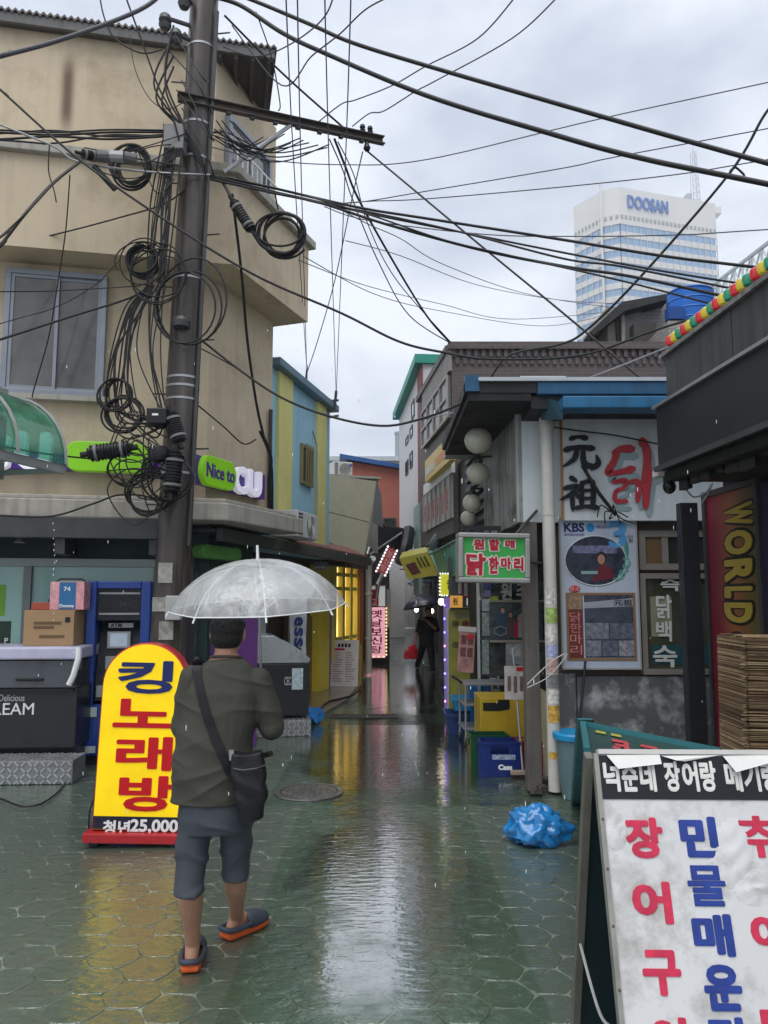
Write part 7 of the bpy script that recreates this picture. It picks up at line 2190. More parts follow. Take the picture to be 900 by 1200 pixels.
for k in range(nP):
    MB(FBL).box(.06 + k * 1.04, .06 + (k + 1) * 1.04 - .012, .07, .13, zf1 + .003, zu1).build('upper_panel', WEATH, t_)
MB(FBL).box(.05, Lf, .131, .6, zf1 + .003, zu1 - .02).build('upper_block', BLK, t_)
MB(FBL).box(.03, Lf, .04, .16, zu1 + .002, zu1 + .035).build('top_trim', mat('trim_chipped', (.16, .155, .15), .5, var=.7, scale=18), t_)
xw = .70
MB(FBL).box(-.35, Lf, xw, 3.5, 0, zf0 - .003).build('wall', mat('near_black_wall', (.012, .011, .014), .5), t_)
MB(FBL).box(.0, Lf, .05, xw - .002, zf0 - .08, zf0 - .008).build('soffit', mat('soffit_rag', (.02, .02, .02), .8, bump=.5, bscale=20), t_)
rg = random.Random(11)
mb = MB(FBL)
for k in range(26):
    xx = .1 + k * .19 + rg.uniform(-.05, .05)
    mb.box(xx, xx + rg.uniform(.08, .2), .12, .16, zf0 - .08 - rg.uniform(.02, .09), zf0 - .05)
mb.build('ragged_fringe', BLACK, t_, kind='stuff')
# black slim cabinet at the corner
FPk = Fr((0, 6.35, 0))
x0, x1, z0, z1 = FPk.rect(803, 589, 824, 868)
MB(FPk).box(x0, x1, 0, .1, 0, z1).build('black_cabinet', mat('cabinet_black', (.02, .022, .027), .35), label='tall slim black cabinet at the dark shop corner', cat='cabinet', bevel=.006)
# vertical banner on the dark wall
FBn = Fr(FBL.w(0, xw, 0), math.atan2(-5, .055 * 5))
q0, q1 = FBn.hit(834, 700, -.02)[0], FBn.hit(893, 700, -.02)[0]
zt_, zb_ = FBn.hit(860, 575, -.02)[1], .3
t_ = thing('vertical_banner', 'red to olive vertical banner with yellow block letters in dark frame', 'banner', FBn.w((q0 + q1) / 2, 0, zb_))
gm = bpy.data.materials.new('banner_print'); gm.use_nodes = True
gt = gm.node_tree; gb = gt.nodes['Principled BSDF']
tcn = gt.nodes.new('ShaderNodeTexCoord'); sp = gt.nodes.new('ShaderNodeSeparateXYZ'); cr_ = gt.nodes.new('ShaderNodeValToRGB')
gt.links.new(tcn.outputs['Generated'], sp.inputs[0]); gt.links.new(sp.outputs[1], cr_.inputs[0])
cr_.color_ramp.elements[0].color = (.10, .075, .02, 1); cr_.color_ramp.elements[1].color = (.22, .01, .03, 1)
cr_.color_ramp.elements[0].position = .15; cr_.color_ramp.elements[1].position = .85
e_ = cr_.color_ramp.elements.new(.5); e_.color = (.24, .08, .02, 1)
gt.links.new(cr_.outputs[0], gb.inputs['Base Color']); gb.inputs['Roughness'].default_value = .35
MB(FBn).box(q0, q1, -.03, -.002, zb_, zt_).build('print', gm, t_)
MB(FBn).frame(q0 - .05, q1 + .05, zb_ - .05, zt_ + .05, .048, -.05, -.001).build('frame', DKSTEEL, t_)
YL = mat('banner_yellow', (.34, .25, .04), .4)
zz = [588, 619, 653, 685, 704, 733, 740]
for k, ch in enumerate('WORLD C'):
    if ch == ' ': continue
    ya, yb = zz[min(k, 5)], zz[min(k, 5) + 1]
    if k == 6: ya, yb = 741, 778
    h1, h0 = FBn.hit(865, ya + 2, -.04)[1], FBn.hit(865, yb - 3, -.04)[1]
    xa, xb = FBn.hit(849, (ya + yb) / 2, -.04)[0], FBn.hit(882, (ya + yb) / 2, -.04)[0]
    MB(FBn).text(ch, xa - .03, xb + .03, h0 - .022, h1 + .022, -.036, .005, .09, rot=R(-90)).build('letter_outline', BLACK, t_)
    MB(FBn).text(ch, xa, xb, h0, h1, -.043, .006, .045, rot=R(-90)).build('lettering', YL, t_)
MB(FBn).box(q1 + .07, q1 + .9, -.03, -.002, zb_, zt_).build('violet_print', mat('violet_banner', (.025, .015, .05), .4, var=.3), label='dim violet banner panel next to the red and olive banner', cat='banner')

# security camera
p0 = P(784, 560, 6.05)
t_ = thing('security_camera', 'black dome security camera on white arm under the fascia', 'security camera', p0)
MB().box(p0.x - .1, p0.x + .2, p0.y - .02, p0.y + .1, p0.z + .01, p0.z + .07).build('bracket', mat('dirty_white', (0, 0, 0)), t_, bevel=.01)
MB().cyl(p0 + Vector((0, 0, -.05)), p0 + Vector((0, 0, .01)), .045, n=16).build('collar', BLACK, t_)
MB().ell(p0 + Vector((0, 0, -.07)), .052, .052, .06, 18, 10).build('dome', mat('dome_black', (.01, .01, .012), .08), t_, smooth=True)
cable([(800, 566, 6.1), (812, 582, 6.15), (828, 576, 6.2), (832, 562, 6.3)], .006, 'thin pale wire looping from the security camera', PALEC)
cable([(835, 566, 6.2), (829, 580, 6.25), (822, 590, 6.3)], .006, 'short pale wire above the slim black cabinet', PALEC)

# string of coloured lamps on the black shop roof edge
LC_ = {'r': mat('lamp_red', (.5, .02, .03), .25, coat=.5, emis=.12), 'y': mat('lamp_yellow', (.55, .42, .03), .25, coat=.5, emis=.12), 'g': mat('lamp_green', (.02, .25, .13), .25, coat=.5, emis=.08)}
prev = None
names = {'r': 'red', 'y': 'yellow', 'g': 'green'}
seq = [(473, 825, 'r'), (495, 808, 'y'), (515, 797, 'g'), (537, 780, 'r'), (560, 765, 'y'), (582, 750, 'g'), (607, 733, 'r'), (632, 715, 'y'), (657, 696, 'g'), (680, 675, 'r'), (708, 660, 'y'), (733, 637, 'g'), (762, 620, 'r'), (790, 600, 'y'), (818, 578, 'g'), (852, 557, 'r'), (885, 530, 'y'), (915, 505, 'g'), (948, 480, 'r')]
pts = []
ls = thing('lamp_string', 'string of red yellow and green lamps along the black roof edge', 'string lights', FBL.w(.3, .1, zu1 + .04))
for x_, y_, k in seq:
    px, py = x_ / 3.75 + 660, y_ / 3.75 + 180
    xx, zz_ = FBL.hit(px, py, .1)
    zz_ = zu1 + .12
    c = FBL.w(xx, .1, zz_)
    pts.append(c)
    bl = MB().lathe([(0, -.04), (.034, -.036), (.044, -.006), (.04, .026), (.022, .04), (0, .043)], c, 14).build('lamp', LC_[k], ls, smooth=True)
    MB().cyl(c + Vector((0, 0, -.085)), c + Vector((0, 0, -.05)), .02, n=8).build('socket', BLACK, bl)
MB().tube([c + Vector((0, 0, -.075)) for c in pts], .010, 6).build('cord', BLACK, ls)

# straw screen roll
p0 = P(864, 750, 4.35)
FSW = Fr((p0.x, 4.35, 0), R(-3), 0, R(1.2))
STRAW = [mat('straw_%d' % k, c_, .75, var=.25, scale=20) for k, c_ in enumerate(((.24, .165, .095), (.12, .075, .04), (.36, .27, .16)))]
t_ = thing('straw_screen', 'folded bundle of brown reed screen standing by the banner', 'reed screen', FSW.w(.4, .2, 0))
zt_ = FSW.hit(870, 747)[1]
MB(FSW).box(.03, 1.2, .03, .40, 0.02, zt_ - .02).build('core', mat('straw_core', (.06, .04, .022), .9), t_)
rw = random.Random(17)
mbs = [MB(FSW) for _ in range(3)]
n_ = 330
for side in range(2):
    for k in range(n_):
        zz = .03 + (zt_ - .03) * k / n_ + rw.uniform(-.002, .002)
        r_ = rw.uniform(.0016, .0036)
        m_ = mbs[rw.choice((0, 0, 1, 1, 2))]
        if side == 0:
            m_.tube([(rw.uniform(-.02, .03), .015 + rw.uniform(-.004, .004), zz + rw.uniform(-.008, .008)), (.6, .012 + rw.uniform(-.01, .006), zz + rw.uniform(-.008, .008)), (1.2, .015, zz)], r_, 4, False)
        else:
            m_.tube([(.015 + rw.uniform(-.006, .006), .0 + rw.uniform(-.01, .02), zz), (.015, .42, zz)], r_, 4, False)
for k in range(30):
    xx = rw.uniform(0, 1.1); zz = rw.uniform(.1, zt_ - .03)
    mbs[k % 3].tube([(xx, -.002, zz), (xx + rw.uniform(.06, .2), -.008, zz + rw.uniform(-.03, .03))], .002, 4, False)
for k in range(3): mbs[k].build('reed_layer', STRAW[k], t_, kind='stuff')
for xx in (.18, .62, 1.0): MB(FSW).box(xx, xx + .006, -.002, .012, .02, zt_).build('binding', mat('twine', (.12, .09, .06), .9), t_)
for k in range(14): MB(FSW).tube([(rw.uniform(0, .3), .02 + .025 * k, zt_ + .002), (1.2, .02 + .025 * k, zt_ + rw.uniform(-.002, .006))], .006, 5).build('top_reed', STRAW[k % 3], t_)

# ================================================================== A-boards, bucket, bag
# white A-board in the foreground
W_ = .92
aT = P(694, 884, 2.92)
FAB = Fr((aT.x, aT.y, 0), R(-1.5))
zT = aT.z
lean = math.atan2(.36, zT)
FA1 = Fr((aT.x, aT.y - .36, 0.0), R(-1.5), -math.atan2(.36, zT))
Hs = math.hypot(.36, zT)
ab = thing('a_board', 'white A-board sign with torn paper and red and blue lettering', 'signboard', FAB.w(W_ / 2, 0, 0))
AW = mat('board_white', (.56, .57, .58), .45, var=.07, scale=3, dirt=(.28, .27, .25), dirt_amt=.75, dscale=4.5)
AFR = mat('board_edge_grey', (.25, .25, .23), .45, var=.3, scale=9, metal=.3)
pf = MB(FA1).box(0.012, W_, .0, .02, .02, Hs).build('front_panel', AW, ab)
MB(FA1).box(-.006, .011, -.008, .03, .0, Hs + .004).build('edge_strip', AFR, ab)
MB(FA1).box(W_ + .001, W_ + .018, -.008, .03, .0, Hs + .004).build('edge_strip', AFR, ab)
MB(FA1).box(.012, W_, -.010, .03, Hs + .001, Hs + .018).build('top_strip', mat('strip_pale', (.5, .5, .48), .4), ab)
MB(FA1).box(.012, W_, -.010, .03, .0, .019).build('bottom_strip', AFR, ab)
FA2 = Fr((aT.x, aT.y + .42, 0.0), R(-1.5), math.atan2(.38, zT))
Hb = math.hypot(.38, zT)
MB(FA2).box(0.01, W_, -.02, .0, .02, Hb - .01).build('back_panel', mat('board_back_teal', (.012, .03, .035), .5), ab)
MB(FA2).box(-.012, .016, -.045, .002, .0, Hb).build('back_leg', mat('leg_olive_grey', (.13, .13, .11), .5, var=.25), ab)
MB(FA2).box(W_ - .01, W_ + .02, -.045, .002, .0, Hb).build('back_leg', MATS['leg_olive_grey'], ab)
s0_, s1_ = FA2.w(.0, -.03, Hb * .36), FA1.w(.0, .03, Hs * .30)
mid_ = s0_.lerp(s1_, .55) - Vector((0, 0, .10))
MB().tube(cr([s0_, mid_, s1_]), .006, 6).build('spreader', mat('strap_pale', (.35, .36, .35), .5), ab)


def fa(px0, py0, px1, py1): return FA1.rect(px0, py0, px1, py1, 0)


hb0 = fa(700, 889, 900, 937)
hdp = MB(FA1).box(.013, W_ - .002, -.004, -.0005, hb0[2], Hs - .004).build('header', mat('header_black', (.012, .014, .018), .35), pf)
AWL = mat('header_white', (.62, .62, .6), .45)
for st, a, b_ in (('넉순네', 706, 769), ('장어랑', 777, 840), ('메기랑', 848, 912)):
    n_ = len(st); cw = (b_ - a) / n_
    for i, ch in enumerate(st):
        q = fa(a + i * cw + 1, 892, a + (i + 1) * cw - 1.5, 928)
        MB(FA1).text(ch, q[0], q[1], q[2], q[3], -.008, .004, .035).build('letter', AWL, pf)
PKR = mat('letter_rose', (.50, .03, .075), .5, var=.28, scale=14)
BLU = mat('letter_cobalt', (.02, .045, .24), .5, var=.3, scale=14)
for ch, a, b_, c_, d_, m_ in (('장', 733, 958, 777, 1006, PKR), ('어', 741, 1033, 787, 1083, PKR), ('구', 753, 1113, 798, 1167, PKR), ('이', 764, 1192, 806, 1240, PKR),
                            ('민', 797, 957, 842, 1005, BLU), ('물', 806, 1014, 850, 1062, BLU), ('매', 812, 1071, 859, 1121, BLU), ('운', 825, 1130, 869, 1185, BLU), ('탕', 832, 1192, 880, 1240, BLU),
                            ('추', 863, 956, 915, 1005, PKR), ('어', 880, 1071, 925, 1118, PKR), ('탕', 893, 1180, 935, 1230, PKR)):
    q = fa(a, b_, c_, d_)
    MB(FA1).text(ch, q[0], q[1], q[2], q[3], -.004, .0035, .028 if ch in '물추' else .042).build('letter', m_, pf)
# torn, curling paper flaps
rf_ = random.Random(3)
FLAP = mat('torn_flap', (.58, .58, .57), .55, var=.1)
for k, (pl_, cur) in enumerate(((((710, 885), (772, 884), (773, 896), (722, 902)), .012), (((774, 886), (845, 885), (800, 893), (790, 892)), .010), (((846, 886), (905, 884), (905, 893), (858, 906)), .014))):
    v2 = [FA1.hit(px, py, 0) for px, py in pl_]
    V = [(v2[0][0], -.006, v2[0][1]), (v2[1][0], -.006, v2[1][1]), (v2[2][0], -.006 - cur * 1.6, v2[2][1]), (v2[3][0], -.006 - cur * 2.2, v2[3][1])]
    V += [(a, b_ - .0012, c_) for a, b_, c_ in V]
    MB(FA1).add(V, [(0, 1, 2, 3), (7, 6, 5, 4), (0, 4, 5, 1), (1, 5, 6, 2), (2, 6, 7, 3), (3, 7, 4, 0)]).build('torn_flap', FLAP, pf)


def crinkle(px, py, rpx, rpy, seed, amp, name):
    """puckered paper: a small relief patch standing off the board"""
    n = 16
    rr = random.Random(seed)
    V = []; F = []
    for j in range(n + 1):
        for i in range(n + 1):
            u, v = i / n * 2 - 1, j / n * 2 - 1
            x_, z_ = FA1.hit(px + u * rpx, py - v * rpy, 0)
            fade = max(0, 1 - (u * u + v * v)) ** .8
            h = 1 - 1.6 * abs(mnoise.noise(Vector((u * 1.1 + seed, v * 1.5, seed)))) + .25 * abs(mnoise.noise(Vector((u * 2.6 + seed, v * 2.6, 0))))
            V.append((x_, -.0003 - (amp * h * fade + .0005 * fade), z_))
    for j in range(n):
        for i in range(n):
            a = j * (n + 1) + i
            u, v = (i + .5) / n * 2 - 1, (j + .5) / n * 2 - 1
            if u * u + v * v < .95: F.append((a, a + 1, a + n + 2, a + n + 1))
    MB(FA1).add(V, F).build(name, AW, pf, smooth=True, ang=30)


crinkle(722, 975, 14, 22, 3, .007, 'paper_crease')
crinkle(858, 1000, 26, 42, 8, .009, 'paper_crease')
crinkle(885, 1040, 26, 22, 12, .006, 'paper_crease')
for py in (960, 1018, 1085, 1160):
    q = FA1.hit(703 + (py - 900) * .12, py, 0)
    MB(FA1).ell((.004, -.009, q[1]), .005, .003, .005, 8, 4).build('screw', mat('rust_screw', (.12, .07, .04), .6), ab)

# teal framed board lying back behind it
TEALF = mat('teal_frame', (.025, .13, .145), .4, var=.12)
q = [P(683, 848, 4.25), P(845, 880, 3.75), P(842, 905, 3.35), P(688, 880, 3.6)]
lw_ = [P(672, 946, 4.3), q[0]]
tb = thing('teal_board', 'teal framed dark green sign board leaning behind the white A-board', 'signboard', Vector((lw_[0].x, lw_[0].y, 0)))
FTB = Fr((q[0].x - .01, 4.22, 0), R(-14), R(-58))
MB().tube([q[0], q[1]], .02, 4).build('frame_rail', TEALF, tb)
MB().tube([q[0], q[3]], .02, 4).build('frame_rail', TEALF, tb)
V = [a - Vector((0, 0, .012)) for a in q]; V += [a - Vector((0, 0, .02)) for a in V]
pn = MB().add(V, [(0, 1, 2, 3), (7, 6, 5, 4), (0, 4, 5, 1), (1, 5, 6, 2), (2, 6, 7, 3), (3, 7, 4, 0)]).build('panel', mat('board_dark_green', (.025, .055, .05), .35), tb)
base = Vector((q[0].x - .06, q[0].y + .1, 0.01)); 
b0_ = G(673, 943); b0_.z = .02
MB().add([q[0] + Vector((-.02, 0, .02)), q[0] + Vector((.06, 0, .02)), b0_ + Vector((.07, -.02, -.018)), b0_ + Vector((-.02, 0, -.018)), q[0] + Vector((-.02, .06, .02)), q[0] + Vector((.06, .06, .02)), b0_ + Vector((.07, .05, -.018)), b0_ + Vector((-.02, .05, -.018))],
         [(0, 1, 2, 3), (7, 6, 5, 4), (0, 4, 5, 1), (1, 5, 6, 2), (2, 6, 7, 3), (3, 7, 4, 0)]).build('leg', TEALF, tb)
q3f = Vector((q[3].x, q[3].y, 0)); 
for a in (q[1], q[2], q[3]):
    MB().tube([a - Vector((0, 0, .02)), Vector((a.x, a.y + .04, .0))], .018, 6).build('leg', TEALF, tb)
V = [q[0] + Vector((.02, 0, -.04)), b0_ + Vector((.05, 0, .03)), b0_ + Vector((.3, -.3, .03)), q[3] + Vector((0, 0, -.04))]; V += [a + Vector((.012, .012, 0)) for a in V]
MB().add(V, [(0, 1, 2, 3), (7, 6, 5, 4), (0, 4, 5, 1), (1, 5, 6, 2), (2, 6, 7, 3), (3, 7, 4, 0)]).build('side_panel', mat('grey_side', (.26, .28, .28), .5), tb)


def tq(u, v): return q[0].lerp(q[1], u).lerp(q[3].lerp(q[2], u), v) + Vector((0, 0, -.006))


for k in range(3):
    u = .22 + k * .22
    for (ua, va, ub, vb) in ((0, .35, .12, .45), (.02, .5, .1, .6), (.09, .38, .13, .68), (.0, .62, .06, .72)):
        MB().add([tq(u + ua, va), tq(u + ub, va), tq(u + ub, vb), tq(u + ua, vb)], [(0, 1, 2, 3)]).build('red_stroke', mat('stroke_red', (.42, .06, .07), .5), pn)
for k in range(2):
    MB().add([tq(.1 + k * .12, .12), tq(.18 + k * .12, .12), tq(.18 + k * .12, .22), tq(.1 + k * .12, .22)], [(0, 1, 2, 3)]).build('yellow_stroke', mat('stroke_yellow', (.3, .3, .05), .5), pn)

# bucket with blue lid
c = G(676, 935)
t_ = thing('bucket', 'grey green plastic bucket with bright blue rim', 'bucket', (c.x, c.y, 0))
zr_ = P(676, 858, c.y).z
MB().lathe([(0, .005), (.125, .005), (.175, zr_ - .03), (.165, zr_ - .03), (.12, .03), (0, .03)], (c.x, c.y, 0), 28).build('pail', mat('pail_teal_grey', (.10, .17, .18), .4, var=.1), t_, smooth=True)
MB().lathe([(.176, zr_ - .06), (.195, zr_ - .05), (.2, zr_ - .01), (.19, zr_ + .005), (.165, zr_), (.0, zr_ - .02)], (c.x, c.y, 0), 28).build('lid', mat('lid_blue', (.015, .25, .52), .3), t_, smooth=True)
# dark rubble at the foot of the post
for k in range(7):
    g_ = G(636 + rf_.uniform(-8, 22), 924 + rf_.uniform(-8, 12))
    V, F = crumple((g_.x, g_.y, 0), .05 + .02 * (k % 2), .045, .035, 2, k * 3.1, .5)
    MB().add(V, F).build('stone', mat('wet_stone', (.05, .045, .04), .35, var=.4, scale=20), label='small dark wet stone at the foot of the drain pipe', cat='stone', group='stones under the drain pipe')
# black prop stick against wall
MB().cyl(P(679, 850, 7.1), P(686, 775, 7.22), .012, n=6).build('stick', BLACK, label='thin black stick leaning below the poster', cat='stick')
# white rope tied between pipe and card
cable(ys([(618, 802), (630, 790), (648, 774), (662, 766)], 7.0, 7.0), .0045, 'white rope stretched from the printed card to the drain pipe', mat('rope_white', (.5, .48, .45), .8))
cable(ys([(618, 806), (640, 795), (655, 780), (665, 766)], 7.0, 7.0), .004, 'second white rope sagging beneath the first at the drain pipe', MATS['rope_white'])

# blue plastic bag on the ground
c = G(634, 993)
bm = bmesh.new(); bmesh.ops.create_icosphere(bm, subdivisions=5, radius=1)
V = []
for v in bm.verts:
    p_ = v.co.copy(); p_ += .13 * mnoise.noise_vector(p_ * 2.0 + Vector((3, 1, 5)))
    # lumps of several wrapped things: faceted by snapping the direction
    k = 1 + .30 * mnoise.noise(p_ * 1.5 + Vector((4.2, 1, 0))) + .30 * abs(mnoise.noise(p_ * 2.6 + Vector((1, 7, 2)))) - .10 * abs(mnoise.noise(p_ * 5.2 + Vector((5, 2, 2)))) - .035 * abs(mnoise.noise(p_ * 9 + Vector((1, 2, 7))))
    z_ = p_.z * .56 * k
    taper = 1.0 - .32 * max(0, p_.x)
    V.append((c.x + p_.x * .205 * k * (1 + .12 * max(0, p_.x)), c.y + .12 + p_.y * .16 * k, max(.003, .095 + z_ * .27 * taper)))
bm.verts.index_update()
F = [[l.vert.index for l in f.loops] for f in bm.faces]
bm.free()
bm_ = bpy.data.materials.new('blue_film'); bm_.use_nodes = True
bn = bm_.node_tree.nodes['Principled BSDF']
vor = bm_.node_tree.nodes.new('ShaderNodeTexVoronoi'); vor.inputs['Scale'].default_value = 8; vor.distance = 'EUCLIDEAN'
vn = bm_.node_tree.nodes.new('ShaderNodeTexNoise'); vn.inputs['Scale'].default_value = 5; vn.inputs['Detail'].default_value = 3
tcx = bm_.node_tree.nodes.new('ShaderNodeTexCoord')
bm_.node_tree.links.new(tcx.outputs['Object'], vor.inputs['Vector']); bm_.node_tree.links.new(tcx.outputs['Object'], vn.inputs['Vector'])
adn = bm_.node_tree.nodes.new('ShaderNodeMath'); adn.operation = 'ADD'
bm_.node_tree.links.new(vor.outputs['Distance'], adn.inputs[0]); bm_.node_tree.links.new(vn.outputs['Fac'], adn.inputs[1])
bpn = bm_.node_tree.nodes.new('ShaderNodeBump'); bpn.inputs['Strength'].default_value = .3; bpn.inputs['Distance'].default_value = .03
bm_.node_tree.links.new(adn.outputs[0], bpn.inputs['Height']); bm_.node_tree.links.new(bpn.outputs[0], bn.inputs['Normal'])
bn.inputs['Base Color'].default_value = (.018, .22, .56, 1); bn.inputs['Roughness'].default_value = .16; bn.inputs['Coat Weight'].default_value = .4; bn.inputs['Transmission Weight'].default_value = .25
t_ = thing('plastic_bag', 'crumpled bright blue plastic bag lying on the wet pavers', 'plastic bag', (c.x, c.y + .12, 0))
MB().add(V, F).build('film', bm_, t_, smooth=True, ang=45)
knot = Vector((c.x - .06, c.y + .1, .20))
for k in range(4):
    a = k * 1.7
    tip = knot + Vector((.07 * math.cos(a), .03 * math.sin(a), .035))
    MB().tube([knot - Vector((0, 0, .03)), knot, tip], [.02, .014, .004], 5).build('knot_ear', bm_, t_)

# karaoke light box sign
cs = G(163, 992)
FK_ = Fr((cs.x, cs.y, 0), R(2), R(-1.5), R(1.5))
x0, x1, z0, z1 = FK_.rect(114, 753, 216, 990)
t_ = thing('karaoke_sign', 'bright yellow arched light box sign with navy and red letters', 'sign', FK_.w((x0 + x1) / 2, .1, 0))
Wk = x1 - x0; rr_ = Wk / 2; zs_ = z1 - rr_


def arch(ins):
    cxm = (x0 + x1) / 2; r_ = rr_ - ins
    return [(x0 + ins, .1 + ins)] + [(x1 - ins, .1 + ins)] + [(cxm + r_ * math.cos(R(a)), zs_ + r_ * math.sin(R(a))) for a in range(0, 181, 9)]


KRED = mat('karaoke_red', (.36, .012, .018), .35, coat=.3)
MB(FK_).prism(arch(0), .012, .17).build('casing', KRED, t_, bevel=.008)
fcp = MB(FK_).prism(arch(.012), -.0, .0118).build('face', mat('karaoke_yellow', (.80, .56, .004), .28, var=.10, scale=3, emis=.20), t_)
MB(FK_).box(x0 - .04, x1 + .04, -.06, .24, .03, .098).build('base', KRED, t_, bevel=.01)
for sx in (x0, x1 - .06): MB(FK_).box(sx, sx + .06, -.02, .2, .0, .029).build('foot', BLACK, t_)
q = FK_.rect(116, 957, 214, 981); MB(FK_).box(x0 + .012, x1 - .012, -.006, -.0005, .115, q[3]).build('price_band', mat('band_black', (.015, .014, .03), .3), fcp)
NV = mat('letter_navy', (.012, .02, .11), .35); KR = mat('letter_red', (.50, .006, .012), .35)
for ch, a, b_, c_, d_, m_ in (('킹', 138, 774, 203, 813, NV), ('노', 133, 819, 203, 853, KR), ('래', 136, 863, 202, 903, KR), ('방', 139, 909, 207, 951, KR)):
    q = FK_.rect(a, b_, c_, d_)
    MB(FK_).text(ch, q[0], q[1], q[2], q[3], -.008, .008, .03).build('letter', m_, fcp)
q = FK_.rect(121, 961, 153, 978); MB(FK_).text('청년', q[0], q[1], q[2], q[3], -.011, .005, .03).build('lettering', WHITE, fcp)
q = FK_.rect(153, 960, 209, 977); MB(FK_).text('25,000', q[0], q[1], q[2], q[3], -.011, .005, .03).build('lettering', WHITE, fcp)
pts = [FK_.w(x0 - .01, .1, .35), FK_.w(x0 - .05, .1, .2), FK_.w(x0 - .06, .15, .03), FK_.w(x0 - .12, .35, .016), FK_.w(x0 - .2, .8, .016)]
MB().tube(cr(pts), .006, 6).build('cord', BLACK, t_, smooth=True)

# ================================================================== PEOPLE
def capsule(mb, p0, p1, r0, r1, n=14, sx=1.0, sy=1.0):
    p0, p1 = Vector(p0), Vector(p1)
    d = (p1 - p0)
    L = d.length
    t = d.normalized() if L > 1e-6 else Vector((0, 0, 1))
    pts, rad = [], []
    for k in range(5):
        a = math.pi / 2 * (1 - k / 4) * .98
        pts.append(p0 - t * r0 * math.sin(a)); rad.append(r0 * math.cos(a))
    for k in range(1, 4):
        pts.append(p0.lerp(p1, k / 4)); rad.append(r0 + (r1 - r0) * k / 4)
    for k in range(5):
        a = math.pi / 2 * (k / 4) * .98
        pts.append(p1 + t * r1 * math.sin(a)); rad.append(r1 * math.cos(a))
    mb.tube(pts, rad, n)


def chain(mb, pts, rad, n=14):
    for i in range(len(pts) - 1): capsule(mb, pts[i], pts[i + 1], rad[i], rad[i + 1], n)


def ringell(c, rx, ry, n=24, p=2.3):
    out = []
    for i in range(n):
        a = 2 * math.pi * i / n
        ca, sa = math.cos(a), math.sin(a)
        out.append((c[0] + rx * math.copysign(abs(ca) ** (2 / p), ca), c[1] + ry * math.copysign(abs(sa) ** (2 / p), sa), c[2]))
    return out


def fuse(mb, name, m, parent, voxel=.008, smooth=6, wrinkle=None, seed=0):
    """melt the overlapping volumes into one continuous skin"""
    me = bpy.data.meshes.new('tmp'); me.from_pydata([tuple(v) for v in mb.v], [], mb.f)
    bm = bmesh.new(); bm.from_mesh(me); bmesh.ops.recalc_face_normals(bm, faces=bm.faces); bm.to_mesh(me); bm.free()
    o = bpy.data.objects.new('tmp', me); COL.objects.link(o)
    md = o.modifiers.new('r', 'REMESH'); md.mode = 'VOXEL'; md.voxel_size = voxel; md.adaptivity = 0
    sm = o.modifiers.new('s', 'SMOOTH'); sm.iterations = smooth; sm.factor = .5
    dg = bpy.context.evaluated_depsgraph_get(); dg.update()
    ev = o.evaluated_get(dg)
    m2 = bpy.data.meshes.new_from_object(ev)
    bpy.data.objects.remove(o); bpy.data.meshes.remove(me)
    if wrinkle:
        n = len(m2.vertices)
        co = np.empty(n * 3); m2.vertices.foreach_get('co', co); co = co.reshape(-1, 3)
        no = np.array([v.normal[:] for v in m2.vertices])
        co = co + no * wrinkle(co)[:, None]
        m2.vertices.foreach_set('co', co.reshape(-1)); m2.update()
    m2.polygons.foreach_set('use_smooth', [True] * len(m2.polygons))
    m2.materials.clear(); m2.materials.append(m)
    rt = parent
    while rt.parent: rt = rt.parent
    m2.transform(Matrix.Translation(-rt.location))
    m2.name = name
    ob = bpy.data.objects.new(name, m2); COL.objects.link(ob); ob.parent = parent
    return ob


def hand(mb, wrist, pdir, updir, side, curl=1.0, s=1.0):
    """palm, four bent fingers and a thumb; pdir = along the palm, updir = back of the hand"""
    pdir = Vector(pdir).normalized(); updir = Vector(updir).normalized()
    lat = pdir.cross(updir).normalized() * side
    w = Vector(wrist)
    for k in range(4):
        off = lat * (-.027 + .018 * k) * s
        capsule(mb, w + lat * (-.012 + .008 * k) * s, w + off + pdir * .085 * s, .017 * s, .0125 * s, 10)
        L = (.062, .072, .067, .052)[k] * s
        base = w + off + pdir * .088 * s
        d = pdir.copy(); p_ = base
        for j, fr_ in enumerate((.45, .32, .23)):
            ang = R(38 + 14 * j) * curl
            d = (d * math.cos(ang) - updir * math.sin(ang)).normalized() if j == 0 else (d * math.cos(ang) + (d.cross(lat) * (1 if (d.cross(lat)).dot(-updir) > 0 or j > 0 else -1)) * 0 + d.cross(lat).cross(lat) * 0 - (updir - d * updir.dot(d)).normalized() * math.sin(ang)).normalized()
            q_ = p_ + d * L * fr_ * 1.25
            capsule(mb, p_, q_, (.0092 - .0008 * j) * s, (.0088 - .0010 * j) * s, 8)
            p_ = q_
    tb_ = w + lat * -.022 * s + pdir * .022 * s
    t1 = tb_ + (-lat * .030 + pdir * .028 - updir * .012) * s
    t2 = t1 + (-lat * .004 + pdir * .026 - updir * .020) * s
    capsule(mb, tb_, t1, .014 * s, .011 * s, 8); capsule(mb, t1, t2, .0105 * s, .009 * s, 8)


SKIN = mat('skin_tan', (.36, .195, .13), .5, var=.16, scale=11, bump=.05, bscale=120)
HAIR = mat('hair_black', (.010, .009, .009), .5, var=.4, scale=60, bump=.6, bscale=180)
SHIRT = mat('shirt_olive_grey', (.050, .050, .040), .85, var=.12, scale=9, bump=.2, bscale=220)
SHORT = mat('shorts_slate', (.048, .056, .070), .7, var=.12, scale=9, bump=.2, bscale=220)

YM = 3.72
S_ = YM / 900.0


def mx(px): return (px - 450) * S_ * 1.004


def mz(py): return P(265, py, YM).z


fl = G(222, 1139); fr_ = G(276, 1101)     # heels of the two feet
mroot = Vector((mx(258), YM, 0))
man = thing('person', 'person from behind in olive grey shirt and slate shorts under clear umbrella', 'person', mroot)

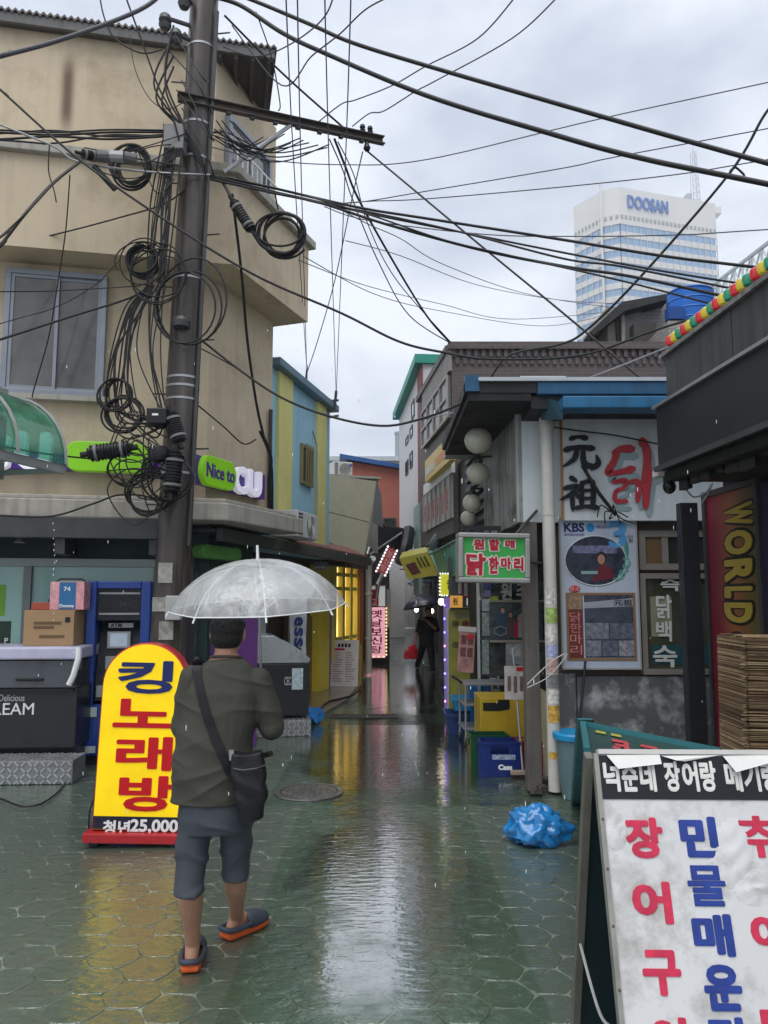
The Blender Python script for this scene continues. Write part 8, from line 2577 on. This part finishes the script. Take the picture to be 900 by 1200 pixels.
# ---- skin body
hip_c = Vector((mx(258), YM, mz(925)))
neck = Vector((mx(268), YM + .0, mz(768)))
head = Vector((mx(268), YM + .035, mz(741)))
shL, shR = Vector((mx(230), YM - .01, mz(793))), Vector((mx(307), YM - .01, mz(795)))
elL, elR = Vector((mx(220), YM + .03, mz(852))), Vector((mx(321), YM + .02, mz(852)))
grip = Vector((mx(300), YM + .27, mz(828)))
wrL, wrR = Vector((mx(252), YM + .27, mz(838))), grip + Vector((.035, -.06, -.02))
hpL, hpR = Vector((mx(240), YM, mz(940))), Vector((mx(283), YM, mz(940)))
anL = Vector((fl.x + .0, fl.y + .045, .105)); anR = Vector((fr_.x - .005, fr_.y + .04, .10))
knL = Vector((mx(236), YM - .03, .50)); knR = Vector((mx(281), YM + .08, .50))
b = MB()
# torso
b.loft([ringell((hip_c.x, YM, hip_c.z - .1), .15, .105), ringell((hip_c.x, YM, hip_c.z + .05), .16, .11), ringell((hip_c.x + .01, YM, hip_c.z + .2), .15, .10), ringell((neck.x - .01, YM, shL.z - .08), .17, .105), ringell((neck.x, YM, shL.z + .03), .13, .07), ringell((neck.x, YM + .01, neck.z), .06, .055)])
capsule(b, neck - Vector((0, 0, .05)), head - Vector((0, .02, .03)), .058, .052)
b.ell(head, .074, .095, .108, 20, 14)
b.ell(head + Vector((0, .03, -.065)), .055, .06, .05, 16, 10)         # jaw
capsule(b, head + Vector((0, .095, -.005)), head + Vector((0, .113, -.028)), .009, .014, 10)      # nose
for s_ in (-1, 1):
    b.ell(head + Vector((s_ * .078, .0, -.012)), .010, .022, .032, 10, 8)     # ears
    b.ell(head + Vector((s_ * .03, .085, .012)), .018, .014, .008, 8, 6)      # brows
b.ell(head + Vector((0, .088, -.058)), .022, .012, .007, 10, 6)       # lips
for sh, el, wr in ((shL, elL, wrL), (shR, elR, wrR)):
    chain(b, [sh + Vector((0, 0, -.03)), el], [.038, .036]); chain(b, [el, wr], [.042, .027])
hand(b, wrR, (grip - wrR) + Vector((-.02, .02, .01)), (.55, -.2, .3), 1, .95)
hand(b, wrL, (.35, .55, .05), (-.3, -.2, .9), -1, .55)
for hp, kn, an in ((hpL, knL, anL), (hpR, knR, anR)):
    chain(b, [hp, kn], [.085, .056])
    d_ = (an - kn)
    chain(b, [kn, kn + d_ * .33 + Vector((0, -.012, 0)), kn + d_ * .75, an], [.054, .060, .041, .036])
fdL, fdR = Vector((-.12, 1, 0)).normalized(), Vector((.62, .78, 0)).normalized()
for an, fd in ((anL, fdL), (anR, fdR)):
    heel = an + Vector((0, 0, -.052)) - fd * .03
    toe = an + fd * .16 + Vector((0, 0, -.062))
    capsule(b, an, heel, .036, .032); capsule(b, heel, toe, .032, .026); capsule(b, an, toe - fd * .04, .034, .03)
    lat = Vector((fd.y, -fd.x, 0))
    for k in range(5):
        capsule(b, toe + lat * (.03 - .015 * k) - fd * .02, toe + lat * (.032 - .016 * k) + fd * (.03 - .005 * abs(k - 1)), .012, .010, 8)
body = fuse(b, 'body', SKIN, man, .0055, 5)

# ---- hair: close cropped cap of hair with an uneven edge
hb = MB()
hb.ell(head + Vector((0, -.012, .018)), .083, .098, .106, 24, 16)
hb.ell(head + Vector((0, -.035, -.028)), .076, .072, .06, 20, 12)
rr = random.Random(2)
for k in range(60):
    a = rr.uniform(0, 6.28); e_ = rr.uniform(.1, 1.4)
    d_ = Vector((math.cos(a) * math.cos(e_) * .078, math.sin(a) * math.cos(e_) * .092, math.sin(e_) * .1))
    hb.ell(head + Vector((0, -.012, .018)) + d_, .013, .013, .012, 6, 4)
hair = fuse(hb, 'hair', HAIR, man, .006, 3)
# keep the face clear: push hair verts that lie over the face back into the skull
for v in hair.data.vertices:
    w = v.co + mroot
    rel = w - head
    if rel.y > .045 and rel.z < .055: v.co -= Vector((0, (rel.y - .045) * .9, 0))
# eyes
for s_ in (-1, 1):
    MB().ell(head + Vector((s_ * .03, .088, -.002)), .012, .010, .007, 10, 6).build('eye', mat('eye_dark', (.03, .02, .02), .2), body, smooth=True)


# ---- shirt
def shirt_w(co):
    x, y, z = co[:, 0] - mroot.x, co[:, 1], co[:, 2]
    lo = np.clip((1.20 - z) / .35, 0, 1) * np.clip((z - hem) / .09, .15, 1)
    y = co[:, 1] - YM
    def ridge(ang, fa, fb, sd):
        """soft cloth folds running at an angle: creased ridges of stretched noise"""
        ca, sa = math.cos(ang), math.sin(ang)
        u, v = x * ca + z * sa, -x * sa + z * ca
        n = np.array([mnoise.noise(Vector((p * fa + sd, q * fb, w * 3 + sd))) for p, q, w in zip(u, v, y)])
        return np.clip(1 - 2.6 * np.abs(n), 0, 1) ** 2
    up_ = np.clip((z - 1.0) / .25, 0, 1)
    f = .011 * ridge(.5, 2.0, 9.0, 3.3) * lo + .009 * ridge(-.7, 2.2, 8.0, 8.1) * lo
    f += .008 * ridge(1.2, 2.4, 9.0, 5.7) * up_ * (np.abs(x) > .1) + .006 * ridge(-.25, 1.6, 10.0, 1.9)
    f -= .006
    return f


sb = MB()
hem = mz(938)
cxh = mx(255)
sb.loft([ringell((cxh, YM, hem), .188, .135), ringell((cxh, YM, hem + .12), .186, .137), ringell((cxh + .01, YM, hem + .28), .180, .132), ringell((mx(262), YM, mz(845)), .180, .126), ringell((mx(267), YM, mz(810)), .182, .118), ringell((mx(268), YM, mz(792)), .168, .10), ringell((mx(268), YM + .0, mz(780)), .125, .083), ringell((mx(268), YM + .01, mz(771)), .075, .07)])
for sh, el, wr, out in ((shL, elL, wrL, -1), (shR, elR, wrR, 1)):
    chain(sb, [sh + Vector((0, 0, -.005)), sh.lerp(el, .5) + Vector((out * .004, 0, 0)), el + Vector((out * -.002, 0, .01))], [.058, .062, .061])
    capsule(sb, el + Vector((0, 0, .0)), el.lerp(wr, .22), .063, .060)
shirt = fuse(sb, 'shirt', SHIRT, man, .006, 6, shirt_w)
# ribbed collar
col_ = [Vector((mx(268) + .074 * math.cos(a), YM + .012 + .068 * math.sin(a), mz(770) - .004 - .012 * math.sin(a))) for a in [2 * math.pi * k / 24 for k in range(25)]]
MB().tube(col_, .007, 8).build('collar', SHIRT, shirt, smooth=True)


# ---- shorts
def shorts_w(co):
    x, z = co[:, 0] - mroot.x, co[:, 2]
    n = np.array([mnoise.noise(Vector((p * 5 + q * 2, w * 4, q * 9 - p * 3))) for p, w, q in zip(x, co[:, 1], z)])
    return .010 * np.clip(1 - 2.6 * np.abs(n), 0, 1) ** 2


pb = MB()
zk = mz(1040)
pb.loft([ringell((mx(259), YM, hem + .08), .155, .118), ringell((mx(259), YM, mz(955)), .168, .125), ringell((mx(259), YM, mz(972)), .155, .115)])
endL = Vector((mx(235), YM - .06, mz(1042) + .0)); endR = Vector((mx(282), YM + .07, mz(1037)))
for hp, kn, en, w_ in ((hpL, knL, endL, .063), (hpR, knR, endR, .058)):
    top_ = hp + Vector((0, 0, .03))
    rings = []
    for k in range(7):
        t_ = k / 6
        c = top_.lerp(kn + Vector((0, 0, 0)), min(1, t_ / .75)) if t_ < .75 else kn.lerp(en, (t_ - .75) / .25)
        r_ = .083 + (w_ - .083) * t_
        rings.append(ringell(c, r_, r_ * 1.08, 22, 2.2))
    pb.loft(rings)
shorts = fuse(pb, 'shorts', SHORT, man, .0065, 4, shorts_w)

# ---- clogs: orange soles, dark uppers, heel strap
SOLE = mat('sole_orange', (.62, .105, .022), .5, var=.06)
UPPER = mat('clog_slate', (.045, .055, .075), .5, var=.15, scale=12)
for an, fd in ((anL, fdL), (anR, fdR)):
    yaw = math.atan2(fd.y, fd.x) - math.pi / 2
    fo = Fr((an.x - fd.x * .075, an.y - fd.y * .075, .006), yaw)
    prof = [(.0, .034), (.02, .043), (.07, .045), (.13, .046), (.19, .053), (.24, .050), (.27, .035), (.285, .012)]
    out = [(-w_, y_) for y_, w_ in prof] + [(w_, y_) for y_, w_ in reversed(prof)]
    so = MB(fo)
    rings = [[(x_ * k, .14 + (y_ - .14) * k, z_) for x_, y_ in out] for k, z_ in ((.93, .0), (1.03, .008), (1.05, .022), (1.0, .034))]
    so.loft(rings); so.build('sole', SOLE, man, smooth=True, ang=50)
    up = MB(fo)
    rings = []
    for y_, w_, h_ in ((.12, .052, .062), (.15, .054, .066), (.19, .055, .060), (.23, .051, .050), (.26, .040, .036), (.283, .018, .02)):
        ring = [(w_ * math.cos(R(a)), y_, .030 + h_ * math.sin(R(a))) for a in range(0, 181, 15)]
        rings.append(ring)
    up.loft(rings, closed=False, caps=False)
    up.tube([(-.050, .13, .05), (-.050, .06, .048), (-.043, .012, .05), (-.025, -.008, .054), (0, -.014, .056), (.025, -.008, .054), (.043, .012, .05), (.050, .06, .048), (.050, .13, .05)], .013, 8)
    ub = up.build('upper', UPPER, man, smooth=True, ang=60)
    so_ = ub.modifiers.new('thick', 'SOLIDIFY'); so_.thickness = .004

# ---- shoulder bag (its own thing) with strap
BAGM = mat('bag_black_nylon', (.010, .010, .012), .45, var=.25, scale=12, bump=.2, bscale=140)
bc = Vector((mx(304), YM - .15, mz(911)))
bag = thing('shoulder_bag', 'black nylon shoulder bag hanging at the right hip on a wide strap', 'bag', bc - Vector((0, 0, .14)))
bb = MB(Fr(bc, R(14), 0, R(-3)))
rings = []
for k in range(8):
    t_ = k / 7
    z_ = -.145 + .29 * t_
    rings.append(ringell((.006 * math.sin(5 * t_), 0, z_), .062 + .014 * math.sin(math.pi * min(1, (1.15 - t_) ** 1.2)), .045 + .02 * math.sin(math.pi * min(1, t_ * 1.1)), 24, 4))
bb.loft(rings)
fuse(bb, 'body', BAGM, bag, .006, 6, lambda co: .006 * np.sin(co[:, 2] * 34 + co[:, 0] * 40 + 2 * np.sin(co[:, 2] * 21)))
fb = Fr(bc, R(14), 0, R(-3))
MB(fb).tube([(-.07, -.052, .09), (-.03, -.07, .082), (.03, -.07, .084), (.072, -.05, .09)], .005, 6).build('zip', mat('zip_grey', (.03, .03, .034), .35), bag)
MB(fb).box(-.085, -.065, -.02, .02, .12, .16).build('strap_ring', STEEL, bag)
# strap across the back: a ribbon following the shirt from left shoulder to bag
from mathutils.bvhtree import BVHTree
bvh = BVHTree.FromPolygons([v.co + mroot for v in shirt.data.vertices], [p_.vertices[:] for p_ in shirt.data.polygons])
ctrl = [(236, 776), (240, 790), (247, 812), (256, 838), (266, 862), (276, 884), (283, 900)]
ctrl = [(238, 774)] + ctrl[1:]
left, right = [], []
cpts = []
for i in range(25):
    k = i / 24 * (len(ctrl) - 1); j = min(int(k), len(ctrl) - 2); f = k - j
    px = ctrl[j][0] + (ctrl[j + 1][0] - ctrl[j][0]) * f; py = ctrl[j][1] + (ctrl[j + 1][1] - ctrl[j][1]) * f
    cpts.append(Vector((mx(px), 0, mz(py))))
for i, c in enumerate(cpts):
    t_ = (cpts[min(i + 1, 24)] - cpts[max(i - 1, 0)]).normalized()
    sd = Vector((-t_.z, 0, t_.x)) * -.021
    for s_, lst in ((-1, left), (1, right)):
        o_ = Vector((c.x + sd.x * s_, YM - 1, c.z + sd.z * s_))
        h_ = bvh.ray_cast(o_, Vector((0, 1, 0)))
        y_ = h_[0].y if h_[0] is not None else YM - .05
        lst.append(Vector((o_.x, y_ - .004, o_.z)))
st = MB()
rings = [[a, b_, b_ + Vector((0, -.004, 0)), a + Vector((0, -.004, 0))] for a, b_ in zip(left, right)]
st.loft(rings)
# over the shoulder and down the chest to the bag front
tail = [left[0].lerp(right[0], .5), Vector((mx(236), YM - .01, mz(776) + .012)), Vector((mx(246), YM + .08, mz(790))), Vector((mx(268), YM + .148, mz(850))), Vector((mx(292), YM + .12, mz(890))), bc + Vector((.09, .04, .13))]
st.tube(cr(tail), .013, 6)
st.build('strap', BAGM, bag, smooth=True, ang=50)


# ---- umbrellas
def umbrella(name, label, apex, axis, rad, drop, grip_pt, sheet, rib_m, handle_m, nrib=8, ferr=.07):
    t = thing(name, label, 'umbrella', grip_pt)
    axis = Vector(axis).normalized()
    X = axis.orthogonal().normalized(); X = (Matrix.Rotation(R(13), 3, axis) @ X); Y_ = axis.cross(X)

    def pt(a, k):
        """k 0..1 from apex to rim"""
        sc = 1 - .075 * (1 - abs(math.cos((a % (2 * math.pi / nrib) - math.pi / nrib) * nrib / 2 + math.pi / 2))) * k * 0
        ph = (a / (2 * math.pi / nrib)) % 1
        sag = 4 * ph * (1 - ph)
        r_ = rad * math.sin(k * 1.22) / math.sin(1.22) * (1 - .055 * sag * k * k)
        h_ = -drop * (1 - math.cos(k * 1.22)) / (1 - math.cos(1.22)) + .012 * sag * k * k * 0
        return apex + X * (r_ * math.cos(a)) + Y_ * (r_ * math.sin(a)) + axis * (h_ + .02 * sag * k * (1 - k))
    seg = 6; nk = 10
    n = nrib * seg
    V = [apex]; F = []
    for j in range(1, nk + 1):
        for i in range(n): V.append(pt(2 * math.pi * i / n, j / nk))
    for i in range(n):
        F.append((0, 1 + i, 1 + (i + 1) % n))
        for j in range(nk - 1): F.append((1 + j * n + i, 1 + (j + 1) * n + i, 1 + (j + 1) * n + (i + 1) % n, 1 + j * n + (i + 1) % n))
    m_ = MB(); m_.add(V, F); can = m_.build('canopy', sheet, t, smooth=True, ang=80)
    rim = [pt(2 * math.pi * i / n, 1.0) for i in range(n + 1)]
    MB().tube(rim, .0028, 5).build('hem', rib_m, can, smooth=True)
    for k in range(nrib):
        a = 2 * math.pi * k / nrib
        rb = MB().tube([pt(a, j / 8) - axis * .006 for j in range(9)], .0028, 5).build('rib', rib_m, t, smooth=True)
        tip = pt(a, 1)
        MB().tube([tip - axis * .004, tip + (tip - pt(a, .95)).normalized() * .028], .0045, 6).build('rib_tip', rib_m, rb)
        MB().tube([pt(a, .52) - axis * .008, apex - axis * (drop * 1.15)], .002, 5).build('stretcher', rib_m, t)
    MB().tube([apex + axis * ferr, apex - axis * .01], .0065, 8, True, .008).build('ferrule', rib_m, t)
    end = grip_pt - axis * .12
    MB().tube([apex, grip_pt], .006, 8).build('shaft', STEEL, t, smooth=True)
    hk = [grip_pt + axis * .05, grip_pt, end, end - axis * .03 + X * .02, end - axis * .035 + X * .05, end - axis * .005 + X * .065]
    MB().tube(cr(hk), .0125, 10).build('handle', handle_m, t, smooth=True)
    return t


def clear_film(name):
    m = bpy.data.materials.new(name); m.use_nodes = True
    t = m.node_tree; t.nodes.clear(); N, L = t.nodes.new, t.links.new
    out = N('ShaderNodeOutputMaterial'); tcn = N('ShaderNodeTexCoord')
    tr = N('ShaderNodeBsdfTransparent'); tr.inputs[0].default_value = (.90, .93, .94, 1)
    gl = N('ShaderNodeBsdfGlossy'); gl.inputs['Roughness'].default_value = .10
    df = N('ShaderNodeBsdfDiffuse'); df.inputs[0].default_value = (.85, .88, .9, 1)
    trl = N('ShaderNodeBsdfTranslucent'); trl.inputs[0].default_value = (.85, .88, .9, 1)
    mp_ = N('ShaderNodeMapping'); mp_.inputs['Scale'].default_value = (6, 6, 3); L(tcn.outputs['Object'], mp_.inputs['Vector'])
    nz_ = N('ShaderNodeTexNoise'); nz_.inputs['Scale'].default_value = 1.1; nz_.inputs['Detail'].default_value = 5; nz_.inputs['Roughness'].default_value = .6; nz_.inputs['Distortion'].default_value = .8
    L(mp_.outputs[0], nz_.inputs['Vector'])
    r_ = N('ShaderNodeMapRange'); r_.inputs[1].default_value = .42; r_.inputs[2].default_value = .72; r_.inputs[3].default_value = .42; r_.inputs[4].default_value = .92  # white patches: milky film plus bright highlights put into its colour
    L(nz_.outputs['Fac'], r_.inputs[0])
    bp = N('ShaderNodeBump'); bp.inputs['Strength'].default_value = .7; bp.inputs['Distance'].default_value = .03
    L(nz_.outputs['Fac'], bp.inputs['Height']); L(bp.outputs[0], gl.inputs['Normal'])
    m0 = N('ShaderNodeMixShader'); m0.inputs[0].default_value = .6; L(df.outputs[0], m0.inputs[1]); L(trl.outputs[0], m0.inputs[2])
    m1 = N('ShaderNodeMixShader'); L(r_.outputs[0], m1.inputs[0]); L(tr.outputs[0], m1.inputs[1]); L(m0.outputs[0], m1.inputs[2])
    lw = N('ShaderNodeLayerWeight'); lw.inputs[0].default_value = .5; L(bp.outputs[0], lw.inputs['Normal'])
    pw = N('ShaderNodeMath'); pw.operation = 'POWER'; pw.inputs[1].default_value = 3; L(lw.outputs['Facing'], pw.inputs[0])
    ma = N('ShaderNodeMath'); ma.operation = 'MULTIPLY_ADD'; ma.inputs[1].default_value = .5; ma.inputs[2].default_value = .06; L(pw.outputs[0], ma.inputs[0])
    m2 = N('ShaderNodeMixShader'); L(ma.outputs[0], m2.inputs[0]); L(m1.outputs[0], m2.inputs[1]); L(gl.outputs[0], m2.inputs[2])
    L(m2.outputs[0], out.inputs['Surface'])
    return m


UY = 3.72 + .2
apex = P(302, 655, UY)
umbrella('umbrella', 'clear plastic umbrella with white ribs beaded with rain', apex, (apex - grip), 102.5 / 900 * UY, .245, grip, clear_film('clear_vinyl'), mat('rib_white', (.7, .72, .73), .4, var=.03), WHITE)

# ---- distant walker with navy umbrella and red bag
DY = G(497, 790).y
K = DY / 900.0


def dx(px): return (px - 450) * K


def dz(py): return P(495, py, DY).z


rt2 = Vector((dx(497), DY, 0))
w2 = thing('person', 'distant person in dark clothes walking with a navy umbrella', 'person', rt2)
b = MB()
hd = Vector((dx(501.5), DY - .03, dz(717)))
hp = Vector((dx(499), DY, dz(752)))
b.loft([ringell(hp - Vector((0, 0, .08)), .15, .11), ringell(hp + Vector((0, 0, .1)), .15, .11), ringell((dx(500), DY, dz(735)), .18, .12), ringell((dx(501), DY, dz(725)), .16, .09), ringell((dx(501.5), DY, dz(722)), .06, .055)])
capsule(b, (dx(501.5), DY, dz(724)), hd, .055, .05)
b.ell(hd, .075, .095, .11, 16, 12)
capsule(b, hd + Vector((0, -.09, 0)), hd + Vector((0, -.112, -.025)), .01, .013)
for s_ in (-1, 1): b.ell(hd + Vector((s_ * .077, 0, -.01)), .01, .02, .03, 8, 6)
fN, fF = G(507, 791), G(489, 786)
grip2 = Vector((dx(497), DY - .25, dz(727)))
a1 = [Vector((dx(492.5), DY, dz(728))), Vector((dx(489), DY + .02, dz(741))), Vector((dx(486), DY - .12, dz(748)))]
a2 = [Vector((dx(509), DY, dz(728))), Vector((dx(511.5), DY - .05, dz(738))), grip2 + Vector((.03, .05, 0))]
chain(b, a1, [.05, .042, .03]); chain(b, a2, [.05, .042, .03])
hand(b, a1[-1], (0, -.2, -1), (-1, 0, 0), 1, 1.0); hand(b, a2[-1], (-.5, -.3, .3), (.5, -.2, .5), 1, 1.0)
lg = []
for ft, hx, fw in ((fN, 503, 0), (fF, 496, .0)):
    an = Vector((ft.x, ft.y, .1)); kn = Vector((dx(hx), DY, dz(752))).lerp(an, .52) + Vector((0, -.06, 0))
    chain(b, [Vector((dx(hx), DY, dz(752))), kn, an], [.085, .06, .045]); lg.append((Vector((dx(hx), DY, dz(752))), kn, an))
    capsule(b, an - Vector((0, 0, .05)), an + Vector((.0, -.16, -.065)), .04, .03)
fuse(b, 'body', SKIN, w2, .012, 4)
c_ = MB(); CL = mat('dark_navy_cloth', (.012, .013, .020), .8)
c_.loft([ringell(hp - Vector((0, 0, .02)), .17, .13), ringell(hp + Vector((0, 0, .1)), .168, .128), ringell((dx(500), DY, dz(735)), .195, .135), ringell((dx(501), DY, dz(725)), .175, .105), ringell((dx(501.5), DY, dz(722.5)), .08, .075)])
chain(c_, a1[:2], [.07, .06]); chain(c_, a2[:2], [.07, .06])
fuse(c_, 'shirt', CL, w2, .012, 4)
c_ = MB()
c_.loft([ringell(hp + Vector((0, 0, .03)), .165, .125), ringell(hp - Vector((0, 0, .1)), .16, .12)])
for h_, k_, a_ in lg: chain(c_, [h_, k_, a_ + Vector((0, 0, .02))], [.098, .078, .062])
fuse(c_, 'trousers', CL, w2, .012, 4)
for h_, k_, a_ in lg:
    s_ = MB(); capsule(s_, a_ - Vector((0, 0, .06)), a_ + Vector((0, -.16, -.065)), .045, .036); s_.build('shoe', mat('shoe_dark', (.03, .03, .035), .5), w2, smooth=True)
h_ = MB(); h_.ell(hd + Vector((0, .015, .025)), .084, .1, .1, 16, 10); h_.build('hair', HAIR, w2, smooth=True)
ap2 = P(493, 698.5, DY - .2)
umbrella('umbrella', 'open navy umbrella held by the distant walker', ap2, ap2 - grip2 + Vector((-.05, 0, .2)), 23.5 / 900 * DY, .24, grip2, mat('navy_nylon', (.030, .034, .06), .35, coat=.3), DKSTEEL, BLACK)
bgp = a1[-1] - Vector((.06, .03, .12))
t_ = thing('carrier_bag', 'bright red plastic carrier bag in the distant walker hand', 'bag', bgp - Vector((0, 0, .32)))
rb_ = MB()
rb_.loft([ringell(bgp + Vector((-.06 * k_, 0, -.34 * k_)), .035 + .13 * math.sin(min(1, k_ * 1.25) * 1.9), .03 + .07 * k_ * (1.4 - k_), 18) for k_ in (0, .15, .35, .55, .75, .92, 1.0)])
fuse(rb_, 'film', mat('bag_red', (.45, .012, .03), .3, coat=.3), t_, .012, 2, lambda co: .008 * np.sin(co[:, 0] * 45 + co[:, 2] * 30))
MB().tube(cr([bgp + Vector((-.03, 0, 0)), a1[-1] + Vector((-.02, -.03, -.05)), bgp + Vector((.03, 0, 0))]), .006, 5).build('handle', MATS['bag_red'], t_)

# ================================================================== drips and drops in the air
rd = random.Random(31)
mb = MB()
for k in range(16):
    c = P(63 + rd.uniform(-1, 1), 615 + k * 7.5 + rd.uniform(-2, 2), 7.4); mb.ell(c, .0045, .0045, .008 + rd.random() * .006, 6, 4)
for k in range(110):
    c = P(rd.uniform(0, 900), rd.uniform(380, 1050), rd.uniform(3.2, 8)); mb.ell(c, .0022, .0022, .006 + rd.random() * .008, 6, 4)
mb.build('raindrops', mat('drop_white', (.75, .78, .8), .1, coat=.5), kind='stuff', label='scattered falling raindrops and a drip line from the shop awning', cat='rain')

# ================================================================== rain haze between here and the tower
mb = MB(); mb.box(-262, 262, -42, 422, -1.2, 215)
hz = bpy.data.materials.new('rain_haze'); hz.use_nodes = True
hz.node_tree.nodes.clear()
ho = hz.node_tree.nodes.new('ShaderNodeOutputMaterial'); hv = hz.node_tree.nodes.new('ShaderNodeVolumePrincipled')
hv.inputs['Color'].default_value = (.82, .88, .95, 1); hv.inputs['Density'].default_value = .0009; hv.inputs['Anisotropy'].default_value = .2
hz.node_tree.links.new(hv.outputs[0], ho.inputs['Volume'])
mb.build('haze', hz, kind='stuff', org=(0, 0, -1.2), label='thin pale rain haze filling the air', cat='haze')
